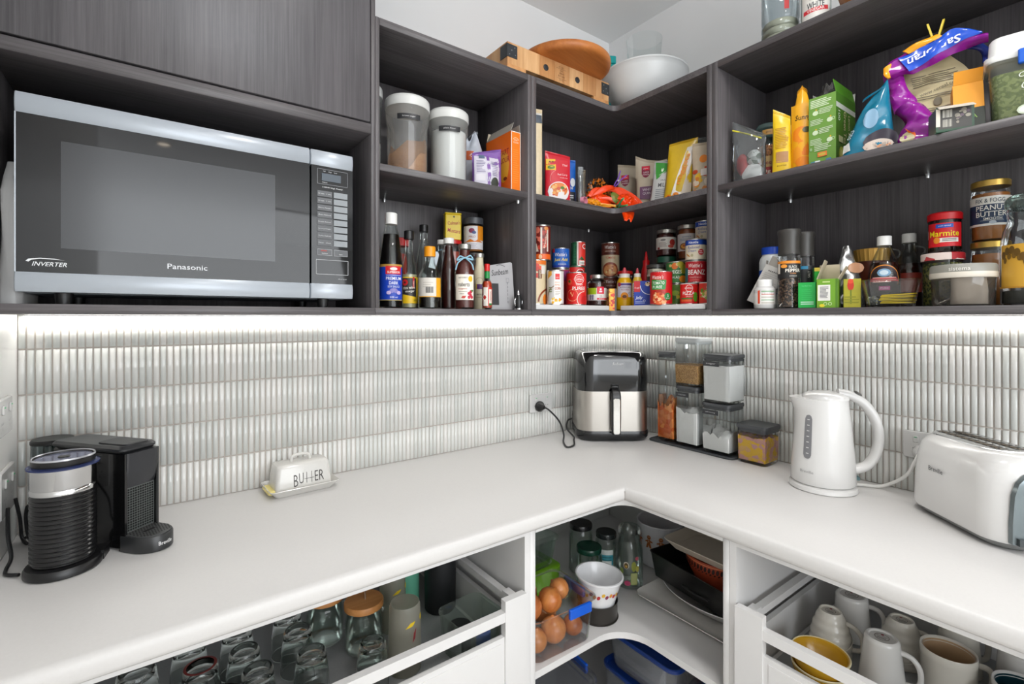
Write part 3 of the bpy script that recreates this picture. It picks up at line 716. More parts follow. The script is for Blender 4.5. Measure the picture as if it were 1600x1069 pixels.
# ------------------------------------------------------------------ air fryer
t = thing('air_fryer', 'black and stainless air fryer with upright basket handle in the corner', 'air fryer', (-0.181, -0.162, 0.9), radians(-36.6))
WD, DP = 0.272, 0.225
def fry(z0, z1, k0, k1, m, name, bev=0.0, r=0.055):
    q = B(); rings = []
    for i in range(7):
        k = i / 6; s = k0 + (k1 - k0) * k; rings.append(at_z(rr(WD * s, DP * s, r, 8), z0 + (z1 - z0) * k))
    q.loft(rings, m); return q.build(name, t, angle=45)
q = B(); q.loft([at_z(rr(WD * s, DP * s, 0.055, 8), z) for s, z in ((0.90, 0.001), (0.96, 0.004), (1.015, 0.016), (1.025, 0.032), (1.005, 0.040))], mat('#1a1a1b', 0.25)); q.build('base', t)
fry(0.040, 0.190, 1.0, 0.995, STEEL, 'basket_front')
q = B(); q.loft([at_z(rr(WD * s, DP * s, r, 8), z) for s, r, z in ((0.995, 0.055, 0.1905), (1.0, 0.055, 0.24), (0.99, 0.055, 0.30), (0.965, 0.055, 0.322), (0.92, 0.055, 0.334), (0.84, 0.05, 0.3385), (0.82, 0.05, 0.338))], mat('#121213', 0.07, var=0.03, coat=0.5)); q.build('upper_housing', t, angle=50)
q = B(); q.loft([at_z(rr(WD * 0.80, DP * 0.78, 0.045, 8), z) for z in (0.338, 0.3395)], mat('#4b4d4f', 0.08, coat=0.4)); q.build('touch_panel', t)
yf = -DP / 2
q = B(); q.loft([[(x * k, yf - 0.0005 - e, z) for x, z in ((-0.019, 0.190), (-0.019, 0.165), (-0.013, 0.148), (-0.013, 0.115), (0.013, 0.115), (0.013, 0.148), (0.019, 0.165), (0.019, 0.190))] for k, e in ((1.0, -0.004), (1.0, 0.004), (0.85, 0.007))], BLACK); q.build('handle_mount', t)
hp = [(yf - 0.004, 0.208), (yf - 0.016, 0.202), (yf - 0.026, 0.190), (yf - 0.030, 0.176), (yf - 0.031, 0.10), (yf - 0.030, 0.036)]
q = B(); q.loft([[(x, y + dy, z) for x, dy in ((-w, 0.006), (-w, 0), (-w * 0.7, -0.006), (w * 0.7, -0.006), (w, 0), (w, 0.006))] for (y, z), w in zip(hp, (0.010, 0.013, 0.0165, 0.0175, 0.0175, 0.0165))], BLACK); HN = q.build('handle', t)
q = B(); q.rbox(0.025, 0.133, 0, 0.0025, 0.008, mat('#d4d1cb', 0.18, 0.9), 0.001, T=lambda p: (p[0], yf - 0.037 - p[2], 0.104 + p[1])); q.build('handle_inlay', HN, label='brushed metal handle face')
q = B(); q.rbox(0.028, 0.012, 0, 0.018, 0.005, BLACK, 0.003, T=lambda p: (p[0], yf - 0.005 + p[1], 0.198 + p[2])); q.build('release_button', t)
a = Art(on_front(-WD * 0 - DP * 0.497), h0=0.0012); a.text('Sunbeam', 0.012, 0.295, 0.009, '#d6d6d6', w=0.042, shear=0.3); a.build(t, 'lettering')

# ------------------------------------------------------------------ stacked pantry canisters
CLR = glass('#f6f8f8', 0.75)
LID = mat('#3b3d40', 0.4); LIDL = mat('#aeb2b2', 0.35)
t = thing('canister_tray', 'dark grey slim tray under the clear canisters', 'tray', (-0.069, -0.478, 0.9))
q = B(); q.loft([at_z(rr(w, d, 0.02), z) for w, d, z in ((0.110, 0.335, 0.0005), (0.116, 0.342, 0.003), (0.116, 0.342, 0.007), (0.112, 0.338, 0.0085), (0.108, 0.334, 0.006))], LID); q.build('tray_plate', t)
def canister(label, y, z, w, h, lidm, fill, fm, uneven=0.0, x=-0.068, wlid=None, seed=0, group=None, d=None):
    d = d or w
    t = thing('storage_canister', label, 'canister', (x, y, z))
    q = B(); q.loft([at_z(rr(w * s, d * s, 0.014), zz) for s, zz in ((0.90, 0.0005), (0.97, 0.006), (1.0, h * 0.5), (1.0, h - 0.016))], CLR, cap1=False); q.build('clear_body', t)
    if fm:
        rd = random.Random(seed); n = 10; q = B(); vs = []; W, Dd = w * 0.93, d * 0.93
        for i in range(n + 1):
            for j in range(n + 1):
                u, v = i / n, j / n; zz = fill + uneven * (sin(5 * u + seed) * cos(4 * v + seed) + 0.5 * rd.uniform(-1, 1))
                vs.append(((u - 0.5) * W, (v - 0.5) * Dd, max(0.02, min(h - 0.02, zz))))
        fs = [(i * (n + 1) + j, (i + 1) * (n + 1) + j, (i + 1) * (n + 1) + j + 1, i * (n + 1) + j + 1) for i in range(n) for j in range(n)]
        rim = [i * (n + 1) for i in range(n + 1)] + [n * (n + 1) + j for j in range(1, n + 1)] + [i * (n + 1) + n for i in range(n - 1, -1, -1)] + [j for j in range(n - 1, 0, -1)]
        b0 = len(vs)
        for k in rim: vs.append((vs[k][0] * 0.96, vs[k][1] * 0.96, 0.010))
        m = len(rim)
        for k in range(m): fs.append((rim[k], b0 + k, b0 + (k + 1) % m, rim[(k + 1) % m]))
        fs.append(tuple(b0 + k for k in range(m)))
        q.add(vs, fs, fm); q.build('contents', t, angle=60)
    lw = wlid or w * 1.04
    q = B(); q.loft([at_z(rr(lw * s, lw * d / w * s, 0.016), zz) for s, zz in ((0.93, h - 0.022), (0.93, h - 0.012), (1.0, h - 0.011), (1.0, h - 0.003), (0.97, h))], lidm); q.build('lid', t)
    return t
FLOUR = mat('#f6f5f3', 0.9, var=0.03, scale=60, bump=0.3)
BROWNS = speckle('raw_sugar', '#9a6a34', '#d6aa6d', 420, 0.7, 0.5, 0.4, 0.6)
def can_label(t, w, h, s):
    a = Art(on_left(-w / 2), step=0.2); a.rect(-w * 0.46, h - 0.040, w * 0.12, h - 0.024, '#2c2d30'); a.text(s, -w * 0.17, h - 0.032, 0.005, '#c9c9c9', w=w * 0.35); a.build(t)
t = canister('tall clear canister with orange dried fruit, dark lid', -0.372, 0.908, 0.074, 0.333, LID, 0.13, speckle('dried_apricot', '#cf5a16', '#f09a55', 48, 0.3, 0.5, 0.3, 1.4), 0.03, seed=3)
t = canister('clear canister of white powder under the raw sugar canister', -0.466, 0.908, 0.090, 0.215, LID, 0.125, FLOUR, 0.010, seed=5); can_label(t, 0.09, 0.215, 'icing sugar')
t = canister('clear canister of raw sugar with a pale lid, top of its stack', -0.468, 1.1235, 0.098, 0.172, LIDL, 0.075, BROWNS, 0.0, seed=1)
t.rotation_euler = (0, 0, 0)
t = canister('clear canister nearly empty of white flour, with a dark lid', -0.581, 0.908, 0.102, 0.170, LID, 0.062, FLOUR, 0.014, seed=9); can_label(t, 0.102, 0.17, 'self raising')
t = canister('clear canister full of white sugar, standing on the flour canister', -0.584, 1.0785, 0.102, 0.165, LID, 0.128, mat('#f1f0ee', 0.8, var=0.02, scale=200), 0.0, seed=2); can_label(t, 0.102, 0.165, 'sugar')
t = canister('short clear canister of yellow pink sweets beside the tray', -0.702, 0.9006, 0.095, 0.124, LID, 0.088, speckle('sprinkles', '#eab81e', '#d39a92', 75, 0.5, 0.5, 0.12, 1.2), 0.006, wlid=0.104, seed=4)

# ------------------------------------------------------------------ kettle
t = thing('electric_kettle', 'white electric kettle with a grey water gauge', 'kettle', (-0.158, -0.925, 0.9), radians(-55))
q = B(); q.lathe([(0.079, 0.0005), (0.082, 0.003), (0.081, 0.012), (0.074, 0.0165), (0.070, 0.017)], PLW, 40); q.build('power_base', t)
rings = []
for z, w, d, sp in ((0.0185, 0.150, 0.150, 0), (0.022, 0.155, 0.155, 0), (0.06, 0.153, 0.153, 0), (0.12, 0.144, 0.146, 0.0), (0.18, 0.132, 0.138, 0.002), (0.215, 0.124, 0.132, 0.008), (0.236, 0.120, 0.128, 0.018), (0.248, 0.118, 0.125, 0.024)):
    rings.append([(x - (sp * max(0, cos(2 * pi * i / 40 - pi)) ** 4), y, z) for i, (x, y) in enumerate(ell(w, d, 40))])
q = B(); q.loft(rings, PLW); q.build('body', t, angle=60)
q = B(); q.loft([at_z([(x + 0.006, y) for x, y in ell(w, d, 32)], z) for w, d, z in ((0.112, 0.116, 0.247), (0.108, 0.112, 0.255), (0.085, 0.09, 0.262), (0.04, 0.045, 0.266), (0.004, 0.004, 0.267))], PLW); q.build('lid', t, angle=60)
hd = curve([(0.035, 0, 0.262), (0.065, 0, 0.257), (0.098, 0, 0.235), (0.122, 0, 0.195), (0.130, 0, 0.150), (0.124, 0, 0.105), (0.105, 0, 0.072), (0.080, 0, 0.058), (0.068, 0, 0.056)], 5)
q = B(); rings = []
for i, p in enumerate(hd):
    a = hd[max(0, i - 1)]; b = hd[min(len(hd) - 1, i + 1)]; L = hypot(b[0] - a[0], b[2] - a[2]); tx, tz = (b[0] - a[0]) / L, (b[2] - a[2]) / L
    k = i / (len(hd) - 1); hw = 0.017; hh = 0.0125
    rings.append([(p[0] - tz * hh * sin(2 * pi * j / 14), hw * cos(2 * pi * j / 14), p[2] + tx * hh * sin(2 * pi * j / 14)) for j in range(14)])
q.loft(rings, PLW); q.build('handle', t, angle=60)
q = B(); q.lathe([(0.011, 0), (0.011, 0.003), (0.008, 0.0045)], mat('#5c5b58', 0.3), 18, T=lambda p: (0.082 + p[0] * 0.8 + p[2] * 0.5, p[1], 0.262 - p[0] * 0.55 + p[2])); q.build('lid_button', t)
q = B(); q.box(0.055, 0.085, -0.010, 0.010, 0.030, 0.038, glass('#8fb5bb', 0.5, haze=0.5)); q.box(0.062, 0.073, -0.0115, 0.0115, 0.026, 0.042, DGREY); q.build('on_switch', t)
kr = prof_r([(0.0775, 0.022), (0.0765, 0.06), (0.0725, 0.12), (0.0675, 0.18), (0.064, 0.215)])
def kf(u, v, h):
    R = kr(v); a = u / 0.075; return ((R + h) * sin(a), -(R + h) * cos(a), v)
a = Art(kf, h0=0.001); c0 = -0.056
a.slab(c0 - 0.0105, c0 + 0.0105, lambda u: 0.100 - sqrt(max(0, 0.0105 ** 2 - (u - c0) ** 2)), lambda u: 0.196 + sqrt(max(0, 0.0105 ** 2 - (u - c0) ** 2)), '#77777a', nv=8)
for i in range(7): a.rect(c0 - 0.003, 0.103 + i * 0.015, c0 + 0.004, 0.1048 + i * 0.015, '#d9d9d7')
a.build(t, 'water_gauge')
a = Art(kf, h0=0.001); a.text('Breville', c0, 0.055, 0.007, '#9c9c9c', w=0.034, bold=0.02); a.build(t, 'lettering')

# ------------------------------------------------------------------ toaster
t = thing('toaster', 'white long slot toaster with a grey control end', 'toaster', (-0.153, -1.248, 0.9006), radians(-132.2))
TWd, TD = 0.266, 0.16
q = B(); q.loft([at_z(rr(w, d, r, 6), z) for w, d, r, z in ((TWd - 0.02, TD - 0.03, 0.045, 0.003), (TWd - 0.004, TD - 0.012, 0.05, 0.010), (TWd, TD - 0.006, 0.05, 0.016))], mat('#6b6c6b', 0.35)); q.build('base_plate', t)
q = B(); rings = []
for w, d, r, z in ((TWd - 0.004, TD - 0.004, 0.05, 0.016), (TWd, TD, 0.052, 0.022), (TWd - 0.002, TD - 0.002, 0.054, 0.08), (TWd - 0.008, TD - 0.008, 0.056, 0.14), (TWd - 0.018, TD - 0.022, 0.056, 0.170), (TWd - 0.036, TD - 0.046, 0.052, 0.184), (TWd - 0.06, TD - 0.075, 0.04, 0.189)):
    rings.append(at_z(rr(w, d, r, 8), z))
q.loft(rings, PLW); q.build('housing', t, angle=60)
q = B(); q.loft([at_z([(x - 0.012, y) for x, y in rr(w, d, 0.034, 8)], z) for w, d, z in ((TWd - 0.075, 0.092, 0.1845), (TWd - 0.075, 0.092, 0.1905), (TWd - 0.080, 0.087, 0.192))], CHROME); q.build('top_plate', t)
TPL = bpy.data.objects['top_plate']
for y in (-0.018, 0.018):
    q = B(); q.box(-0.096, 0.070, y - 0.011, y + 0.011, 0.1921, 0.1924, mat('#1a1512', 0.6)); q.build('toast_slot', TPL, smooth=False)
    q = B()
    for k in range(9): q.box(-0.088 + k * 0.019, -0.0865 + k * 0.019, y - 0.011, y + 0.011, 0.1924, 0.1932, mat('#9a958c', 0.35, 0.8))
    q.box(-0.096, 0.070, y - 0.0045, y - 0.0035, 0.1924, 0.1934, mat('#8e7a5c', 0.4, 0.6)); q.build('bread_guide', TPL, smooth=False)
ex = TWd / 2
q = B(); rings = []
for z, w in ((0.020, 0.112), (0.06, 0.112), (0.115, 0.104), (0.140, 0.088), (0.155, 0.060), (0.162, 0.03)):
    rings.append([(ex - 0.006, -w / 2, z), (ex + 0.004, -w / 2, z), (ex + 0.009, -w / 4, z), (ex + 0.011, 0, z), (ex + 0.009, w / 4, z), (ex + 0.004, w / 2, z), (ex - 0.006, w / 2, z)])
q.loft(rings, mat('#6f787a', 0.22, 0.5)); q.build('control_end', t)
CE = bpy.data.objects['control_end']
for i, (z, s) in enumerate(((0.094, 'DEFROST'), (0.068, 'A BIT MORE'), (0.042, 'CANCEL'))):
    q = B(); T = lambda p, z=z: (ex + 0.0085 + p[2], -0.022 + p[0], z + p[1])
    q.lathe([(0.0095, 0), (0.0095, 0.003), (0.0085, 0.0034)], mat('#3d4446', 0.3), 20, T=T); q.lathe([(0.0075, 0.0034), (0.007, 0.005), (0.0, 0.0055)], mat('#879092', 0.25, 0.4), 20, T=T); q.build('button', CE)
    a = Art(on_right(ex + 0.0095)); a.text(s, -0.022, z + 0.0125, 0.003, '#e8ebeb'); a.build(CE, 'button_lettering')
q = B(); q.box(ex + 0.004, ex + 0.026, 0.012, 0.040, 0.115, 0.128, mat('#3d4446', 0.3)); q.build('lever', CE)
q = B(); q.box(ex + 0.005, ex + 0.012, -0.05, -0.026, 0.020, 0.034, mat('#33393a', 0.4)); q.build('crumb_tray_pull', t)
a = Art(on_front(-TD / 2 + 0.0015), step=0.1, h0=0.0012); a.text('Breville', -0.028, 0.116, 0.011, '#4f4f4f', w=0.042, bold=0.025); a.build(t, 'lettering')
for x in (-0.09, 0.09):
    for y in (-0.045, 0.045): B().lathe([(0.009, 0.0), (0.011, 0.006)], BLACK, 12).build('foot', t, (x, y, 0))

# ------------------------------------------------------------------ grocery builders
TINM = mat('#c9c7c2', 0.28, 0.9, var=0.04)
def can(label, x, y, z, r, h, col, art=None, name='food_can', group=None, rz=None, lidc=None):
    t = thing(name, label, 'can', (x, y, z), turn(x, y) if rz is None else rz, group)
    B().lathe([(r * 0.985, 0.004), (r * 0.985, h - 0.004)], mat(col, 0.35, var=0.03), 28, cap0=False, cap1=False).build('paper_wrapper', t)
    q = B(); q.lathe([(r * 0.93, 0.0006), (r, 0.0008), (r, 0.004), (r * 0.98, 0.005)], TINM, 28); q.build('base_rim', t)
    q = B(); q.lathe([(r * 0.98, h - 0.005), (r, h - 0.004), (r, h - 0.0006), (r * 0.95, h), (r * 0.93, h - 0.003), (0, h - 0.003)], lidc or TINM, 28, cap0=False); q.build('lid_rim', t)
    if art:
        a = Art(on_round(r * 0.985)); art(a); a.build(t)
    return t
def vessel(name, label, cat, x, y, z, prof, gm, lid=None, fill=None, fm=None, art=None, lr=None, rz=None, group=None, lidname='lid', n=28, artr=None, cap_top=True):
    """lathed bottle or jar: prof is the outer wall, fill the height of what is in it, lid a list of (profile, material)"""
    t = thing(name, label, cat, (x, y, z), turn(x, y) if rz is None else rz, group)
    B().lathe(prof, gm, n, cap1=cap_top).build('glass_body' if gm is not PLW else 'bottle_body', t)
    if fm:
        pr = prof_r(prof); zs = [q[1] for q in prof if 0.004 < q[1] < fill]; z0 = min(q[1] for q in prof) + 0.004
        P = [(pr(zz) * 0.95 - 0.0006, zz) for zz in [z0] + zs + [fill]]
        B().lathe(P, fm, n).build('contents', t)
    for i, (lp, lm) in enumerate(lid or []): B().lathe(lp, lm, n).build(lidname if i == 0 else 'neck_band', t)
    if art:
        a = Art(on_round(artr or prof_r(prof)), h0=0.0006); art(a); a.build(t)
    return t
def cap(r, z0, z1, m, ease=0.0015): return ([(r, z0), (r, z1 - ease), (r - ease, z1), (0, z1)], m)
def jar_prof(r, h, rn, lidh, sh=0.02): return [(r * 0.9, 0.0006), (r, 0.005), (r, h - lidh - sh - 0.004), (r * 0.97, h - lidh - sh * 0.6), (rn, h - lidh - 0.003), (rn, h - 0.004)]
def jar(label, x, y, z, r, h, lidm, fm, fill=None, art=None, rn=None, lidh=0.013, gm=None, name='jar', group=None, rz=None, sh=0.016):
    rn = rn or r * 0.86; p = jar_prof(r, h, rn, lidh, sh)
    return vessel(name, label, 'jar', x, y, z, p, gm or CLR, [cap(rn * 1.06, h - lidh, h, lidm)], fill or h * 0.8, fm, art, rz=rz, group=group)
def crumple(u, v, s): return sin(u * 61 + s) * sin(v * 47 + 2 * s) + 0.6 * sin(u * 113 - v * 71 + s) + 0.4 * sin(u * 37 + v * 167 + 3 * s)
def pouch(name, label, cat, x, y, z, w, h, t_, m, art=None, rz=None, lean=0.0, rough=0.0012, taper=None, seed=0.0, top=None, roll=0.0, group=None, belly=0.35, seal=True, nu=14, nv=16, droop=0.0):
    """standing soft pack: two sheets joined at the sides, thick at the foot and flat at the top seal"""
    t = thing(name, label, cat, (x, y, z), turn(x, y) if rz is None else rz, group)
    def W(v): return w * (taper(v / h) if taper else 1.0)
    def TH(v):
        k = v / h; return t_ * (0.75 + 0.25 * min(1, k / belly)) * max(0.02, (1 - max(0, (k - belly) / (1 - belly)) ** 1.8))
    def mid(u, v):
        k = v / h; return lean * k + droop * max(0, k - 0.6) ** 2
    def surf(side):
        def f(u, v, hh):
            e = max(0.0, 1 - (2 * u / max(1e-4, W(v))) ** 2) ** 0.5
            yy = mid(u, v) + side * (TH(v) / 2 * e + hh + rough * crumple(u, v, seed + side) * e)
            return (u + roll * v, yy, v + 0.0008)
        return f
    q = B(); rings = []
    for j in range(nv + 1):
        k = j / nv; r = []
        vv = lambda u: k * (h + (top(2 * u / w) if top else 0))
        for side, rng in ((-1, range(nu + 1)), (1, range(nu - 1, 0, -1))):
            for i in rng:
                u = (i / nu - 0.5); v = k * h; p = surf(side)(u * W(v), v, 0)
                r.append((p[0], p[1], p[2] + (k ** 2) * (top(2 * u) if top else 0)))
        rings.append(r)
    q.loft(rings, m); o = q.build('packet', t, angle=75)
    if art:
        a = Art(surf(-1), step=0.005, h0=0.0016); art(a); a.build(t)
    if seal:
        q = B()
        for j in range(3):
            v = h * (0.955 + j * 0.014); n = 10
            q.loft([[surf(-1)((i / n - 0.5) * W(v) * 0.98, v + dz, e) for i in range(n + 1)] for dz, e in ((-0.0008, 0.0003), (0, 0.0012), (0.0008, 0.0003))], m, False, False, closed=False,
                   T=(lambda p: (p[0], p[1], p[2] + (top(2 * p[0] / w) if top else 0))) if top else None)
        q.build('crimped_seal', t, angle=80)
    return t
def carton(name, label, x, y, z, w, d, h, m, front=None, right=None, left=None, rz=0.0, rot=None, group=None, flaps=None, cat='box', open_top=False):
    t = thing(name, label, cat, (x, y, z), rz, group, rot)
    q = B()
    if open_top:
        e = 0.0012
        q.box(-w / 2, w / 2, -d / 2, -d / 2 + e, 0.0004, h, m); q.box(-w / 2, w / 2, d / 2 - e, d / 2, 0.0004, h, m); q.box(-w / 2, -w / 2 + e, -d / 2 + e, d / 2 - e, 0.0004, h, m); q.box(w / 2 - e, w / 2, -d / 2 + e, d / 2 - e, 0.0004, h, m); q.box(-w / 2, w / 2, -d / 2, d / 2, 0.0004, 0.002, m)
        o = q.build('box_body', t, smooth=False); o['kind'] = 'thing'
    else: q.rbox(w, d, 0.0004, h, 0.001, m, 0.0006, n=1); q.build('box_body', t, angle=30)
    for f, ar in ((on_front(-d / 2), front), (on_right(w / 2), right), (on_left(-w / 2), left)):
        if ar: a = Art(f, step=0.3, h0=0.0004); ar(a); a.build(t, 'printed_face')
    for side, ln, ang, fm in (flaps or []):
        s = {'F': (0, -d / 2, w, 0), 'B': (0, d / 2, w, 180), 'L': (-w / 2, 0, d, -90), 'R': (w / 2, 0, d, 90)}[side]
        c, sn = cos(radians(s[3])), sin(radians(s[3])); A = radians(ang); hw = s[2] / 2 - 0.001
        def T(p):
            X, Y, Z = p[0], -p[1] * sin(A), p[1] * cos(A) - p[2] * sin(A); Y = -p[1] * sin(A) - p[2] * cos(A)
            return (s[0] + X * c - Y * sn, s[1] + X * sn + Y * c, h + Z)
        B().box(-hw, hw, 0, ln, -0.0006, 0.0006, fm, T).build('flap', t, smooth=False)
    return t
def peg(label, x, y, z, col, rot, s=1.0, name='clothes_peg'):
    t = thing(name, label, 'peg', (x, y, z), rot=rot); m = mat(col, 0.4)
    for sg in (-1, 1):
        B().loft([[(sg * (a - b), yy, zz) for a, yy in ((o_, -0.005), (o_, 0.005), (o_ + 0.004, 0.005), (o_ + 0.004, -0.005))] for zz, o_, b in ((-0.030 * s, 0.0005, 0), (-0.012 * s, 0.003, 0), (0.0, 0.002, 0), (0.040 * s, 0.012, 0))], m).build('jaw', t)
    B().tube([(0, -0.006, 0), (0, 0.006, 0)], 0.0035, mat('#b5b5b5', 0.3, 0.9), 8).build('spring', t)
    return t

S1, S2 = ZB1 + 0.0003, ZM1 + 0.0003
AMB = mat('#2a1510', 0.25); SAUCE = mat('#3c1512', 0.3, var=0.1)
CAPW, CAPB, CAPR = mat('#e9e9e6', 0.35), mat('#1c1c1d', 0.35), mat('#d0201f', 0.35)
SILC = mat('#bfbdb6', 0.3, 0.8)
GLB = glass('#f6faf8', 0.6)
def bot_prof(r, h, rn, zs, zn, foot=0.004): return [(r * 0.92, 0.0006), (r, foot), (r, zs), (r * 0.94, zs + (zn - zs) * 0.25), ((r + rn) / 2, zs + (zn - zs) * 0.6), (rn * 1.08, zn), (rn, zn + 0.01), (rn, h)]
def bottle(label, x, y, r, h, rn, zs, zn, caph, capm, fm, fill, art=None, gm=None, capr=None, name='sauce_bottle', z=None, rz=None, artr=None, group=None):
    cr = capr or rn * 1.2
    return vessel(name, label, 'bottle', x, y, S1 if z is None else z, bot_prof(r, h - caph * 0.3, rn, zs, zn), gm or GLB, [cap(cr, h - caph, h, capm)], fill, fm, art, lidname='cap', rz=rz, artr=artr, group=group)

# ------------------------------------------------------------------ sauces on the low shelf beside the microwave
bottle('red capped bottle half hidden behind the shelf partition by the microwave', -1.146, -0.15, 0.024, 0.271, 0.012, 0.15, 0.20, 0.024, CAPR, mat('#3b2a20', 0.3), 0.19)
def soy(a):
    a.rect(-0.036, 0.022, 0.036, 0.115, '#1540b4'); a.rect(-0.036, 0.112, 0.036, 0.119, '#b58a3c'); a.rect(-0.036, 0.0215, 0.036, 0.0235, '#c9b06a')
    a.rect(-0.0125, 0.092, 0.030, 0.114, '#d0252b'); a.ell(0.009, 0.1065, 0.010, 0.004, '#f0e6e2'); a.text('SUPERIOR', 0.009, 0.0975, 0.006, '#f4f0ee', w=0.034, bold=0.02)
    a.rect(-0.011, 0.0885, 0.029, 0.0895, '#d8dcf2')
    a.text('PREMIUM', 0.009, 0.0805, 0.0085, '#f2f4fb', w=0.040, bold=0.01); a.text('DARK', 0.009, 0.0685, 0.0085, '#f2f4fb', w=0.024, bold=0.01); a.text('SOY SAUCE', 0.009, 0.0585, 0.0055, '#e4e8f7', w=0.031)
    for k in range(5): a.ring(0.009, 0.041, 0.003 + k * 0.0022, 0.004 + k * 0.0022, '#b9a8d8', 18, 0, 180)
    a.ell(-0.004, 0.042, 0.006, 0.005, '#c4b2dc'); a.ell(0.022, 0.042, 0.006, 0.005, '#c4b2dc'); a.text('500 ml', 0.009, 0.030, 0.005, '#e4e8f7')
vessel('soy_sauce_bottle', 'tall dark soy sauce bottle with blue label and white cap', 'bottle', -1.121, -0.22, S1,
       [(0.029, 0.0006), (0.0325, 0.005), (0.0325, 0.118), (0.0315, 0.130), (0.0215, 0.205), (0.0145, 0.228), (0.0135, 0.24), (0.0135, 0.255)], GLB, [cap(0.0165, 0.231, 0.262, CAPW)], 0.203, mat('#0c0706', 0.2), soy, lidname='cap', rz=radians(-26))
def ricev(a):
    a.rect(-0.034, 0.016, 0.034, 0.092, '#e9bf1e'); a.poly([(-0.034, 0.045), (0.022, 0.034), (0.022, 0.089), (-0.034, 0.089)], '#2d2b2c'); a.rect(0.010, 0.060, 0.0155, 0.092, '#c3242a')
    a.ell(-0.012, 0.076, 0.009, 0.009, '#c3242a'); a.ell(-0.012, 0.076, 0.003, 0.003, '#2d2b2c'); a.text('rice wine', 0.0, 0.061, 0.008, '#f3efe4', w=0.032, rot=6, bold=0.01); a.text('vinegar', 0.002, 0.050, 0.008, '#f3efe4', w=0.026, rot=6, bold=0.01)
    a.text('300', 0.017, 0.025, 0.005, '#2d2b2c'); a.text('DARK', 0.0128, 0.074, 0.0035, '#f3efe4', rot=90, w=0.016)
bottle('rice wine vinegar bottle with black cap and yellow black label', -1.046, -0.172, 0.0255, 0.228, 0.011, 0.098, 0.165, 0.024, CAPB, mat('#b9b08f', 0.2), 0.10, ricev, name='vinegar_bottle', capr=0.0145)
bottle('bottle with wide red cap hidden behind the rice vinegar', -1.036, -0.085, 0.024, 0.218, 0.018, 0.15, 0.18, 0.024, CAPR, mat('#a52b1c', 0.3), 0.17, capr=0.027)
def orng(a):
    a.rect(-0.040, 0.035, 0.036, 0.088, '#ded9d0'); a.rect(0.018, 0.035, 0.036, 0.088, '#e9a81f'); a.rect(-0.04, 0.0335, 0.036, 0.0355, '#e9a81f')
    for k in range(3): a.lines(-0.02, 0.010, 0.072 - k * 0.006, 0.077 - k * 0.006, 1, '#c8c2b8', k)
    a.bars(-0.012, 0.010, 0.045, 0.062, 14, '#3a3a40')
bottle('squat oyster sauce bottle with orange cap and barcode label', -1.004, -0.222, 0.0335, 0.180, 0.014, 0.092, 0.132, 0.029, mat('#f09a1a', 0.35), mat('#18100d', 0.2), 0.034, orng, capr=0.0165)
bottle('tall clear glass bottle with black cap at the shelf back', -0.948, -0.07, 0.032, 0.272, 0.012, 0.10, 0.225, 0.022, CAPB, None, 0.1, name='glass_bottle')
t = bottle('small dark red syrup bottle wearing a pale blue gift tag', -0.925, -0.148, 0.022, 0.216, 0.012, 0.10, 0.165, 0.014, CAPW, mat('#4b1a1f', 0.3), 0.10, lambda a: (a.rect(-0.03, 0.02, 0.03, 0.10, '#b79a95'), a.lines(-0.016, 0.016, 0.03, 0.09, 9, '#8b6f6c', 3)), name='syrup_bottle', rz=-0.35)
q = B(); q.prism([(-0.011, -0.026), (0.011, -0.026), (0.011, 0.020), (0.005, 0.027), (-0.005, 0.027), (-0.011, 0.020)], 0, 0.001, mat('#c9d3dc', 0.5), T=lambda p: (-0.028 + p[0] * 0.96 + p[1] * 0.24, -0.030 - p[2], 0.150 - p[0] * 0.24 + p[1] * 0.96)); q.build('gift_tag', t)
B().tube(curve([(0, -0.0165, 0.185), (-0.008, -0.026, 0.182), (-0.020, -0.0305, 0.175)]), 0.0011, mat('#2d6f8f', 0.6), 6).build('tag_string', t)
bottle('slim dark sauce bottle with white cap behind the rosehip style bottle', -0.931, -0.203, 0.0225, 0.214, 0.013, 0.12, 0.17, 0.017, CAPW, SAUCE, 0.19)
def rob(a):
    a.rect(-0.030, 0.026, 0.030, 0.100, '#efe9dc'); a.ell(0.017, 0.087, 0.0075, 0.0085, '#e3b92c'); a.text('SAINT ROBERTS', -0.005, 0.0905, 0.0045, '#4a4540', w=0.027); a.text('roberts', -0.003, 0.071, 0.012, '#2c2826', w=0.034, shear=0.2, bold=0.015)
    a.text('vinaigrette', -0.006, 0.058, 0.006, '#b5343a', w=0.026, shear=0.2); a.rect(-0.018, 0.050, 0.008, 0.0508, '#6a625a')
    for x, z in ((0.012, 0.045), (0.017, 0.040), (0.012, 0.034), (0.018, 0.050), (0.021, 0.034)): a.ell(x, z, 0.0045, 0.0048, '#c52f46')
    a.ell(0.022, 0.053, 0.004, 0.003, '#4f7d3f'); a.poly([(-0.010, 0.032), (0.0, 0.030), (0.004, 0.038), (-0.006, 0.038)], '#c5493f'); a.text('500ml', -0.008, 0.044, 0.0035, '#4a4540')
t = bottle('berry vinaigrette bottle with silver cap and blue white twine bow', -0.911, -0.262, 0.029, 0.190, 0.0165, 0.108, 0.155, 0.014, SILC, mat('#5d231d', 0.3, var=0.1), 0.172, rob, capr=0.0185, name='dressing_bottle')
TW = mat('#8fbcd0', 0.6, var=0.35, scale=400)
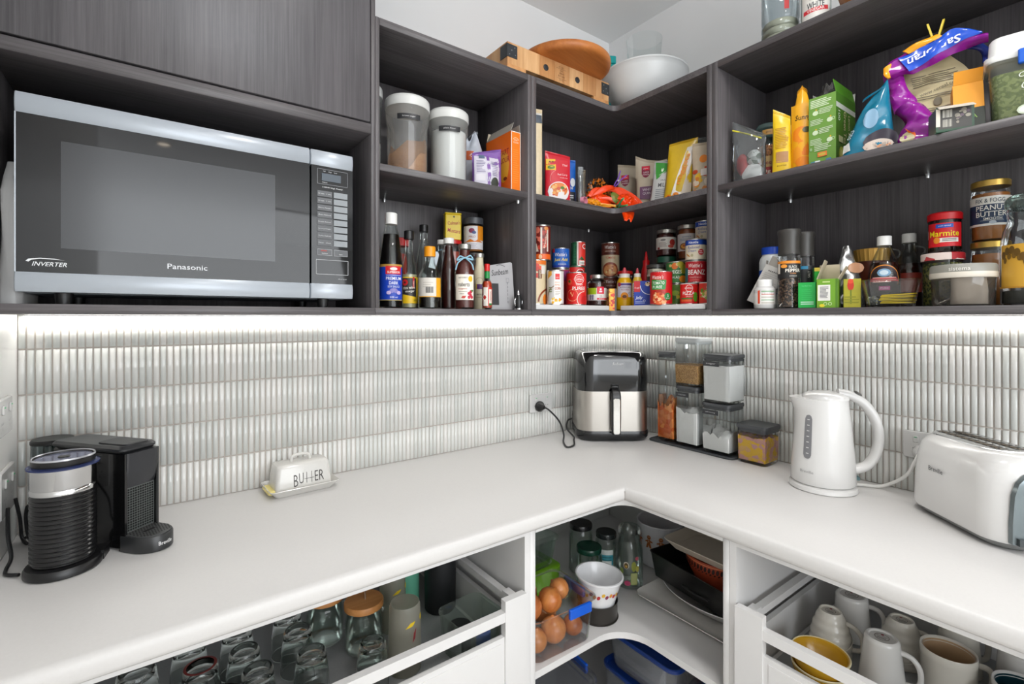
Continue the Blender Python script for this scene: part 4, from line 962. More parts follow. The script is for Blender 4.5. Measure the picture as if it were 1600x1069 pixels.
for nm, pp in (('twine', [(0.023 * cos(a), 0.023 * sin(a), 0.147) for a in [radians(k * 20) for k in range(19)]]),
               ('bow', curve([(0.0, -0.025, 0.147), (-0.014, -0.028, 0.152), (-0.022, -0.028, 0.140), (-0.006, -0.030, 0.146), (0.004, -0.030, 0.148), (0.016, -0.028, 0.154), (0.023, -0.028, 0.142), (0.004, -0.029, 0.147)])),
               ('bow_tail', curve([(-0.004, -0.029, 0.146), (-0.020, -0.030, 0.132), (-0.026, -0.031, 0.112)])), ('bow_tail', curve([(0.004, -0.029, 0.146), (0.020, -0.031, 0.130), (0.025, -0.032, 0.112)]))):
    B().tube(pp, 0.0021, TW, 6).build(nm, t)
def cream(a):
    a.ring(0.0, 0.09, 0.012, 0.0128, '#8c6f3a', 24, 0, 180); a.rect(-0.0125, 0.040, -0.0117, 0.09, '#8c6f3a'); a.rect(0.0117, 0.040, 0.0125, 0.09, '#8c6f3a'); a.rect(-0.0125, 0.040, 0.0125, 0.0408, '#8c6f3a')
    a.rect(-0.008, 0.066, 0.0105, 0.082, '#5b2d6d'); a.rect(-0.011, 0.066, -0.008, 0.082, '#d6b43c'); a.text('AIOLI', 0, 0.049, 0.005, '#3a3028', w=0.018, shear=0.2)
bottle('cream coloured aioli bottle with silver cap behind the hot sauce', -0.799, -0.168, 0.0195, 0.182, 0.0125, 0.115, 0.145, 0.013, SILC, mat('#e6dcc0', 0.4), 0.150, cream, gm=mat('#ddd2b4', 0.25), name='aioli_bottle')
def tab(a):
    a.rect(-0.014, 0.010, 0.016, 0.066, '#e3ddd2'); a.rect(0.0, 0.010, 0.016, 0.066, '#c9372d'); a.rect(0.003, 0.016, 0.013, 0.060, '#e3ddd2'); a.poly([(-0.018, 0.036), (-0.010, 0.050), (-0.002, 0.036), (-0.010, 0.022)], '#efe9df')
    a.poly([(-0.0155, 0.036), (-0.010, 0.0455), (-0.0045, 0.036), (-0.010, 0.0265)], '#b52a22'); a.text('PEPPER', 0.008, 0.040, 0.0035, '#b52a22', rot=90, w=0.030); a.rect(0.003, 0.012, 0.013, 0.018, '#2f7c3f')
t = bottle('small hot pepper sauce bottle with red cap and green neck band', -0.832, -0.262, 0.0155, 0.138, 0.0065, 0.075, 0.094, 0.022, CAPR, mat('#c4401c', 0.3), 0.085, tab, capr=0.0085, name='hot_sauce_bottle', rz=-0.4)
B().lathe([(0.0085, 0.094), (0.0078, 0.115)], mat('#1f8a3f', 0.35), 18).build('neck_band', t)
t = thing('instruction_booklet', 'grey appliance booklet leaning behind the hot sauce bottle', 'booklet', (-0.758, -0.232, S1 + 0.0006), radians(-6), rot=(radians(-4), 0, radians(-6)))
q = B(); q.prism([(-0.040, 0.0), (0.048, 0.0), (0.043, 0.150), (0.036, 0.153), (-0.044, 0.138)], -0.005, 0.005, mat('#a9a8aa', 0.5, var=0.03), T=lambda p: (p[0], p[2], p[1])); q.build('cover', t)
a = Art(on_front(-0.005), step=0.3); a.text('Sunbeam', -0.004, 0.119, 0.018, '#2e2e30', w=0.062, shear=0.3, rot=9); a.rect(-0.039, 0.014, -0.010, 0.082, '#2e2e30'); a.ring(-0.002, 0.116, 0.026, 0.0275, '#2e2e30', 16, 50, 120)
for k in range(6): a.rect(0.022, 0.020 + k * 0.012, 0.0235, 0.028 + k * 0.012, '#6d6d70')
frame(a, 0.018, 0.086, 0.028, 0.100, 0.0006, '#6d6d70'); a.build(t)
t = thing('car_charger', 'small black car charger standing at the end of the sauce shelf', 'charger', (-0.7195, -0.272, S1))
B().lathe([(0.010, 0.0006), (0.011, 0.004), (0.0118, 0.030), (0.009, 0.040), (0.0075, 0.046)], BLACK, 18).build('charger_body', t)
B().lathe([(0.0045, 0.046), (0.004, 0.054), (0.0015, 0.062), (0, 0.0625)], CHROME, 14).build('tip', t)
B().lathe([(0.0105, 0.0003), (0.0122, 0.001), (0.0122, 0.004)], CHROME, 18).build('base_ring', t)
for s in (-1, 1): B().tube(curve([(s * 0.0105, 0, 0.036), (s * 0.0142, 0, 0.030), (s * 0.0138, 0, 0.018), (s * 0.011, 0, 0.012)]), 0.0012, CHROME, 6).build('side_spring', t)
jar('red lidded jar carrying the yellow mustard tin', -0.852, -0.085, S1, 0.033, 0.2285, CAPR, mat('#9c3a24', 0.35, var=0.1), 0.19, rn=0.029)
t = thing('mustard_tin', 'yellow rectangular mustard tin standing on a jar under the shelf', 'tin', (-0.852, -0.085, S1 + 0.229), radians(-18))
q = B(); q.rbox(0.054, 0.036, 0.0004, 0.084, 0.004, mat('#e2c414', 0.3, var=0.04), 0.002); q.rbox(0.056, 0.038, 0.084, 0.090, 0.004, mat('#e2c414', 0.3, var=0.04), 0.002); q.build('tin_body', t)
a = Art(on_front(-0.018), step=0.3); a.text("Colman's", 0.002, 0.056, 0.012, '#b5271d', w=0.042, rot=6, bold=0.02); a.text('Mustard', 0.002, 0.030, 0.013, '#b5271d', w=0.042, rot=-6, bold=0.02); a.ell(0.002, 0.076, 0.003, 0.003, '#4a3a12'); a.poly([(-0.006, 0.042), (0.008, 0.046), (0.010, 0.043), (-0.004, 0.040)], '#7a5a1c'); a.build(t)
def mild(a):
    a.rect(-0.040, 0.010, 0.040, 0.088, '#e2dfe2'); a.rect(0.014, 0.040, 0.040, 0.088, '#e58d1d'); a.text('MILD', -0.004, 0.052, 0.006, '#a5492c', w=0.022); a.ell(-0.006, 0.072, 0.010, 0.008, '#8d3a58'); a.ell(0.002, 0.066, 0.007, 0.005, '#3f4f86')
    a.poly([(-0.03, 0.034), (-0.01, 0.044), (0.004, 0.036), (0.014, 0.043), (0.034, 0.034)], '#dd7d28'); a.lines(-0.02, 0.02, 0.014, 0.030, 3, '#b9b4c0', 4)
jar('plain dark lidded jar under the mild paste jar', -0.770, -0.085, S1, 0.034, 0.193, CAPB, mat('#8a5a2a', 0.4), 0.15, rn=0.031)
jar('black lidded jar with orange and white label marked mild', -0.770, -0.085, S1 + 0.1935, 0.034, 0.118, mat('#4b4d52', 0.3), mat('#a5662a', 0.4), 0.09, mild, rn=0.032, lidh=0.022, sh=0.008)

# ------------------------------------------------------------------ flour canisters, bags and the orange box
PLAST = glass('#f1f3f2', 0.6, haze=0.22); PLID = mat('#dfe0dd', 0.3, var=0.02)
def flourcan(label, x, y, r, h, fm, fill, strip, uneven=0.0, rz=None):
    t = thing('flour_canister', label, 'canister', (x, y, S2), turn(x, y) if rz is None else rz)
    p = [(r * 0.84, 0.0006), (r * 0.88, 0.006), (r * 0.89, h * 0.66), (r * 0.97, h * 0.75), (r * 0.97, h - 0.03)]
    B().lathe(p, PLAST, 36, cap1=False).build('clear_body', t)
    B().lathe([(r * 0.98, h - 0.030), (r, h - 0.027), (r, h - 0.010), (r * 0.985, h - 0.004), (r * 0.93, h), (r * 0.90, h - 0.003), (0, h - 0.004)], PLID, 36).build('lid', t)
    q = B(); rings = []
    for k, z in ((0.84, 0.008), (0.855, 0.02), (0.855, None)):
        ring = []
        for j in range(36):
            a = 2 * pi * j / 36; ring.append((r * k * cos(a), r * k * sin(a), z if z else fill + uneven * sin(a + 0.5) + uneven * 0.2 * sin(5 * a)))
        rings.append(ring)
    q.loft(rings, fm); q.build('contents', t)
    a = Art(on_round(r * 0.975)); a.rect(-0.030, h * 0.69, 0.036, h * 0.755, '#26272a'); a.text(strip, 0.003, h * 0.722, 0.0055, '#d2d2d2', w=0.036); a.build(t)
    return t
flourcan('narrow clear canister with pale lid half hidden by the shelf partition', -1.1385, -0.085, 0.044, 0.285, FLOUR, 0.12, 'flour')
flourcan('clear canister of brown sugar piled to one side, pale lid', -1.050, -0.170, 0.0645, 0.236, speckle('brown_sugar', '#b9773f', '#cf965c', 500, 0.8, 0.5, 0.4, 0.3), 0.085, 'brown sugar', 0.055)
flourcan('clear canister full of white flour beside the crumpled bags', -0.914, -0.170, 0.0625, 0.233, FLOUR, 0.17, 'plain flour')
pouch('paper_bag', 'brown edged flour bag standing behind the blue white bag', 'bag', -0.842, -0.065, S2, 0.05, 0.15, 0.03, mat('#8d5227', 0.55, var=0.1), rz=-0.5, seed=1)
pouch('plastic_bag', 'crumpled clear and blue bag with twisted top', 'bag', -0.800, -0.125, S2, 0.075, 0.205, 0.045, mat('#bcc2cc', 0.3, var=0.12, scale=60), lambda a: (a.rect(-0.02, 0.12, 0.03, 0.15, '#b5552f'), a.rect(-0.034, 0.13, -0.024, 0.14, '#2f5fb0'), a.text('Cocoa', 0.006, 0.135, 0.010, '#efe4da', w=0.026)), rz=-0.5, rough=0.004, seed=2, taper=lambda k: 1 - 0.55 * max(0, k - 0.7) / 0.3, top=lambda u: 0.018 * sin(3 * u))
def lila(a):
    a.rect(-0.044, 0.012, 0.036, 0.108, '#cfcbd8', 6); a.rect(-0.006, 0.012, 0.004, 0.112, '#7a4f9e', 6); a.rect(0.034, 0.01, 0.044, 0.115, '#7a4f9e', 6); a.lines(-0.038, -0.010, 0.055, 0.095, 8, '#8f88a6', 1); a.lines(0.008, 0.030, 0.045, 0.100, 10, '#8f88a6', 2)
    a.ell(0.020, 0.026, 0.014, 0.016, '#3b3f36'); a.ell(0.020, 0.022, 0.009, 0.007, '#8f9a4a'); a.text('ground almonds', 0.020, 0.034, 0.004, '#e6e4dc', w=0.022); a.rect(-0.040, 0.03, -0.012, 0.05, '#e2dfe6', 2); a.rect(-0.03, 0.1, -0.012, 0.112, '#5d6d86')
pouch('ground_nut_bag', 'purple and white plastic bag with a dark round emblem', 'bag', -0.802, -0.215, S2, 0.096, 0.130, 0.05, mat('#8460a8', 0.3, var=0.1), lila, rz=-0.25, rough=0.0035, seed=5, top=lambda u: 0.012 * u)
def obox(a):
    a.rect(-0.0185, 0.0, 0.0185, 0.195, '#ef7a14'); frame(a, -0.0185, 0.0, 0.0185, 0.195, 0.0022, '#f3e9da'); a.ring(0, 0.163, 0.012, 0.0135, '#f7d9a6', 16, 30, 150); a.text('TART', 0, 0.168, 0.005, '#f7e6c8', w=0.018); a.text('FLOUR', 0, 0.160, 0.005, '#f7e6c8', w=0.020); a.lines(-0.012, 0.012, 0.03, 0.14, 16, '#f39238', 3, 0.3)
def obox2(a):
    a.rect(-0.07, 0.0, 0.07, 0.195, '#ee6d17'); a.ell(0.03, 0.09, 0.03, 0.05, '#f4b02b'); a.text('TART', 0.035, 0.135, 0.018, '#b5271c', w=0.05, bold=0.02); a.text('FLOUR', 0.035, 0.110, 0.018, '#b5271c', w=0.055, bold=0.02); a.poly([(0.0, 0.02), (0.06, 0.03), (0.05, 0.07), (0.01, 0.06)], '#f2c23a'); a.ell(0.04, 0.05, 0.010, 0.006, '#8a3a16')
carton('flour_box', 'orange flour box with opened grey flaps', -0.7235, -0.193, S2, 0.037, 0.14, 0.195, mat('#ee7415', 0.5), obox, None, obox2, flaps=[('L', 0.03, -22, mat('#a9a39a', 0.8)), ('B', 0.03, -20, mat('#c9bda8', 0.8)), ('R', 0.025, -8, mat('#a9a39a', 0.8))])

# ------------------------------------------------------------------ corner unit, middle shelf
pouch('pasta_packet', 'tall slim cream packet of dried spaghetti beside the partition', 'packet', -0.632, -0.255, S2, 0.040, 0.292, 0.03, mat('#d9c7a5', 0.4, var=0.1, scale=90), lambda a: (a.rect(-0.018, 0.245, 0.018, 0.272, '#4c5560', 3), a.rect(-0.018, 0.272, 0.018, 0.278, '#c9c6c0', 2)), rz=-0.35, rough=0.0015, seed=4)
def soup(a):
    a.rect(-0.044, 0.006, 0.044, 0.158, '#cf1f30', 8); a.rect(-0.044, 0.120, -0.010, 0.160, '#e9b91c', 3); a.ell(-0.026, 0.130, 0.013, 0.007, '#5d7d2a'); a.ell(-0.030, 0.150, 0.004, 0.003, '#7d4a1c'); a.ell(-0.020, 0.150, 0.004, 0.003, '#7d4a1c')
    a.text('Thai', 0.024, 0.140, 0.008, '#f3dede', w=0.020, shear=0.2); a.text('Red Curry', 0.014, 0.104, 0.009, '#f3e2e2', w=0.036); a.text('noodle soup', 0.018, 0.093, 0.005, '#f3d2d2', w=0.030); a.ring(0.0, 0.090, 0.030, 0.031, '#e9a0a0', 18, 110, 200)
    a.ell(0, 0.045, 0.039, 0.034, '#e8e2e2'); a.poly([(-0.02, 0.02), (0.02, 0.02), (0.012, 0.004), (-0.012, 0.004)], '#e8e2e2'); a.ell(0, 0.052, 0.033, 0.024, '#dd7a2c'); a.specks(-0.022, 0.024, 0.036, 0.066, 16, ['#e9a24a', '#c94a22', '#f0c07a'], 0.006, 3); a.ell(0.012, 0.058, 0.008, 0.005, '#4f7d2f')
pouch('soup_pouch', 'red noodle soup pouch picturing a bowl of curry', 'pouch', -0.503, -0.215, S2, 0.092, 0.182, 0.03, mat('#cf1f30', 0.28, var=0.05), soup, rz=-0.42, rough=0.001, seed=7, top=lambda u: -0.008 * u)
pouch('blue_pouch', 'blue pouch standing behind the red soup pouch', 'pouch', -0.412, -0.165, S2, 0.066, 0.190, 0.025, mat('#1c63c0', 0.3, var=0.05), lambda a: (a.rect(-0.03, 0.01, 0.03, 0.07, '#23242a', 4), a.ell(0.020, 0.105, 0.010, 0.016, '#e4e8ee'), a.text('Rice', 0.006, 0.085, 0.012, '#eef2f6', w=0.03, bold=0.02), a.lines(-0.022, 0.024, 0.02, 0.06, 5, '#c9ccd0', 2)), rz=-0.5, seed=8)
pouch('clear_sachet', 'clear plastic sachet standing edge on by the blue pouch', 'sachet', -0.400, -0.225, S2, 0.020, 0.152, 0.012, glass('#eef2f2', 0.9, haze=0.12), rz=-0.5, seed=9)
pouch('clear_sachet', 'narrow amber edged clear sachet beside the heaped orange bag', 'sachet', -0.376, -0.215, S2, 0.018, 0.148, 0.012, glass('#e9dfcf', 0.9, haze=0.12), rz=-0.4, seed=11)
def heap(name, label, cat, x, y, z, blobs, mats_, seed=0, rz=0.0, amp=0.006, nm='packet'):
    """soft slumped plastic: each blob is a crumpled lump (cx, cy, cz, rx, ry, rz, material index)"""
    t = thing(name, label, cat, (x, y, z), rz)
    for bi, (cx, cy, cz, rx, ry, rzz, mi_) in enumerate(blobs):
        rings = []; n = 44; rows = 24
        for i in range(rows + 1):
            ph = -pi / 2 + pi * i / rows; r = []
            for j in range(n):
                th = 2 * pi * j / n; k = 1 + amp / max(rx, 0.01) * crumple(th / 6, ph / 5, seed + bi * 1.7) * 0.6
                r.append((cx + rx * k * cos(ph) * cos(th), cy + ry * k * cos(ph) * sin(th), max(0.001, cz + rzz * k * sin(ph))))
            rings.append(r)
        q = B(); q.loft(rings, mats_[mi_]); q.build(nm, t, angle=24)
    return t
ORB = mat('#f0440e', 0.25, var=0.12, scale=30); PATT = speckle('patterned_foil', '#17130f', '#c9701c', 120, 0.3, 0.55, 0.05, 0.3)
t = heap('snack_bag', 'slumped bright orange snack bag hanging over the corner shelf edge', 'bag', -0.27, -0.265, S2, [(-0.035, 0.022, 0.030, 0.060, 0.030, 0.032, 0), (0.028, -0.034, 0.030, 0.042, 0.034, 0.032, 0)], [ORB], 2, amp=0.006)
def ribbon(parent, name, pp, w, m, ph=0.0, side=(0.72, -0.55), th=0.004):
    """crumpled strip of film along pp, pleated across"""
    c = curve(pp, 6); n = len(c); q = B(); rings = []
    for i, p in enumerate(c):
        k = i / (n - 1); ww = w * (0.75 + 0.35 * sin(pi * k) + 0.10 * sin(9 * k + ph)); r = []
        for s_ in range(9):
            x = -1 + s_ / 4; fold = 0.30 * w * (1 - abs(x)) + 0.16 * w * sin(3.2 * x * pi / 2 + 5 * k + ph)
            r.append((p[0] + ww * x * side[0], p[1] + ww * x * side[1] - fold * 0.4, max(p[2] + fold, p[2] - 0.004)))
        r += [(a[0], a[1] + th * 0.5, a[2] - th) for a in reversed(r)]
        rings.append(r)
    q.loft(rings, m); return q.build(name, parent, angle=30)
for i, (pp, w) in enumerate((([(-0.020, 0.030, 0.085), (0.015, -0.020, 0.076), (0.038, -0.056, 0.048), (0.056, -0.088, 0.008)], 0.024), ([(0.010, 0.005, 0.055), (0.0, -0.035, 0.032), (-0.004, -0.068, 0.006), (-0.014, -0.084, -0.022), (-0.036, -0.100, -0.052)], 0.021),
        ([(-0.090, 0.018, 0.034), (-0.050, -0.010, 0.040), (-0.005, -0.034, 0.022)], 0.020), ([(-0.085, 0.040, 0.050), (-0.045, 0.020, 0.082), (0.0, 0.0, 0.086)], 0.024), ([(0.000, -0.020, 0.070), (0.030, -0.055, 0.040), (0.034, -0.080, 0.008)], 0.018), ([(-0.110, 0.012, 0.010), (-0.070, -0.005, 0.016), (-0.030, -0.030, 0.012)], 0.014))):
    ribbon(t, 'fold', pp, w, ORB if i != 5 else mat('#f39a1e', 0.3, var=0.25, scale=60), i * 1.3, side=((0.72, -0.55) if i % 2 else (0.35, -0.45)))
q = B(); q.lathe([(0.0, 0.012), (0.016, 0.010), (0.024, 0.0), (0.0, -0.001)], speckle('curry_print', '#8d7a3a', '#5f7d2f', 180, 0.4, 0.5, 0.2, 0.2), 18, T=lambda p: (-0.012 + p[0], -0.022 - p[2] * 0.9 + p[1] * 0.3, 0.045 + p[1])); q.build('picture_print', t)
heap('patterned_packet', 'dark patterned snack packet behind the orange bag', 'packet', -0.262, -0.185, S2, [(0, 0, 0.068, 0.062, 0.028, 0.068, 0)], [PATT], 6, amp=0.012)
heap('sweet_packet', 'orange yellow sweet packet under the orange bag', 'packet', -0.385, -0.266, S2, [(0, 0, 0.014, 0.036, 0.022, 0.015, 0)], [mat('#f39a1e', 0.3, var=0.25, scale=60)], 4, amp=0.01)
peg('purple clothes peg clipping the orange snack bag', -0.272, -0.292, S2 + 0.110, '#6a3aa8', (radians(20), radians(35), radians(-40)), 0.8)
peg('green clothes peg on the orange bag at the shelf edge', -0.292, -0.315, S2 + 0.012, '#22a566', (radians(70), radians(60), radians(-30)), 0.8)
t = thing('ribbon_ring', 'pink and white sticky roll lying at the shelf edge', 'roll', (-0.442, -0.284, S2 + 0.0), rot=(radians(0), 0, 0.4))
B().lathe([(0.018, -0.006), (0.021, -0.006), (0.021, 0.006), (0.018, 0.006), (0.018, -0.006)], mat('#dd8fa6', 0.4), 24, T=lambda p: (p[0], p[2], p[1] * 0.6 + 0.0135), cap0=False, cap1=False).build('roll', t)
def sup(txt):
    def f(a):
        F0 = a.f; a.f = lambda u, v, h: F0(u, v + 0.030, h)
        a.poly([(-0.034, 0.135), (-0.004, 0.135), (-0.004, 0.105), (-0.010, 0.093), (-0.019, 0.089), (-0.028, 0.093), (-0.034, 0.105)], '#7c1138'); a.rect(-0.032, 0.118, -0.006, 0.134, '#d5203a'); a.text('pams', -0.019, 0.124, 0.006, '#f3dede', w=0.016); a.text('SUPER', -0.019, 0.110, 0.0055, '#f0e2e4', w=0.022); a.text('FOODS', -0.019, 0.101, 0.0055, '#f0e2e4', w=0.022)
        a.ell(0.020, 0.076, 0.018, 0.012, '#b8a892'); a.poly([(-0.040, 0.012), (0.032, 0.004), (0.034, 0.036), (0.026, 0.056), (-0.040, 0.056)], '#6d4a68')
        if txt: a.text(txt[0], -0.012, 0.044, 0.0095, '#ded2dc', w=0.038); a.text(txt[1], -0.006, 0.030, 0.0095, '#ded2dc', w=0.048)
    return f
BEI = mat('#b5a995', 0.5, var=0.05)
pouch('grain_pouch', 'beige grain pouch partly covered by the white quinoa pouch', 'pouch', -0.135, -0.232, S2, 0.095, 0.205, 0.04, BEI, sup(None), rz=radians(-50), seed=12, top=lambda u: -0.006 * u)
pouch('grain_pouch', 'beige white quinoa pouch with purple panel', 'pouch', -0.166, -0.356, S2, 0.112, 0.190, 0.045, BEI, sup(('WHITE', 'QUINOA')), rz=radians(-52), seed=14, top=lambda u: 0.012 * (u * u) - 0.010 * u - 0.004)
def mill(a):
    a.rect(-0.038, 0.008, 0.038, 0.108, '#b9bab8', 6); a.poly([(-0.038, 0.150), (0.036, 0.138), (-0.030, 0.086)], '#2f8a2c'); a.ell(-0.012, 0.122, 0.004, 0.008, '#d6e6cf'); a.text('ORGANIC', -0.010, 0.108, 0.004, '#d6e6cf', w=0.024, rot=30); a.text('MILLET', 0.004, 0.066, 0.014, '#3c3c40', w=0.046, bold=0.02); a.text('HULLED', 0.004, 0.083, 0.006, '#4c4c50', w=0.032); a.lines(-0.026, 0.028, 0.016, 0.054, 6, '#84868a', 5)
pouch('grain_pouch', 'green and grey millet pouch tilted in front of the quinoa', 'pouch', -0.212, -0.437, S2, 0.085, 0.155, 0.035, mat('#a9aaa8', 0.45, var=0.04), mill, rz=radians(-58), seed=16, roll=0.12)
def nug(a):
    a.poly([(0.006, 0.004), (0.044, 0.004), (0.045, 0.175)], '#cfc3b2'); a.poly([(-0.022, 0.02), (0.012, 0.02), (0.044, 0.180), (0.016, 0.180)], '#e6e1da'); a.text('nuggets', 0.012, 0.105, 0.017, '#e8891c', w=0.105, rot=76, bold=0.04)
    for u, v in ((-0.03, 0.016), (-0.006, 0.020)): a.ell(u, v, 0.010, 0.009, '#e8891c'); a.ell(u, v, 0.005, 0.0045, '#a5351c')
pouch('sweets_packet', 'yellow and white sweets packet slanting beside the millet', 'packet', -0.210, -0.498, S2, 0.092, 0.205, 0.04, mat('#d2ae24', 0.3, var=0.1), nug, rz=radians(-62), seed=18, roll=0.10, top=lambda u: 0.006 * u)
def pol(a):
    a.specks(-0.04, 0.045, 0.012, 0.10, 24, ['#e8913a', '#efe0cc', '#c94f2c', '#f2c23a'], 0.010, 9); a.poly([(0.0, 0.120), (0.045, 0.165), (0.045, 0.180), (0.0, 0.130)], '#5f3a2a'); a.ell(-0.012, 0.122, 0.013, 0.013, '#ee8a22'); a.rect(-0.02, 0.066, 0.04, 0.088, '#f0e8e2', 2); a.text('mixed', 0.012, 0.030, 0.008, '#c23a2a', w=0.03)
pouch('sweets_packet', 'cream packet with orange pictures against the grinder partition', 'packet', -0.190, -0.600, S2, 0.098, 0.180, 0.045, mat('#cfc0a8', 0.35, var=0.12, scale=60), pol, rz=radians(-66), rough=0.003, seed=21)
pouch('plastic_bag', 'crumpled clear bag behind the yellow sweets packet', 'bag', -0.105, -0.520, S2, 0.12, 0.235, 0.05, glass('#dfe3e4', 0.8, haze=0.25), None, rz=radians(-62), rough=0.004, seed=23)

# ------------------------------------------------------------------ corner unit, tins on the lowest shelf
S3 = ZB1 + 0.0185
bpy.data.objects['tin_riser.001'].location = (-0.2, -0.489, ZB1)
def wattie(a, x, v, w, col='#f3ece6'): a.text("Wattie's", x, v, w * 0.30, col, w=w, shear=0.25, bold=0.0)
def tom(a):
    a.rect(-0.05, 0.004, 0.05, 0.150, '#d9c7a3'); a.rect(-0.05, 0.136, 0.05, 0.150, '#e6772a'); a.specks(-0.03, 0.032, 0.088, 0.132, 18, ['#cf3a24', '#e2573a', '#c2301f'], 0.010, 4); a.rect(0.010, 0.088, 0.024, 0.118, '#6d3a20'); a.text('pumpkin', 0.017, 0.103, 0.008, '#efe0c4', rot=90, w=0.026); a.rect(0.022, 0.104, 0.04, 0.132, '#e6e0da'); a.ring(0.055, 0.010, 0.040, 0.046, '#8a3c1a', 24, 90, 180); a.ell(0.040, 0.018, 0.012, 0.018, '#e8852c')
can('cream tomato soup tin beside the partition, under the meatball tin', -0.592, -0.198, S3, 0.040, 0.152, '#d9c7a3', tom, 'soup_tin')
def meat(a):
    a.rect(-0.04, 0.005, 0.04, 0.118, '#6d1f18'); a.specks(-0.026, 0.020, 0.035, 0.105, 26, ['#a8342a', '#c84c3c', '#8a241c', '#d9705c'], 0.008, 6); a.poly([(-0.030, 0.052), (-0.018, 0.058), (-0.010, 0.03), (-0.030, 0.03)], '#e4d6c4'); a.rect(-0.004, 0.02, 0.002, 0.112, '#e6dcd2'); a.rect(0.018, 0.03, 0.024, 0.108, '#d8cabc'); a.text('kransky', 0.013, 0.066, 0.009, '#f0d9c4', rot=80, w=0.05); a.rect(-0.04, 0.004, 0.04, 0.022, '#e8641f'); a.ell(-0.004, 0.012, 0.006, 0.008, '#f5c39a'); a.ell(0.016, 0.109, 0.008, 0.006, '#d88a4a')
can('tall meat patterned tin standing on the tomato soup tin', -0.562, -0.198, S3 + 0.1525, 0.031, 0.122, '#6d1f18', meat, 'meat_tin')
can('reddish purple tin under the blue tin', -0.446, -0.168, S3, 0.0325, 0.134, '#a5304a', lambda a: (a.rect(-0.05, 0.09, 0.05, 0.126, '#7d2a62'), a.rect(-0.05, 0.02, 0.05, 0.09, '#b8383c')))
def blue(a):
    a.rect(-0.05, 0.004, 0.05, 0.072, '#1f5bb2'); a.rect(-0.05, 0.004, 0.05, 0.012, '#2a3f9a'); a.rect(-0.036, 0.058, -0.022, 0.072, '#c22a3a'); wattie(a, 0.002, 0.050, 0.045); a.text('Just Add', 0.002, 0.030, 0.015, '#f0d64a', w=0.052, shear=0.2, bold=0.02); a.text('MUSHROOM', 0.006, 0.0145, 0.005, '#e9ecf4', w=0.028)
can('blue cooking sauce tin with yellow script', -0.446, -0.168, S3 + 0.1345, 0.0325, 0.074, '#1f5bb2', blue)
can('red tin with green edged lid under the green and red tin', -0.350, -0.147, S3, 0.0345, 0.150, '#cf2420', lambda a: (a.rect(-0.05, 0.004, 0.05, 0.146, '#cf2420'), a.rect(0.006, 0.118, 0.034, 0.132, '#2a2420'), a.ring(0.02, 0.122, 0.016, 0.018, '#efe6e0', 14, 10, 170), a.rect(-0.034, 0.118, -0.022, 0.132, '#e0d6cc')), lidc=mat('#3f6b50', 0.35, 0.5))
def gr(a):
    a.rect(-0.045, 0.004, 0.045, 0.092, '#d8352b'); a.rect(-0.045, 0.004, -0.004, 0.092, '#1f5a3a'); a.lines(-0.020, -0.008, 0.012, 0.086, 18, '#4f8a68', 6, 0.4); a.rect(-0.005, 0.004, 0.001, 0.092, '#d9d2c8'); a.poly([(0.002, 0.026), (0.014, 0.038), (0.026, 0.024)], '#1f5a2c'); a.rect(0.004, 0.006, 0.027, 0.022, '#dedad2'); a.text('Tomatoes', 0.016, 0.014, 0.007, '#55504a', w=0.020); a.text('C', 0.024, 0.076, 0.02, '#f0d9d4', bold=0.03)
can('green and red tomato tin on top of a red tin', -0.336, -0.147, S3 + 0.1505, 0.0275, 0.095, '#d8352b', gr)
def corn(a):
    a.rect(-0.04, 0.003, 0.04, 0.112, '#d6d2cf'); a.poly([(-0.028, 0.112), (-0.012, 0.112), (-0.012, 0.098), (-0.030, 0.085)], '#e8a840'); a.ring(0.018, 0.020, 0.046, 0.049, '#8a6a4c', 20, 95, 190); a.rect(-0.004, 0.012, 0.020, 0.110, '#eeece9'); a.rect(0.0, 0.084, 0.015, 0.103, '#d8262a'); a.text('pams', 0.0075, 0.090, 0.004, '#f6e2e0', w=0.010)
    for i, (s, z) in enumerate((('WHOLE', 0.074), ('KERNEL', 0.066))): a.text(s, 0.007, z, 0.005, '#e8935a', w=0.016)
    a.text('CORN', 0.008, 0.054, 0.009, '#c9602a', w=0.019, bold=0.01); a.lines(0.0, 0.016, 0.030, 0.046, 3, '#c4b9b0', 2); a.ell(0.004, 0.012, 0.020, 0.014, '#f2ede8'); a.specks(-0.010, 0.018, 0.006, 0.022, 14, ['#f0b52a', '#e8a31c', '#f6cf5a'], 0.004, 3); a.lines(-0.022, -0.010, 0.04, 0.06, 3, '#7d8a5a', 1)
can('white sweetcorn tin with red square badge', -0.553, -0.259, S3, 0.0285, 0.116, '#d6d2cf', corn)
def pur(a):
    a.rect(-0.055, 0.003, 0.055, 0.112, '#d41f1d'); a.ring(0.011, 0.090, 0.016, 0.0175, '#f2e4e0', 28); a.ell(0.011, 0.090, 0.0195, 0.0085, '#f2e4e0'); a.ell(0.011, 0.090, 0.018, 0.0072, '#d41f1d'); a.text('tomato', 0.011, 0.090, 0.007, '#f6eae6', w=0.028, bold=0.02); a.text('Tomato', 0.010, 0.072, 0.007, '#f6eae6', w=0.025); a.text('PUREE', 0.010, 0.058, 0.012, '#f6eae6', w=0.046, bold=0.025)
    a.ell(-0.024, 0.080, 0.010, 0.011, '#e04a35'); a.ell(-0.025, 0.083, 0.005, 0.005, '#4a5a20'); a.ring(-0.014, 0.034, 0.019, 0.0205, '#ef9c74', 26); a.poly([(-0.022, 0.042), (-0.014, 0.032), (-0.018, 0.048)], '#f0a070'); a.poly([(-0.016, 0.030), (-0.008, 0.046), (-0.010, 0.030)], '#ef9c74'); a.ring(0.030, 0.020, 0.026, 0.0285, '#f3c4b8', 24, 90, 230); a.ell(0.034, 0.018, 0.016, 0.016, '#bf1a1c')
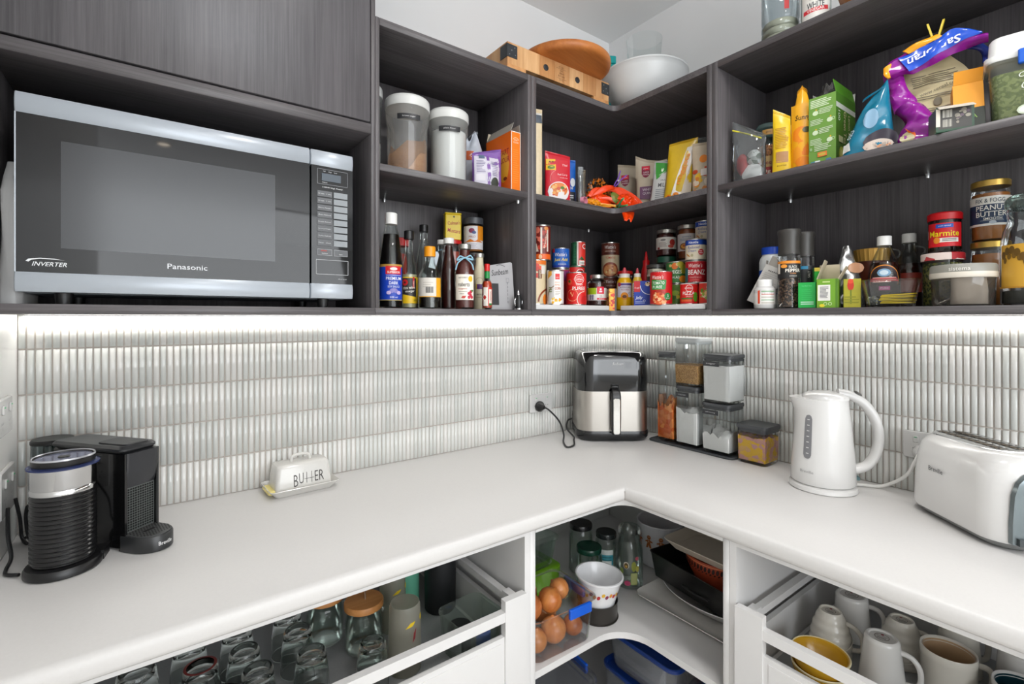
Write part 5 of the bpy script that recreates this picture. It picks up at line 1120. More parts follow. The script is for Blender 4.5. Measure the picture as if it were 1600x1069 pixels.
can('red tomato puree tin with white oval badge', -0.444, -0.248, S3, 0.0355, 0.115, '#d41f1d', pur, 'tomato_tin')
def jl(a):
    a.rect(-0.05, 0.020, 0.05, 0.066, '#dedcd8'); a.rect(-0.05, 0.042, -0.002, 0.066, '#9cb81f'); a.rect(0.0, 0.044, 0.028, 0.070, '#d61f3c'); a.ell(0.014, 0.061, 0.004, 0.004, '#f3dade'); a.rect(0.008, 0.049, 0.020, 0.055, '#f3dade'); a.text('25', 0.014, 0.035, 0.007, '#8a8684'); a.rect(0.0, 0.022, 0.05, 0.029, '#c6303a'); a.text('PICKLE', 0.018, 0.0255, 0.004, '#f3dade', w=0.02)
    for x in (-0.024, -0.015): a.ell(x, 0.036, 0.004, 0.005, '#7d7a92'); a.rect(x - 0.003, 0.022, x + 0.003, 0.034, '#7d7a92')
jar('pickle jar with green, white and red label and silver lid', -0.312, -0.222, S3, 0.0355, 0.116, SILC, mat('#3f1f18', 0.35), 0.084, jl, rn=0.024, sh=0.018)
def soup2(a):
    a.rect(-0.055, 0.003, 0.055, 0.138, '#c9b795'); a.rect(-0.055, 0.090, 0.055, 0.138, '#6d3224'); wattie(a, 0.0, 0.122, 0.046); a.text('VERY SPECIAL', 0.0, 0.105, 0.0055, '#e6d6c0', w=0.046); a.rect(-0.026, 0.094, 0.026, 0.1, '#4f2218'); a.text('TOMATO', 0.0, 0.078, 0.009, '#c25436', w=0.038, bold=0.01); a.ell(0.0, 0.030, 0.034, 0.030, '#8a3c22'); a.ell(0.0, 0.028, 0.028, 0.023, '#c98a55'); a.specks(-0.02, 0.02, 0.012, 0.045, 14, ['#e0b078', '#a8552c', '#d9c08a'], 0.005, 8)
can('dark banded tomato soup tin under its twin in the corner', -0.123, -0.118, S1, 0.037, 0.140, '#6d3224', soup2, 'soup_tin')
can('tall tomato soup tin standing on another in the corner', -0.123, -0.118, S1 + 0.1405, 0.037, 0.142, '#c9b795', soup2, 'soup_tin')
carton('snack_box', 'narrow orange box with fruit pictures between the risers', -0.299, -0.2865, S1, 0.026, 0.020, 0.080, mat('#e8a022', 0.4), lambda a: (a.rect(-0.013, 0, 0.013, 0.08, '#e8a022'), a.specks(-0.012, 0.005, 0.004, 0.076, 18, ['#d83a20', '#c22a1c', '#f2c33a'], 0.005, 2), a.rect(0.006, 0, 0.013, 0.08, '#4a3a2a')), rz=radians(-38))
def must(a):
    a.rect(-0.030, 0.052, 0.030, 0.106, '#ddd8e2'); a.rect(-0.02, 0.096, 0.03, 0.104, '#5b4a8c'); a.text('AMERICAN', 0.002, 0.089, 0.007, '#5a3a6c', w=0.038); a.text('MUSTARD', 0.002, 0.0795, 0.005, '#a04a5a', w=0.028); a.ell(-0.020, 0.100, 0.007, 0.008, '#b23a4a'); a.ell(0.0, 0.056, 0.014, 0.014, '#e9921c'); a.ell(0.0, 0.054, 0.008, 0.006, '#6d3a1a'); a.text('C', 0.018, 0.066, 0.008, '#5a6a8a')
def squeeze(label, x, y, z, r, h, col, capc, tipc, art=None, name='sauce_bottle', rz=None):
    p = [(r * 0.85, 0.0006), (r, 0.006), (r * 1.02, h * 0.32), (r * 0.93, h * 0.55), (r * 0.86, h * 0.68), (r * 0.62, h * 0.76)]
    t = vessel(name, label, 'bottle', x, y, z, p, mat(col, 0.3, var=0.04), [([(r * 0.62, h * 0.745), (r * 0.62, h * 0.845), (r * 0.55, h * 0.855), (0, h * 0.856)], mat(capc, 0.35))], None, None, art, lidname='cap', rz=rz)
    B().lathe([(r * 0.34, h * 0.855), (r * 0.30, h * 0.90), (r * 0.18, h * 0.97), (r * 0.12, h), (0, h)], mat(tipc, 0.3), 18).build('nozzle', t); return t
squeeze('yellow mustard squeeze bottle with white collar and red tip', -0.199, -0.258, S1, 0.0325, 0.166, '#eab412', '#e6e4dd', '#c2424a', must, 'mustard_bottle')
jar('jar with wide red lid behind the mustard bottle', -0.143, -0.212, S1, 0.030, 0.158, CAPR, mat('#8a2f22', 0.35), 0.13, rn=0.029)
squeeze('bright red squeeze bottle with red nozzle at the shelf back', -0.100, -0.282, S1, 0.021, 0.232, '#d4141c', '#d4141c', '#d4141c')
squeeze('narrow squeeze bottle with white collar and red tip beside the mustard', -0.204, -0.323, S3, 0.0195, 0.140, '#e2b93a', '#e4e2dc', '#b8434d', lambda a: (a.rect(-0.02, 0.03, 0.02, 0.085, '#e6e2dc'), a.lines(-0.015, 0.015, 0.035, 0.08, 6, '#6a6a72', 2)))
def jel(a):
    a.rect(-0.029, 0, 0.029, 0.086, '#1d3fa6'); a.rect(-0.029, 0.048, -0.008, 0.086, '#c4202a'); a.poly([(-0.029, 0.060), (-0.008, 0.048), (-0.008, 0.060)], '#c4202a'); a.text("Gregg's", -0.0185, 0.062, 0.007, '#f3dede', w=0.018, shear=0.2); a.ell(0.018, 0.076, 0.009, 0.008, '#e9dfc8'); a.specks(0.010, 0.027, 0.068, 0.084, 8, ['#3a2a1c', '#e2c48a', '#8a5a2c'], 0.004, 2)
    a.ring(0.024, 0.070, 0.030, 0.0325, '#dfe6f5', 20, 180, 275); a.text('Jelly', -0.012, 0.026, 0.015, '#eef2fb', w=0.026, shear=0.3, bold=0.01); a.ring(0.006, 0.016, 0.003, 0.004, '#eef2fb'); a.lines(-0.025, 0.010, 0.006, 0.016, 2, '#aab9e4', 1)
carton('jelly_box', 'blue jelly crystals box with red corner', -0.243, -0.377, S3, 0.058, 0.022, 0.087, mat('#1d3fa6', 0.35), jel, rz=radians(-50))
jar('jar with dark lid and cream filling behind the blue jelly box', -0.176, -0.385, S3, 0.0325, 0.148, mat('#3b3a36', 0.35), mat('#d8d0b8', 0.5), 0.132, lambda a: (a.rect(-0.04, 0.05, 0.04, 0.105, '#26282a'), a.ring(0.0, 0.092, 0.005, 0.006, '#b9bcbc'), a.rect(-0.04, 0.107, 0.04, 0.112, '#d9d6cd')), rn=0.0315, sh=0.006, lidh=0.012)
def tpu(a):
    a.rect(-0.06, 0.003, 0.06, 0.110, '#c8191c'); wattie(a, -0.012, 0.092, 0.040); a.poly([(-0.035, 0.050), (0.014, 0.050), (0.018, 0.082), (-0.035, 0.084)], '#2a8a3c'); a.text('TOMATO', -0.009, 0.072, 0.0105, '#eef3e8', w=0.040, bold=0.02); a.text('PUREE', -0.012, 0.0585, 0.0095, '#eef3e8', w=0.032, bold=0.02); a.text('NO ADDED', -0.006, 0.081, 0.003, '#eef3e8', w=0.016); a.ell(-0.006, 0.024, 0.027, 0.025, '#a8281c'); a.ell(-0.006, 0.020, 0.023, 0.020, '#d9602f'); a.specks(-0.026, 0.014, 0.006, 0.038, 26, ['#e9955a', '#f0c090', '#b8341f', '#e8b07a'], 0.005, 5); a.ell(0.022, 0.027, 0.0125, 0.0125, '#1f7a36'); a.text('5', 0.022, 0.030, 0.009, '#eef3e8'); a.text('serve', 0.022, 0.021, 0.003, '#eef3e8')
can('red and green tomato puree tin in front of the vegetable salad tin', -0.262, -0.470, S3, 0.0365, 0.112, '#c8191c', tpu, 'tomato_tin')
can('green vegetable tin under the vegetable salad tin', -0.168, -0.466, S3, 0.0355, 0.0735, '#5f8a2c', lambda a: (a.rect(-0.05, 0.003, 0.05, 0.07, '#557a2c'), a.specks(-0.04, 0.04, 0.01, 0.06, 16, ['#b9a82c', '#8aa83a', '#3f6a2a'], 0.010, 3)))
def veg(a):
    a.rect(-0.055, 0.003, 0.055, 0.074, '#3a7a3c'); a.specks(-0.036, 0.036, 0.050, 0.070, 8, ['#d8702c', '#d9c07a', '#b9b03a'], 0.011, 6); a.ell(0.024, 0.050, 0.012, 0.016, '#a8a832'); a.ell(0.022, 0.016, 0.014, 0.012, '#e08a24'); a.text('VEGES', -0.002, 0.040, 0.012, '#eef2e6', w=0.036, bold=0.02); a.text('SALAD', -0.004, 0.022, 0.0085, '#eef2e6', w=0.028, bold=0.02)
can('green vegetable salad tin with pictured vegetables', -0.168, -0.466, S3 + 0.074, 0.0355, 0.077, '#3a7a3c', veg)
def jA(a):
    a.rect(-0.055, 0.026, 0.055, 0.070, '#dcd8d0'); a.ell(-0.012, 0.060, 0.010, 0.004, '#8a8684'); a.lines(-0.030, 0.006, 0.034, 0.052, 4, '#9a8a84', 3); a.ell(0.022, 0.050, 0.011, 0.012, '#b5342c'); a.ell(0.016, 0.036, 0.011, 0.006, '#c9584a'); a.ell(-0.030, 0.030, 0.006, 0.004, '#8a2a2c')
jar('green lidded jar under the pasta sauce jar', -0.100, -0.375, S3, 0.036, 0.183, mat('#1f5a45', 0.35), mat('#6a4a2a', 0.4, var=0.2), 0.14, lambda a: a.rect(-0.05, 0.04, 0.05, 0.11, '#3a6a74'), rn=0.034, lidh=0.022)
jar('dark red pasta sauce jar with white label, top of its stack', -0.100, -0.375, S3 + 0.1835, 0.0365, 0.100, SILC, mat('#4a1610', 0.35), 0.086, jA, rn=0.032, sh=0.010)
can('plain tin under the tall orange sauce jar', -0.0965, -0.463, S3, 0.034, 0.163, '#8a8f8a', None)
def jB(a):
    a.rect(-0.05, 0.030, 0.05, 0.092, '#cfcbc8'); a.text('SIMMER', -0.004, 0.080, 0.006, '#6d7a9a', w=0.032); a.lines(-0.028, 0.024, 0.066, 0.075, 2, '#8d97ac', 2); a.ell(-0.010, 0.046, 0.020, 0.013, '#8a5a3a'); a.ell(-0.010, 0.047, 0.014, 0.008, '#dd9a3a'); a.ell(-0.012, 0.049, 0.006, 0.004, '#b55a24')
jar('tall orange brown simmer sauce jar near the partition', -0.0965, -0.463, S3 + 0.1635, 0.0345, 0.124, SILC, mat('#8a4418', 0.35, var=0.1), 0.108, jB, rn=0.033, sh=0.012)
def piz(a):
    a.rect(-0.045, 0.003, 0.045, 0.066, '#d62220'); a.ring(0.0, 0.052, 0.010, 0.0115, '#f2dcd8', 20); a.text('watties', -0.002, 0.053, 0.006, '#f6e6e2', w=0.026, shear=0.2); a.text('PIZZA', -0.002, 0.036, 0.011, '#f6eee8', w=0.038, bold=0.02); a.text('SAUCE', 0.0, 0.026, 0.004, '#f6e6e2', w=0.02); a.rect(-0.028, 0.017, 0.010, 0.021, '#3a7a2a'); a.rect(-0.028, 0.009, 0.008, 0.015, '#e2602a'); a.ell(0.020, 0.024, 0.008, 0.016, '#5aa82c')
can('small red pizza sauce tin under the baked beans tin', -0.224, -0.553, S3, 0.029, 0.069, '#d62220', piz, 'pizza_sauce_tin', lidc=mat('#d9d6d2', 0.4))
can('small red tin with salad picture against the grinder partition', -0.220, -0.618, S3, 0.028, 0.069, '#d62220', lambda a: (a.rect(-0.045, 0.003, 0.045, 0.066, '#cf3020'), a.ell(-0.004, 0.036, 0.022, 0.018, '#e9cfae'), a.specks(-0.022, 0.016, 0.010, 0.05, 22, ['#5a8a2c', '#c8402a', '#e8b078', '#8aa83a'], 0.006, 2)), 'pizza_sauce_tin', lidc=mat('#d9d6d2', 0.4))
def bea(a):
    a.rect(-0.055, 0.003, 0.055, 0.070, '#b51a26'); a.rect(-0.055, 0.003, -0.027, 0.050, '#1f6a6c'); wattie(a, -0.002, 0.057, 0.044); a.text('BEANZ', 0.002, 0.035, 0.016, '#f3ece6', w=0.056, bold=0.03); a.text('TOMATO SAUCE', -0.002, 0.018, 0.005, '#e9c0b8', w=0.038); a.lines(-0.02, 0.02, 0.006, 0.013, 1, '#d8605a', 1)
can('red baked beans tin under the reduced cream tin', -0.206, -0.566, S3 + 0.0695, 0.0335, 0.0735, '#b51a26', bea, 'baked_beans_tin')
def nes(a):
    a.rect(-0.055, 0.003, 0.055, 0.066, '#ddd3bc'); a.rect(-0.055, 0.050, 0.055, 0.066, '#1f46a0'); a.text('Nestle', -0.008, 0.058, 0.008, '#eef0f6', w=0.030, bold=0.02); a.text('Reduced', -0.008, 0.042, 0.009, '#3a4fa0', w=0.038, shear=0.3); a.text('Cream', -0.012, 0.031, 0.008, '#3a4fa0', w=0.026, shear=0.3); a.ell(0.016, 0.026, 0.0095, 0.0095, '#c62a34'); a.lines(0.010, 0.022, 0.020, 0.032, 2, '#f0d0d0', 1); a.poly([(-0.034, 0.020), (-0.020, 0.010), (-0.018, 0.013), (-0.032, 0.024)], '#c98a4a'); a.ell(-0.012, 0.016, 0.004, 0.005, '#b9b08a')
can('blue and cream reduced cream tin topmost at the shelf edge', -0.206, -0.566, S3 + 0.1435, 0.0335, 0.070, '#ddd3bc', nes, 'cream_tin')
can('plain tin lowest in the stack behind the baked beans', -0.127, -0.552, S3, 0.0335, 0.107, '#9a9a94', None)
can('plain tin in the middle of the stack behind the baked beans', -0.127, -0.552, S3 + 0.1075, 0.0335, 0.107, '#8d8f8a', None)
can('reduced cream tin topmost behind the others, mostly hidden by the partition', -0.127, -0.552, S3 + 0.215, 0.0335, 0.070, '#ddd3bc', nes, 'cream_tin')

# ------------------------------------------------------------------ tall unit, middle shelf
t = pouch('zip_lock_bag', 'clear zip lock bag of white packets in the shelf corner', 'bag', -0.235, -0.758, S2, 0.092, 0.165, 0.05, glass('#e6eaec', 0.9, haze=0.14), None, rz=radians(-78), rough=0.003, seed=31, top=lambda u: -0.030 * u, seal=False)
for sx, (cx, cz, rx, rz_, mm) in enumerate(((0.010, 0.030, 0.030, 0.026, mat('#dedbd6', 0.6, var=0.05, bump=0.5)), (-0.018, 0.060, 0.016, 0.030, mat('#b23a3a', 0.5, var=0.4, scale=60)), (0.014, 0.075, 0.020, 0.022, speckle('sachets', '#3a4a34', '#c9c9c4', 70, 0.5, 0.5, 0.1, 0.4)))):
    q = B(); rr_ = []
    for i in range(9):
        ph = -pi / 2 + pi * i / 8; rr_.append([(cx + rx * cos(ph) * cos(2 * pi * j / 14) * (1 + 0.12 * sin(3 * j + i)), 0.013 * cos(ph) * sin(2 * pi * j / 14), cz + rz_ * sin(ph) * (1 + 0.1 * sin(2 * j))) for j in range(14)])
    q.loft(rr_, mm); q.build('sachet', t, angle=30)
q = B(); q.tube([(-0.045, -0.004, 0.168), (0.0, -0.004, 0.146), (0.035, -0.004, 0.126)], 0.0022, mat('#d9cf3a', 0.4), 6); q.build('zip_strip', t)
def moc(a):
    a.rect(-0.055, 0.02, 0.055, 0.095, '#c9a566'); a.rect(-0.055, 0.035, 0.055, 0.062, '#a82c2c'); a.text('coffee', -0.012, 0.076, 0.012, '#8a2a2a', w=0.04); a.text('100g', -0.012, 0.048, 0.014, '#f0e0cf', w=0.036, bold=0.02)
t = vessel('coffee_jar', 'freeze dried coffee jar with thick greenish glass lid', 'jar', -0.120, -0.760, S2, [(0.032, 0.0006), (0.037, 0.005), (0.037, 0.115), (0.035, 0.135), (0.030, 0.150), (0.029, 0.155)], CLR, [([(0.031, 0.153), (0.035, 0.158), (0.035, 0.168), (0.031, 0.172), (0.031, 0.178), (0.036, 0.184), (0.036, 0.192), (0.033, 0.197), (0, 0.198)], glass('#9fc0bd', 0.8, haze=0.35))], 0.130, speckle('coffee_granules', '#6d3c1c', '#b8783c', 300, 0.7), moc)
a = Art(on_round(0.036), h0=0.0008); a.rect(-0.016, 0.160, 0.016, 0.176, '#b98a3c'); a.text('gold', 0, 0.168, 0.007, '#4a3a2a'); a.build(t)
def y1(a):
    a.rect(-0.022, 0.008, 0.022, 0.04, '#d8b21c', 3); a.rect(-0.014, 0.036, 0.016, 0.066, '#a87a4a', 3); a.lines(-0.016, 0.018, 0.074, 0.135, 13, '#a8701c', 4, 0.35); a.text('dried fruit', 0.0, 0.028, 0.004, '#6d4a1c', w=0.024)
pouch('dried_fruit_pouch', 'slim yellow pouch with small brown window', 'pouch', -0.235, -0.851, S2, 0.048, 0.178, 0.024, mat('#e2bd1c', 0.3, var=0.06), y1, rz=radians(-66), rough=0.0015, seed=33, top=lambda u: -0.014 * u, taper=lambda k: 1 - 0.12 * k)
carton('cereal_box', 'cream and red box behind the slim yellow pouch', -0.135, -0.846, S2, 0.032, 0.05, 0.165, mat('#dcc48a', 0.5), lambda a: (a.rect(-0.016, 0.05, 0.016, 0.11, '#b5342c'), a.text('so', 0, 0.085, 0.016, '#f0e0c8'), a.text('Free', 0, 0.125, 0.010, '#8a5a2c')), rz=radians(-80))
def sun(a):
    a.rect(-0.026, 0.02, 0.026, 0.19, '#eba91a', 6); a.text('Sunny', 0.004, 0.150, 0.018, '#3a2a14', w=0.040, bold=0.02, shear=0.2); a.ell(-0.002, 0.105, 0.022, 0.022, '#e8861a'); a.ell(0.010, 0.070, 0.020, 0.024, '#e67c14'); a.ell(-0.012, 0.050, 0.014, 0.022, '#ee9a24'); a.ell(0.012, 0.116, 0.010, 0.008, '#4f4a1c'); a.ell(0.004, 0.03, 0.020, 0.014, '#e8861a')
pouch('dried_fruit_pouch', 'tall yellow orange pouch with pictured apricots beside the green tea box', 'pouch', -0.215, -0.896, S2, 0.045, 0.232, 0.03, mat('#ecac1c', 0.28, var=0.06), sun, rz=radians(-74), rough=0.0015, seed=35, top=lambda u: 0.012 * (1 - abs(u) * 2), taper=lambda k: 1 - 0.5 * max(0, k - 0.75) / 0.25)
pouch('paper_packet', 'white torn packet corner standing behind the tea box', 'packet', -0.090, -0.900, S2, 0.05, 0.235, 0.02, mat('#dcdad6', 0.5, var=0.04), None, rz=radians(-74), seed=37, top=lambda u: -0.02 * u)
def teaF(a):
    a.rect(-0.032, 0, 0.032, 0.188, '#6f9a45'); a.lines(-0.028, 0.024, 0.160, 0.182, 5, '#d6e4c6', 1, 0.5)
    for k in range(4):
        z = 0.150 - k * 0.026; a.ell(-0.016 + 0.034 * (k % 2), z - 0.004, 0.007, 0.006, '#cfe0bc'); a.ring(-0.008 + 0.034 * (k % 2), z - 0.003, 0.003, 0.004, '#cfe0bc', 12); a.ell(-0.014 + 0.034 * (k % 2), z + 0.004, 0.002, 0.002, '#d8b23a'); a.lines(-0.006 if k % 2 == 0 else -0.028, 0.026 if k % 2 == 0 else 0.004, z - 0.010, z + 0.006, 4, '#d6e4c6', k, 0.4)
    a.lines(-0.018, 0.026, 0.044, 0.062, 4, '#d6e4c6', 7, 0.4); a.ell(-0.026, 0.052, 0.003, 0.004, '#9ab98a'); a.rect(-0.010, 0.028, 0.012, 0.040, '#e2763a'); a.ell(0.001, 0.034, 0.009, 0.004, '#c9b24a'); a.rect(-0.026, 0.010, -0.004, 0.019, '#dfe6e4'); a.rect(-0.026, 0.010, -0.016, 0.019, '#4f8a9a'); a.rect(0.010, 0.012, 0.022, 0.020, '#4f7aa8'); a.rect(-0.032, 0.0, 0.032, 0.006, '#86ad5e')
def teaR(a):
    a.rect(-0.064, 0, 0.064, 0.188, '#4a7a26'); a.rect(-0.064, 0.150, 0.064, 0.163, '#c9d0c4'); a.text('100', -0.046, 0.130, 0.012, '#e3ecd8', w=0.026, rot=-90); a.text('Green Tea', -0.008, 0.105, 0.016, '#e3d9a8', w=0.085, rot=-90); a.text('Lemon & Lime', 0.020, 0.100, 0.013, '#e3d9a8', w=0.085, rot=-90); a.poly([(-0.055, 0.170), (-0.045, 0.180), (-0.035, 0.170), (-0.045, 0.160)], '#e3ecd8'); a.ell(-0.030, 0.030, 0.018, 0.022, '#b9c94a'); a.ell(-0.030, 0.030, 0.011, 0.014, '#dfe58a'); a.ell(0.02, 0.045, 0.010, 0.04, '#6fae3a'); a.ell(0.030, 0.055, 0.012, 0.02, '#3f6a1c'); a.rect(-0.05, 0.062, -0.022, 0.078, '#c4cf9a'); a.ell(-0.036, 0.014, 0.016, 0.012, '#e8a83a')
t = carton('tea_box', 'tall green tea box with torn flap and foil bag inside', -0.176, -0.955, S2, 0.0635, 0.128, 0.188, mat('#5c8a34', 0.45), teaF, teaR, rz=radians(-90), flaps=[('R', 0.035, -12, mat('#4f8a24', 0.45)), ('B', 0.03, 10, mat('#c9cac4', 0.6))])
FOIL = mat('#c4c4c2', 0.2, 0.9, var=0.12, scale=40)
q = B(); rings = []
for i in range(8):
    k = i / 7; rings.append([(0.026 * (1 - 0.45 * k) * cos(2 * pi * j / 16) * (1 + 0.15 * sin(3 * j + 5 * k)) - 0.002, 0.045 * (1 - 0.55 * k) * sin(2 * pi * j / 16) * (1 + 0.12 * sin(2 * j + 4 * k)) - 0.01, 0.184 + 0.044 * k + 0.006 * sin(j * 2.3) * k) for j in range(16)])
q.loft(rings, FOIL); q.build('foil_bag', t, angle=25)
carton('cocoa_box', 'narrow red box behind the green tea box', -0.140, -1.0315, S2, 0.022, 0.05, 0.128, mat('#b8242c', 0.4), lambda a: (a.rect(-0.011, 0.05, 0.006, 0.085, '#23305a'), a.lines(-0.009, 0.004, 0.055, 0.08, 4, '#cfd3e4', 1)), rz=radians(-90))
TEAL = mat('#0f6f8c', 0.22, var=0.15, scale=25)
def blu(a):
    a.ell(-0.002, 0.080, 0.015, 0.022, '#7fa3bd'); a.poly([(-0.052, 0.010), (-0.036, 0.014), (-0.038, 0.034), (-0.052, 0.030)], '#d9dcd6'); a.text('oats', -0.040, 0.052, 0.010, '#c9dde6', w=0.022, rot=70); a.ell(0.022, 0.027, 0.034, 0.024, '#2a2230'); a.ell(0.018, 0.0155, 0.030, 0.013, '#cdbdb0'); a.specks(-0.004, 0.04, 0.004, 0.02, 10, ['#e6a47a', '#b9a89a'], 0.003, 2)
pouch('blue_bag', 'crumpled teal blue bag leaning beside the purple bag', 'bag', -0.258, -1.062, S2, 0.106, 0.142, 0.036, TEAL, blu, rz=radians(-76), rough=0.005, seed=40, top=lambda u: 0.030 * u, taper=lambda k: 1 - 0.55 * k, roll=0.10)
# big purple bag folded over on itself: strips of film in the bag's own upright plane
BAGO = (-0.205, -1.170, S2)
bag = thing('cereal_bag', 'large purple and blue cereal bag folded over and pegged', 'bag', BAGO, radians(-80))
def P_(px, py): return ((px - 1458) * 0.00116, (221 - py) * 0.00150 + 0.002)
def film(name, L, R_, m, y, bulge, n=18, w=6, seed=0.0, art=None, rough=0.003):
    Lc = curve([P_(*p) for p in L], 6); Rc = curve([P_(*p) for p in R_], 6); N = min(len(Lc), len(Rc)); q = B(); rings = []
    def pt(i, s, side, hh=0):
        a, b = Lc[min(N - 1, i)], Rc[min(N - 1, i)]; k = (s + 1) / 2; e = sqrt(max(0, 1 - s * s)); u = a[0] + (b[0] - a[0]) * k; v = a[1] + (b[1] - a[1]) * k
        return (u, y + side * (bulge * e + 0.0012 + hh) + rough * crumple(u * 1.3, v * 1.3, seed) , v)
    for i in range(N):
        rings.append([pt(i, -1 + 2 * j / w, -1) for j in range(w + 1)] + [pt(i, 1 - 2 * j / w, 1) for j in range(1, w)])
    q.loft(rings, m); q.build(name, bag, angle=50)
    if art:
        a = Art(lambda u, v, h: pt(int(u * (N - 1) + 0.5), v, -1, h + 0.0006), step=1.0 / (N - 1) - 1e-6, h0=0.0005); art(a); a.build(bag)
    return pt
PUR = mat('#8d1f8f', 0.2, var=0.15, scale=30); CRM = mat('#c9bd94', 0.3, var=0.08, scale=30); BLU = mat('#1d4fc0', 0.22, var=0.1); ORY = mat('#f0a01c', 0.25, var=0.2, scale=60)
film('film_inside', [(1412, 92), (1418, 118), (1436, 146), (1452, 172), (1472, 196)], [(1482, 82), (1508, 108), (1522, 132), (1518, 162), (1500, 200)], CRM, 0.022, 0.003, seed=1)
a = Art(lambda u, v, h: (u, 0.0175 - h + 0.003 * crumple(u * 1.3, v * 1.3, 1), v), step=0.01)
for k, (x0, x1, yy) in enumerate(((1424, 1492, 106), (1426, 1496, 112), (1428, 1502, 118), (1434, 1508, 140), (1446, 1512, 160), (1450, 1512, 166), (1454, 1510, 172), (1460, 1506, 178))):
    for j in range(2): u0, v0 = P_(x0, yy + j * 3.2); u1, _ = P_(x1 - 9 * j, yy); a.rect(u0, v0, u1, v0 + 0.0018, '#6d6552')
u, v = P_(1470, 130); a.text('www.cereal.co.nz', u, v, 0.008, '#55503f', w=0.075, rot=14); u, v = P_(1466, 150); a.ell(u, v, 0.008, 0.009, '#7d7764'); u, v = P_(1470, 186); a.rect(u - 0.006, v - 0.007, u + 0.012, v + 0.006, '#5f7fc4'); a.build(bag)
film('film_column', [(1380, 92), (1384, 118), (1394, 142), (1399, 160)], [(1413, 96), (1420, 122), (1434, 142), (1436, 152)], PUR, 0.0, 0.014, seed=2, rough=0.005)
film('film_base', [(1399, 158), (1416, 178), (1408, 196), (1406, 210), (1416, 219)], [(1436, 148), (1452, 164), (1470, 186), (1476, 206), (1468, 219)], PUR, -0.006, 0.022, seed=3, rough=0.006,
     art=lambda a: (a.ell(0.70, -0.55, 0.14, 0.34, '#c9bd94'), a.poly([(0.45, -0.7), (0.62, -0.15), (0.95, -0.3), (0.70, -0.2)], '#ee6a1c'), a.specks(0.84, 0.96, -0.4, 0.0, 4, ['#f2c040'], 0.04, 2)))
film('film_fold', [(1381, 96), (1390, 82), (1410, 72), (1440, 62), (1475, 58), (1508, 66), (1537, 78)], [(1398, 106), (1418, 104), (1434, 106), (1460, 100), (1490, 92), (1515, 88), (1538, 90)], PUR, -0.012, 0.016, seed=4, rough=0.005)
film('film_panel', [(1407, 80), (1430, 76), (1462, 68), (1492, 60), (1528, 74)], [(1425, 105), (1448, 99), (1476, 88), (1506, 80), (1530, 78)], BLU, -0.030, 0.003, seed=4, rough=0.003,
     art=lambda a: None)
a = Art(lambda u, v, h: (u, -0.0345 - h, v), step=0.02); u, v = P_(1462, 84); a.text('San Bran', u, v, 0.017, '#e9ecf6', w=0.095, rot=196, shear=0.2, bold=0.03); a.build(bag)
film('film_flap', [(1384, 90), (1384, 100), (1390, 108)], [(1398, 84), (1394, 96), (1396, 108)], ORY, -0.030, 0.003, seed=5)
film('film_flap', [(1414, 70), (1440, 64), (1466, 60)], [(1424, 78), (1450, 72), (1476, 66)], ORY, -0.030, 0.003, seed=6)
film('film_tail', [(1500, 82), (1526, 92), (1530, 112)], [(1530, 80), (1540, 92), (1540, 118)], mat('#23357d', 0.25, var=0.2, scale=40), 0.012, 0.006, seed=7)
peg('yellow clothes peg on top of the purple bag', BAGO[0] + 0.002, BAGO[1] - 0.006, S2 + 0.245, '#d6bc1a', (0, 0, radians(-80)), 1.0)
BOXO = mat('#e89a18', 0.45)
carton('tea_box', 'orange and dark carton with its end torn open', -0.213, -1.234, S2 + 0.006, 0.050, 0.034, 0.118, BOXO, lambda a: (a.rect(-0.025, 0.0, 0.025, 0.055, '#20281f'), a.text('TEA', 0.0, 0.035, 0.010, '#7fa34a')), lambda a: a.poly([(-0.017, 0.0), (0.017, 0.0), (0.017, 0.05), (-0.017, 0.075)], '#20281f'), rz=radians(-72), rot=(radians(-14), 0, radians(-72)), open_top=True, flaps=[('F', 0.028, 35, BOXO), ('R', 0.02, 10, mat('#d9b98a', 0.6))])
def grn(a):
    a.rect(-0.031, 0.002, 0.031, 0.052, '#2d4a38'); a.rect(-0.027, 0.006, 0.027, 0.050, '#3f3d3a'); a.rect(-0.031, 0.012, -0.024, 0.05, '#cfc8ba'); a.bars(-0.020, -0.004, 0.030, 0.046, 10, '#c2bfb4', 2); a.bars(-0.020, -0.004, 0.010, 0.026, 10, '#c2bfb4', 3); a.specks(0.002, 0.024, 0.010, 0.046, 12, ['#8a8478', '#6a5a66', '#a09a8a'], 0.004, 4)
carton('tea_box', 'dark green carton lying on its side with barcode end out', -0.266, -1.214, S2, 0.060, 0.058, 0.054, mat('#2f5a42', 0.4), grn, rz=radians(-64), flaps=[('F', 0.02, 120, mat('#cfc8ba', 0.6))])
t = thing('clip_lock_tub', 'clear tub of green flakes with white lid and blue clip', 'tub', (-0.180, -1.318, S2), radians(-80))
q = B(); q.loft([at_z(rr(w, w * 0.85, 0.016), z) for w, z in ((0.098, 0.0006), (0.104, 0.006), (0.116, 0.130), (0.122, 0.132), (0.122, 0.142))], glass('#eef1ee', 0.7, haze=0.10), cap1=False); q.build('clear_body', t)
q = B(); q.loft([at_z(rr(w, w * 0.85, 0.016), z) for w, z in ((0.096, 0.004), (0.101, 0.01), (0.110, 0.112))], speckle('green_flakes', '#6f8030', '#9aa85a', 200, 0.8)); q.build('contents', t)
q = B(); q.loft([at_z(rr(w, w * 0.85, 0.018), z) for w, z in ((0.126, 0.138), (0.130, 0.141), (0.130, 0.150), (0.118, 0.152), (0.114, 0.185), (0.108, 0.190))], mat('#e3e4e1', 0.35)); q.build('lid', t)
q = B(); q.rbox(0.055, 0.010, 0.120, 0.150, 0.003, mat('#1d5fc8', 0.3), 0.002, cx=0.012, cy=-0.058); q.build('clip', t)
a = Art(on_front(-0.047), step=0.2, h0=0.001); 
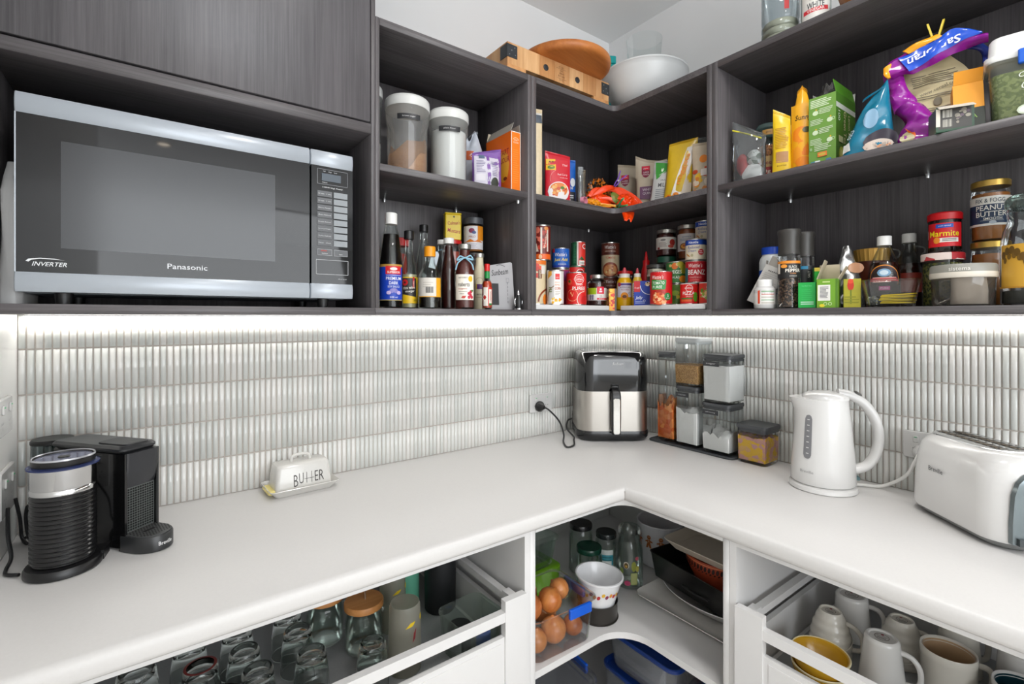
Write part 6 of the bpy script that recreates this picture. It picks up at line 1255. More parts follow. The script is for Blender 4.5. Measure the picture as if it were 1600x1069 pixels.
for i, s in enumerate(('Organic', 'Coconut', 'Sugar')): a.text(s, 0.012 + 0.004 * i, 0.100 - i * 0.021, 0.014, '#e9ede0', w=0.052, shear=0.2)
a.ell(-0.002, 0.030, 0.015, 0.010, '#c9d4bc'); a.ell(-0.002, 0.030, 0.012, 0.007, '#e4e8de'); a.build(t)

# ------------------------------------------------------------------ tall unit, lowest shelf
def lean(a):
    for k in range(9): a.rect(-0.002 + 0 * k, 0.012 + k * 0.007, 0.0, 0.016 + k * 0.007, '#b5b2ae')
    for k in range(6): a.rect(-0.014 + k * 0.005, 0.102, -0.011 + k * 0.005, 0.105, '#4a4846')
t = carton('medicine_box', 'white carton leaning with torn top against the salt tub', -0.205, -0.768, S1 + 0.0135, 0.058, 0.026, 0.118, mat('#cfccc7', 0.5), lambda a: (a.lines(-0.022, 0.024, 0.03, 0.098, 12, '#b9b6b2', 2, 0.3), lean(a)), rz=radians(-76), rot=(0, radians(26), radians(-76)), flaps=[('B', 0.028, -5, mat('#a8a29a', 0.7)), ('L', 0.01, 20, mat('#a8a29a', 0.7))])
def salt(a):
    a.rect(-0.055, 0.045, 0.055, 0.118, '#2352a8'); a.ell(-0.004, 0.102, 0.026, 0.011, '#1a3d8a'); a.text('table', -0.002, 0.102, 0.010, '#e6ebf4', w=0.034, shear=0.2, bold=0.02); a.text('SALT', 0.008, 0.078, 0.011, '#e6ebf4', w=0.028, bold=0.02); a.ell(-0.018, 0.06, 0.008, 0.010, '#8aa3cf'); a.rect(0.0, 0.025, 0.05, 0.07, '#b9bec6'); a.rect(0.0, 0.044, 0.05, 0.048, '#2352a8')
vessel('salt_tub', 'white salt tub with blue lid and blue label', 'tub', -0.135, -0.776, S1, [(0.031, 0.0006), (0.034, 0.004), (0.034, 0.145), (0.031, 0.155), (0.026, 0.163), (0.026, 0.168)], mat('#d6d9d8', 0.35), [cap(0.028, 0.166, 0.188, mat('#1648b8', 0.35))], None, None, salt)
def pill(a):
    a.rect(-0.040, 0.012, 0.040, 0.056, '#e4e2dd'); a.poly([(-0.018, 0.014), (-0.012, 0.014), (-0.014, 0.035), (-0.012, 0.052), (-0.018, 0.050)], '#cf4a2c')
    for k, c in enumerate(('#8ab08a', '#c97a72', '#b9b0a4', '#8ab08a', '#b9b0a4')): a.rect(-0.008, 0.047 - k * 0.008, 0.026, 0.0495 - k * 0.008, c)
vessel('pill_bottle', 'small white pill bottle with ridged cap', 'bottle', -0.255, -0.814, S1, [(0.026, 0.0006), (0.028, 0.004), (0.028, 0.054), (0.024, 0.061), (0.019, 0.064)], PLW, [([(0.0205, 0.063)] + [(0.0205 if k % 2 else 0.0202, 0.064 + k * 0.0016) for k in range(10)] + [(0.019, 0.082), (0, 0.0825)], CAPW)], None, None, pill, lidname='cap')
def pep(a):
    a.rect(-0.034, 0.082, 0.034, 0.128, '#232323'); a.rect(-0.034, 0.121, 0.034, 0.128, '#e08a2a'); a.ell(-0.012, 0.114, 0.0085, 0.005, '#e8983a'); a.text('BLACK', 0.010, 0.112, 0.007, '#ded8cc', w=0.020, bold=0.01); a.text('PEPPER', 0.010, 0.102, 0.009, '#f0ebe0', w=0.036, bold=0.025); a.text('CORNS', 0.010, 0.094, 0.004, '#e08a2a', w=0.014); a.text('GRINDER', 0.010, 0.087, 0.003, '#c9c4ba', w=0.018); a.rect(-0.030, 0.094, -0.022, 0.121, '#d9d2c6')
PEPC = speckle('peppercorns', '#2a1d16', '#8a6a50', 260, 0.5, 0.72, 0.12, 1.0)
def grinder(label, x, y, fm, fill, art, r=0.028):
    return vessel('spice_grinder', label, 'grinder', x, y, S1, [(r * 1.08, 0.0006), (r * 1.1, 0.004), (r, 0.06), (r, 0.140), (r * 0.96, 0.145), (r * 0.96, 0.148)], CLR, [([(r * 0.97, 0.147), (r * 0.93, 0.165), (r * 0.95, 0.195), (r * 1.03, 0.205), (r * 1.03, 0.211), (r, 0.214), (0, 0.2145)], mat('#3a3835', 0.4))], fill, fm, art, lidname='grinder_head')
grinder('black pepper grinder with orange banded label', -0.248, -0.876, PEPC, 0.084, pep)
grinder('second spice grinder with blue banded label behind the pepper grinder', -0.170, -0.882, mat('#b9a58a', 0.8, var=0.2, scale=200), 0.08, lambda a: (a.rect(-0.034, 0.070, 0.034, 0.120, '#2a2b2c'), a.rect(-0.034, 0.110, 0.010, 0.118, '#2a86b0'), a.text('SALT', 0.012, 0.095, 0.006, '#d9d6ce', rot=90)), 0.026)
carton('green_carton', 'small bright green carton beside the pepper grinder', -0.262, -0.929, S1, 0.040, 0.03, 0.067, mat('#1fa84a', 0.4), lambda a: (a.text('herbal tea', 0.0, 0.058, 0.003, '#7fd49a', w=0.022), a.lines(-0.014, 0.016, 0.008, 0.018, 2, '#bfe6cc', 2), a.lines(-0.012, 0.014, 0.02, 0.05, 6, '#35b85e', 3, 0.3)), rz=radians(-76))
def g2(a):
    a.rect(-0.0225, 0, 0.0225, 0.073, '#6a9a24'); a.rect(-0.0205, 0.018, 0.0065, 0.058, '#dcdad4'); a.bars(-0.017, 0.003, 0.030, 0.055, 1, '#dcdad4'); a.lines(-0.016, 0.003, 0.024, 0.054, 9, '#55525a', 2, 0.5); a.rect(0.0175, 0, 0.0225, 0.073, '#4f7a1c'); a.ring(-0.004, 0.010, 0.003, 0.004, '#cfe0b0'); a.ring(0.006, 0.010, 0.003, 0.004, '#cfe0b0'); a.rect(-0.010, 0.064, 0.006, 0.067, '#bfd48a'); a.ell(-0.011, 0.0055, 0.006, 0.004, '#d9c92a')
CBD = mat('#b9ad96', 0.8, var=0.06)
carton('tea_box', 'olive green barcode carton with raised cardboard flaps', -0.252, -0.9745, S1, 0.046, 0.055, 0.073, mat('#6a9a24', 0.4), g2, rz=radians(-76), flaps=[('L', 0.052, -20, CBD), ('B', 0.040, -8, CBD), ('R', 0.035, 28, CBD)])
carton('green_carton', 'bright green carton corner standing behind the barcode carton', -0.190, -0.930, S1, 0.030, 0.03, 0.110, mat('#2fae3c', 0.4), lambda a: a.rect(-0.015, 0.1, 0.015, 0.11, '#d8c24a'), rz=radians(-60))
carton('tea_box', 'yellow green carton with red flower print, open on top', -0.228, -1.0187, S1, 0.036, 0.04, 0.072, mat('#a8a02a', 0.4, var=0.12, scale=60), lambda a: (a.ell(-0.003, 0.056, 0.007, 0.013, '#c4301c'), a.ell(-0.003, 0.066, 0.006, 0.006, '#d8492a'), a.rect(-0.004, 0.01, -0.001, 0.045, '#6a7a1c'), a.lines(-0.016, 0.016, 0.01, 0.03, 3, '#8a8a1c', 1)), rz=radians(-72))
pouch('foil_packet', 'crumpled silver foil packet standing behind the green cartons', 'packet', -0.165, -0.985, S1, 0.085, 0.165, 0.05, FOIL, lambda a: a.ell(0.02, 0.105, 0.018, 0.014, '#b98a6a'), rz=radians(-72), rough=0.006, seed=51, taper=lambda k: 1 - 0.85 * k ** 1.5, seal=False)
t = thing('scalloped_tin', 'brown pot with gold scalloped lid behind the foil packet', 'pot', (-0.066, -1.012, S1), 0)
B().lathe([(0.030, 0.0006), (0.034, 0.006), (0.036, 0.128)], mat('#5f2a1a', 0.4), 28).build('pot_body', t)
q = B(); q.loft([[((0.037 + o + 0.0012 * (k % 2)) * cos(2 * pi * k / 48), (0.037 + o + 0.0012 * (k % 2)) * sin(2 * pi * k / 48), z) for k in range(48)] for o, z in ((0, 0.128), (0.0015, 0.140), (0.004, 0.158), (0.003, 0.161), (-0.004, 0.160))], mat('#c99a48', 0.35, 0.4)); q.build('lid', t, angle=20)
MAPLE = mat('#2a100a', 0.2)
def syr(a):
    a.ell(0, 0.072, 0.034, 0.036, '#d8862a'); a.ell(0, 0.071, 0.0325, 0.0345, '#2d1a20'); a.rect(-0.035, 0.030, 0.035, 0.058, '#2d1a20'); a.ell(0.0, 0.088, 0.014, 0.010, '#7aa3c4'); a.ell(0.0, 0.088, 0.009, 0.006, '#c9dae6'); a.poly([(-0.032, 0.066), (0.032, 0.066), (0.030, 0.074), (-0.030, 0.074)], '#c4404a'); a.lines(-0.024, 0.026, 0.062, 0.078, 3, '#e8b0a8', 2); a.rect(-0.010, 0.044, 0.012, 0.054, '#c23a8a'); a.text('PURE', 0.001, 0.049, 0.005, '#f0d0e2')
def syrup(label, x, y, art, h=0.192, rz=None):
    t = vessel('syrup_bottle', label, 'bottle', x, y, S1, [(0.031, 0.0006), (0.034, 0.006), (0.034, 0.085), (0.030, 0.110), (0.019, 0.140), (0.0125, 0.155), (0.0125, h - 0.015)], GLB, [cap(0.0155, h - 0.024, h, CAPW)], 0.115, MAPLE, art, lidname='cap', rz=rz)
    B().tube([(0.013, 0, h - 0.034)] + [(0.022 + 0.010 * sin(a), 0, h - 0.046 + 0.010 * cos(a)) for a in [radians(20 * k) for k in range(0, 9)]] + [(0.022, 0, h - 0.060)], 0.0022, GLB, 7).build('loop_handle', t); return t
syrup('maple syrup bottle with arched label, behind the glass dish', -0.145, -1.062, syr, 0.183)
syrup('second syrup bottle with white cap, behind the first', -0.062, -1.092, lambda a: a.rect(-0.03, 0.04, 0.03, 0.09, '#7d2a1c'), 0.194)
vessel('sauce_bottle', 'black capped dark bottle at the back beside the syrups', 'bottle', -0.040, -1.146, S1, [(0.015, 0.0006), (0.017, 0.004), (0.017, 0.13), (0.011, 0.155), (0.011, 0.165)], mat('#1c1512', 0.2), [cap(0.013, 0.163, 0.190, CAPB)], None, None, None, lidname='cap')
t = thing('glass_dish', 'clear rectangular glass dish holding yellow bag clips', 'dish', (-0.222, -1.097, S1), radians(-78))
q = B(); o_ = [at_z(rr(w, d, 0.018), z) for w, d, z in ((0.088, 0.055, 0.0006), (0.092, 0.058, 0.004), (0.112, 0.074, 0.064), (0.114, 0.076, 0.066))]; i_ = [at_z(rr(w, d, 0.016), z) for w, d, z in ((0.108, 0.070, 0.064), (0.086, 0.052, 0.006))]; q.loft(o_ + i_, glass('#f4f6f5', 0.5)); q.build('dish', t)
CLIP = mat('#e6c414', 0.35)
for k, (u, z, rt) in enumerate(((0.012, 0.012, 6), (0.010, 0.0195, 3), (0.014, 0.027, -5))):
    c = thing('bag_clip', ('yellow bag clip lowest in the glass dish', 'yellow bag clip in the middle of the glass dish heap', 'yellow bag clip topmost in the glass dish')[k], 'bag clip', (-0.222 - 0.002 * k, -1.097 - u, S1 + z), radians(-78 + rt), 'bag clips in the glass dish')
    q = B(); q.box(-0.032, 0.034, -0.005, 0.005, -0.003, 0.0005, CLIP); q.build('lower_jaw', c, smooth=False); q = B(); q.loft([[(-0.030, -0.004, 0.0006), (-0.030, 0.004, 0.0006), (-0.030, 0.004, 0.003), (-0.030, -0.004, 0.003)], [(0.036, -0.004, 0.003), (0.036, 0.004, 0.003), (0.036, 0.004, 0.006), (0.036, -0.004, 0.006)]], CLIP); q.build('upper_jaw', c)
heap('foil_twist', 'small twist of silver foil in the glass dish', 'foil', -0.222, -1.060, S1 + 0.006, [(0, 0, 0.010, 0.014, 0.010, 0.010, 0)], [FOIL], 3, nm='foil')
GING = speckle('gingham', '#b8242c', '#e6d4cc', 60, 0.5, 0.55, 0.04, 0.0)
jar('herb jar with red gingham lid under the yeast spread jar', -0.125, -1.172, S1, 0.039, 0.128, GING, speckle('dried_herbs', '#2f3a1a', '#7d7a3a', 260, 0.8), 0.105, None, rn=0.0385, lidh=0.017, sh=0.010)
def mar(a):
    a.rect(-0.036, 0.014, 0.036, 0.070, '#cf1420'); a.rect(-0.016, 0.058, 0.016, 0.067, '#2354b8'); a.text('yeast spread', 0, 0.0625, 0.004, '#e6ecf6', w=0.022); a.text('Marmite', -0.001, 0.045, 0.014, '#f2d81c', w=0.056, bold=0.03); a.rect(-0.014, 0.024, 0.026, 0.034, '#e9e4dc'); a.ell(-0.014, 0.029, 0.0065, 0.0075, '#e08a2a'); a.lines(-0.004, 0.022, 0.026, 0.033, 2, '#4a4440', 2)
vessel('spread_jar', 'black yeast spread jar with red lid and red label', 'jar', -0.125, -1.176, S1 + 0.1285, [(0.029, 0.0006), (0.031, 0.004), (0.031, 0.076), (0.030, 0.080)], mat('#150e0b', 0.15, coat=0.5), [cap(0.0325, 0.078, 0.096, mat('#c8141c', 0.35), 0.003)], None, None, mar)
def sis(a): a.text('sistema', -0.004, 0.0785, 0.008, '#e0ddd6', w=0.034)
t = vessel('lidded_tub', 'round clear tub with grey and cream lid, paper packet inside', 'tub', -0.232, -1.228, S1, [(0.048, 0.0006), (0.0515, 0.005), (0.053, 0.064)], glass('#e0dcd6', 0.8, haze=0.06), [([(0.0545, 0.060), (0.056, 0.062), (0.056, 0.072)], mat('#d6cfc2', 0.4)), ([(0.0555, 0.072), (0.055, 0.086), (0.053, 0.089), (0.050, 0.086), (0, 0.085)], mat('#8d8c84', 0.4))], None, None, sis, artr=0.056, n=36)
q = B(); q.loft([at_z([(x * k + 0.010 + 0.002 * sin(z * 300 + i), y * k) for i, (x, y) in enumerate(rr(0.058, 0.070, 0.012))], z) for k, z in ((0.96, 0.004), (1.0, 0.03), (0.98, 0.060))], mat('#b9b2aa', 0.7, var=0.12, scale=40, bump=0.5)); q.build('paper_packet', t)
for k in range(3): B().tube([(-0.040 + 0.005 * k, -0.020 + 0.006 * k, 0.006), (-0.012, -0.012 + 0.008 * k, 0.020 + 0.004 * k)], 0.0012, CHROME, 6).build('metal_pin', t)
PB = mat('#a8682c', 0.4, var=0.15, scale=40); GOLDL = mat('#b9984a', 0.3, 0.7)
def pbl(a):
    a.rect(-0.055, 0.034, 0.055, 0.100, '#dcd9d0'); a.rect(-0.055, 0.039, 0.055, 0.082, '#1f3350'); a.text('FIX & FOGG', 0, 0.0905, 0.0095, '#33404f', w=0.050, bold=0.01); a.text('PEANUT', 0.002, 0.074, 0.0115, '#e4e2da', w=0.052, bold=0.025); a.text('BUTTER', 0.002, 0.060, 0.0115, '#e4e2da', w=0.052, bold=0.025); a.text('SMOOTH', 0.004, 0.0495, 0.0055, '#e4e2da', w=0.030, bold=0.015); a.rect(-0.016, 0.0455, 0.022, 0.046, '#e4e2da'); a.ell(0.004, 0.041, 0.006, 0.004, '#a8b0ba')
jar('peanut butter jar with gold lid under the labelled one', -0.105, -1.252, S1, 0.034, 0.148, GOLDL, PB, 0.120, None, rn=0.0325, lidh=0.014)
jar('peanut butter jar with navy label and gold lid, topmost', -0.105, -1.252, S1 + 0.1485, 0.034, 0.138, GOLDL, PB, 0.108, pbl, rn=0.032, lidh=0.014, sh=0.012)
def big(a):
    a.rect(-0.058, 0.036, 0.065, 0.124, '#c99a35')
    rd = random.Random(4)
    for k in range(12):
        u = -0.05 + k * 0.009; v = 0.098 + 0.010 * sin(k * 0.9); s = 0.9
        a.ell(u, v + 0.005, 0.006 * s, 0.009 * s, '#5f4514'); a.ell(u + 0.004, v - 0.006, 0.0045 * s, 0.007 * s, '#6d5018')
    a.rect(-0.058, 0.035, 0.065, 0.038, '#b07d22')
vessel('storage_jar', 'large clear jar with gold leaf patterned label at the shelf end', 'jar', -0.205, -1.332, S1, [(0.046, 0.0006), (0.050, 0.006), (0.050, 0.130), (0.046, 0.155), (0.039, 0.175), (0.041, 0.185), (0.041, 0.198), (0.039, 0.200)], CLR, [([(0.041, 0.200), (0.044, 0.203), (0.044, 0.216), (0.040, 0.224), (0.030, 0.229), (0, 0.230)], glass('#bccac4', 0.9, haze=0.18))], 0.03, mat('#4a4a44', 0.5), big, n=36)

# ------------------------------------------------------------------ on top of the cabinets
S4 = ZT1 + 0.0006
PINE = wood('butcher_pine', '#c48a55', '#e2b27c', 0, 0.5, 1.0, 60, 0.05); PINEY = wood('butcher_pine_end', '#b97d48', '#dba56c', 1, 0.5, 1.0, 60, 0.05)
t = thing('butcher_block', 'thick pale wooden butcher block with black corner brackets', 'chopping board', (-0.545, -0.165, S4))
nb = 7
for k in range(nb):
    w = 0.455 / nb; x = -0.2275 + w * k
    B().box(x + 0.0003, x + w - 0.0003, -0.12, 0.12, 0.020, 0.086, wood('butcher_pine_%d' % (k % 3), ('#b98250', '#c68d58', '#ad7443')[k % 3], ('#dcae7a', '#e6bb88', '#d09c66')[k % 3], 2, 0.5, 1.0, 50, 0.05)).build('stave', t, smooth=False)
for x0, x1 in ((-0.2275, -0.155), (0.150, 0.2275)): B().box(x0, x1, -0.12, 0.12, 0.0, 0.020, PINEY).build('foot', t, smooth=False)
BRK = mat('#3a3d40', 0.5, 0.4)
for sx in (-1, 1):
    q = B(); q.box(sx * 0.2285 - 0.0008, sx * 0.2285 + 0.0008, -0.1212, -0.085, 0.040, 0.080, BRK); q.box(min(sx * 0.2293, sx * 0.190), max(sx * 0.2293, sx * 0.190), -0.1216, -0.120, 0.040, 0.080, BRK); b = q.build('bracket', t, smooth=False)
    q = B()
    for u, v in ((0.198, 0.050), (0.212, 0.062), (0.200, 0.072), (0.220, 0.048)): q.lathe([(0.0022, 0), (0.002, 0.0008), (0, 0.001)], mat('#8d9296', 0.3, 0.8), 8, T=lambda p, u=u, v=v: (sx * u + p[0], -0.1216 - p[2], v + p[1]))
    o = q.build('screws', b); o['kind'] = 'stuff'
for x in (-0.072, 0.070): B().lathe([(0.0105, 0), (0.0105, 0.0015), (0.006, 0.0025), (0.005, 0.0012), (0, 0.0012)], BRK, 16, T=lambda p, x=x: (x + p[0], -0.12 - p[2], 0.052 + p[1])).build('bolt', t)
a = Art(on_front(-0.12), step=0.3); a.text('EST. 1882', -0.005, 0.072, 0.0035, '#5a3f2a', w=0.022); a.rect(-0.026, 0.0665, 0.018, 0.0672, '#5a3f2a')
for k, s in enumerate(('THE', 'URBAN', 'BUTCHER')): a.text(s, -0.004, 0.060 - k * 0.009, 0.0055, '#7d5a3c', w=(0.012, 0.022, 0.030)[k])
a.rect(-0.026, 0.0335, 0.018, 0.0342, '#5a3f2a'); a.text('BLOCK', -0.004, 0.029, 0.0035, '#4a3220', w=0.018); a.build(t, 'burnt_print')
RW = wood('round_board', '#a05a26', '#c87c3c', 0, 0.45, 1.0, 50, 0.08)
t = thing('round_board', 'round reddish wooden serving board lying on the butcher block and overhanging it', 'serving board', (-0.502, -0.246, S4 + 0.0865), rz=0.2)
B().lathe([(0.140, 0.0), (0.152, 0.002), (0.159, 0.008), (0.161, 0.016), (0.160, 0.024), (0.157, 0.027), (0.150, 0.027), (0.145, 0.022), (0.0, 0.021)], RW, 64).build('board', t)
t = thing('mixing_bowl', 'large white mixing bowl standing at the inner corner of the top', 'bowl', (-0.166, -0.325, S4))
BW = mat('#d4d6d6', 0.3, var=0.01)
B().lathe([(0.062, 0.0006), (0.068, 0.003), (0.112, 0.035), (0.138, 0.080), (0.150, 0.118), (0.155, 0.132), (0.158, 0.134), (0.158, 0.139), (0.153, 0.140), (0.146, 0.118), (0.134, 0.082), (0.105, 0.040), (0.06, 0.008), (0, 0.006)], BW, 56, cap1=False).build('bowl', t)
t = thing('glass_jug', 'tall clear glass vessel standing inside the white mixing bowl', 'jug', (-0.164, -0.323, S4 + 0.0085))
B().lathe([(0.045, 0.0), (0.050, 0.05), (0.062, 0.22), (0.066, 0.268), (0.064, 0.269), (0.048, 0.052), (0.042, 0.004), (0, 0.003)], glass('#fafcfc', 0.4), 40, cap1=False).build('bowl', t)
t = thing('teal_box', 'small teal plastic box behind the white bowl', 'box', (-0.118, -0.108, S4), radians(-30)); q = B(); q.rbox(0.045, 0.04, 0, 0.285, 0.006, mat('#0fa0a0', 0.35), 0.003); q.build('box_body', t); q = B(); q.rbox(0.048, 0.043, 0.285, 0.318, 0.006, mat('#14aaaa', 0.35), 0.003); q.build('lid', t)
t = thing('clear_box', 'clear plastic box between butcher block and white bowl', 'box', (-0.285, -0.205, S4), radians(-20)); q = B(); q.loft([at_z(rr(w, w * 0.9, 0.006), z) for w, z in ((0.034, 0.0006), (0.040, 0.05), (0.042, 0.052))], glass('#e6eaea', 0.9, haze=0.1)); q.build('box_body', t)
PET = glass('#dfe7ea', 0.85, haze=0.05)
prof = [(0.040, 0.0006), (0.047, 0.006)]
for k in range(3): prof += [(0.048, 0.012 + k * 0.020), (0.048, 0.024 + k * 0.020), (0.0455, 0.028 + k * 0.020)]
prof += [(0.048, 0.076), (0.048, 0.22), (0.03, 0.26), (0.014, 0.285), (0.014, 0.30)]
vessel('water_bottle', 'large clear ribbed plastic bottle on top of the tall unit', 'bottle', -0.215, -0.838, S4, prof, PET, [cap(0.017, 0.296, 0.314, mat('#2f6fb8', 0.35))], 0.066, mat('#c9c2a8', 0.2), lambda a: a.rect(0.010, 0.085, 0.022, 0.15, '#b53a3a'), lidname='cap')
def vin(a):
    a.rect(-0.036, 0.020, 0.036, 0.165, '#dcdad4'); a.text('ORIGINAL', 0, 0.078, 0.006, '#4a4a4c', w=0.028); a.text('WHITE', 0, 0.060, 0.016, '#3a3c40', w=0.040, bold=0.03); a.poly([(-0.030, 0.040), (0.030, 0.044), (0.030, 0.055), (-0.030, 0.051)], '#cf2a34'); a.text('VINEGAR', 0, 0.0475, 0.008, '#f3e4e0', w=0.040, bold=0.02, rot=4); a.rect(-0.009, 0.088, 0.009, 0.105, '#b9935a'); a.ring(0, 0.100, 0.022, 0.0228, '#6a6a6c', 20, 0, 180)
vessel('vinegar_bottle', 'white vinegar bottle standing beside the clear ribbed bottle', 'bottle', -0.215, -0.930, S4, [(0.032, 0.0006), (0.036, 0.005), (0.036, 0.18), (0.026, 0.22), (0.013, 0.245), (0.013, 0.26)], GLB, [cap(0.016, 0.256, 0.276, CAPW)], 0.17, mat('#d6d8d6', 0.2), vin, lidname='cap')
t = thing('wooden_bowl', 'small brown wooden bowl further along the top of the tall unit', 'bowl', (-0.215, -1.045, S4)); B().lathe([(0.03, 0.0006), (0.034, 0.004), (0.055, 0.04), (0.060, 0.06), (0.056, 0.06), (0.03, 0.010), (0, 0.009)], wood('bowl_wood', '#7d4a24', '#a86c38', 2), 32, cap1=False).build('bowl', t)

# ------------------------------------------------------------------ glasses in the open drawer
ZD = 0.5706
SG = solid_glass('#fcfefd')
def tumbler(label, x, y, r=0.036, h=0.093, group=None, ring=None):
    """drinking glass stood upside down, thick base uppermost"""
    t = thing('drinking_glass', label, 'glass', (x, y, ZD), 0, group)
    rb = r * 0.80
    q = B(); q.lathe([(r - 0.0022, 0.0004), (r, 0.0006), (r * 0.97, h * 0.45), (rb * 1.03, h * 0.86), (rb, h * 0.95), (rb * 0.90, h), (rb * 0.72, h - 0.001), (rb * 0.55, h - 0.004), (0.0, h - 0.0045)], SG, 32, cap0=False, cap1=False)
    q.lathe([(0.0, h - 0.015), (rb * 0.7, h - 0.016), (rb * 0.88, h * 0.78), (r * 0.90, h * 0.4), (r - 0.0022, 0.0004)], SG, 32, cap0=False, cap1=False); q.build('glass_body', t)
    if ring: B().lathe([(rb * 0.96, h + 0.0003), (rb * 0.80, h + 0.0006)], mat(ring, 0.3), 32, cap0=False, cap1=False).build('printed_ring', t)
    return t
GR = 'upturned tumblers in the drawer'
for lb, x, y, kw in (('upturned tumbler in front of the glass jug jars, second from the drawer rail', -1.378, -0.412, {}), ('upturned tumbler behind the one in front of the jars', -1.3845, -0.3174, {}), ('upturned tumbler third back in the row beside the jars', -1.390, -0.243, {}),
        ('upturned tumbler in the middle of the second row', -1.492, -0.322, {}), ('upturned tumbler furthest back in the second row', -1.495, -0.243, {}), ('upturned tumbler at the front of the second row', -1.479, -0.402, {}),
        ('upturned tumbler with a dark red printed ring on its base', -1.571, -0.325, {'ring': '#7d2a26', 'r': 0.038}), ('tall clear upturned glass beside the red ringed tumbler', -1.674, -0.294, {'h': 0.11, 'r': 0.040}), ('upturned tumbler between frosted glass and drawer rail', -1.264, -0.462, {'r': 0.035}),
        ('upturned glass in the drawer corner under the coffee machine', -1.770, -0.300, {'h': 0.105}), ('upturned glass behind the red ringed tumbler', -1.585, -0.235, {})):
    tumbler(lb, x, y, group=GR, **kw)
t = thing('black_mug', 'black round mug standing in front of the tumblers', 'mug', (-1.553, -0.44, ZD))
B().lathe([(0.040, 0.0004), (0.045, 0.004), (0.048, 0.082), (0.046, 0.085), (0.043, 0.082), (0.041, 0.008), (0, 0.006)], mat('#0c0c0c', 0.12, coat=0.4), 36, cap1=False).build('mug_body', t)
B().tube(curve([(-0.046, 0, 0.068), (-0.070, 0, 0.060), (-0.072, 0, 0.035), (-0.046, 0, 0.022)]), 0.005, mat('#0c0c0c', 0.12, coat=0.4)).build('handle', t)
BAM = wood('bamboo_lid', '#b8783f', '#d69a5c', 0, 0.5, 1.0, 70, 0.05)
for lb, x, y, st in (('glass jar mug with round wooden lid and metal straw', -1.238, -0.335, 1), ('glass jar mug with wooden lid behind its twin', -1.305, -0.248, 0)):
    t = thing('jar_mug', lb, 'jar', (x, y, ZD))
    q = B(); q.lathe([(0.036, 0.0006), (0.042, 0.005), (0.044, 0.065), (0.040, 0.082), (0.037, 0.090), (0.0385, 0.094), (0.0385, 0.103)], GLB, 32, cap1=False); q.lathe([(0.034, 0.008), (0.0395, 0.010), (0.0415, 0.064), (0.0345, 0.090), (0.0355, 0.103)], GLB, 32, cap0=True, cap1=False); q.build('glass_body', t)
    q = B()
    for k in range(3): q.lathe([(0.0385, 0.092 + k * 0.0035), (0.0398, 0.0935 + k * 0.0035), (0.0385, 0.095 + k * 0.0035)], GLB, 32, cap0=False, cap1=False)
    q.build('screw_thread', t)
    B().tube(curve([(0.040, -0.012, 0.085), (0.062, -0.020, 0.080), (0.066, -0.022, 0.05), (0.052, -0.017, 0.025), (0.040, -0.013, 0.022)]), 0.0045, GLB, 10).build('handle', t)
    B().lathe([(0.043, 0.101), (0.046, 0.103), (0.046, 0.114), (0.044, 0.117), (0.0, 0.117)], BAM, 36).build('lid', t)
    if st: B().tube([(0.004, 0.002, 0.112), (0.000, 0.004, 0.175)], 0.0032, CHROME, 10).build('straw', t)
FROST = glass('#d9d6c9', 0.5, haze=0.42, rough=0.3)
for lb, x, y, h, r in (('tall frosted glass upside down at the drawer front', -1.186, -0.455, 0.150, 0.037), ('shorter frosted glass behind the tall frosted one', -1.150, -0.300, 0.135, 0.034)):
    t = thing('frosted_glass', lb, 'glass', (x, y, ZD)); q = B(); q.lathe([(r, 0.0006), (r * 0.99, h * 0.5), (r * 0.93, h * 0.95), (r * 0.86, h), (r * 0.7, h - 0.002), (0, h - 0.003)], FROST, 36, cap0=False); q.build('glass_body', t)
    a = Art(on_round(prof_r([(r, 0.0), (r * 0.99, h * 0.5), (r * 0.93, h)])), h0=0.0006); a.poly([(-0.014, h * 0.72), (0.004, h * 0.74), (0.010, h * 0.80), (-0.002, h * 0.79)], '#d8b81c'); a.ell(0.030, h * 0.80, 0.005, 0.007, '#d8b81c'); a.poly([(0.002, h * 0.50), (0.010, h * 0.56), (0.012, h * 0.70), (0.004, h * 0.62)], '#8a3036'); a.build(t, 'printed_motif')
t = thing('mint_bottle', 'mint green drinks bottle behind the frosted glasses', 'bottle', (-1.085, -0.245, ZD)); B().lathe([(0.030, 0.0006), (0.033, 0.004), (0.033, 0.20), (0.028, 0.215), (0.020, 0.222), (0.0, 0.222)], mat('#5fa58a', 0.35), 32).build('bottle_body', t); B().lathe([(0.021, 0.222), (0.021, 0.245), (0, 0.246)], mat('#4d927a', 0.35), 24).build('cap', t)
t = thing('travel_flask', 'matte black travel flask with shiny band', 'flask', (-1.012, -0.300, ZD)); B().lathe([(0.038, 0.0006), (0.042, 0.006), (0.043, 0.10), (0.041, 0.150)], mat('#17181a', 0.55), 36).build('flask_body', t)
B().lathe([(0.0395, 0.150), (0.0395, 0.160)], CHROME, 32, cap0=False, cap1=False).build('band', t); B().lathe([(0.042, 0.160), (0.045, 0.166), (0.045, 0.182), (0.041, 0.186), (0.041, 0.215), (0.036, 0.222), (0, 0.222)], BLACK, 36).build('lid', t)
t = thing('square_container', 'clear square food container by the drawer corner holding lids', 'container', (-1.036, -0.497, ZD), radians(4))
q = B(); q.loft([at_z(rr(w, w * 0.92, 0.022, 6), z) for w, z in ((0.104, 0.0006), (0.110, 0.006), (0.122, 0.090), (0.126, 0.092), (0.126, 0.097), (0.117, 0.096), (0.105, 0.010))], glass('#f0f6f2', 0.5, haze=0.06)); q.build('clear_body', t)
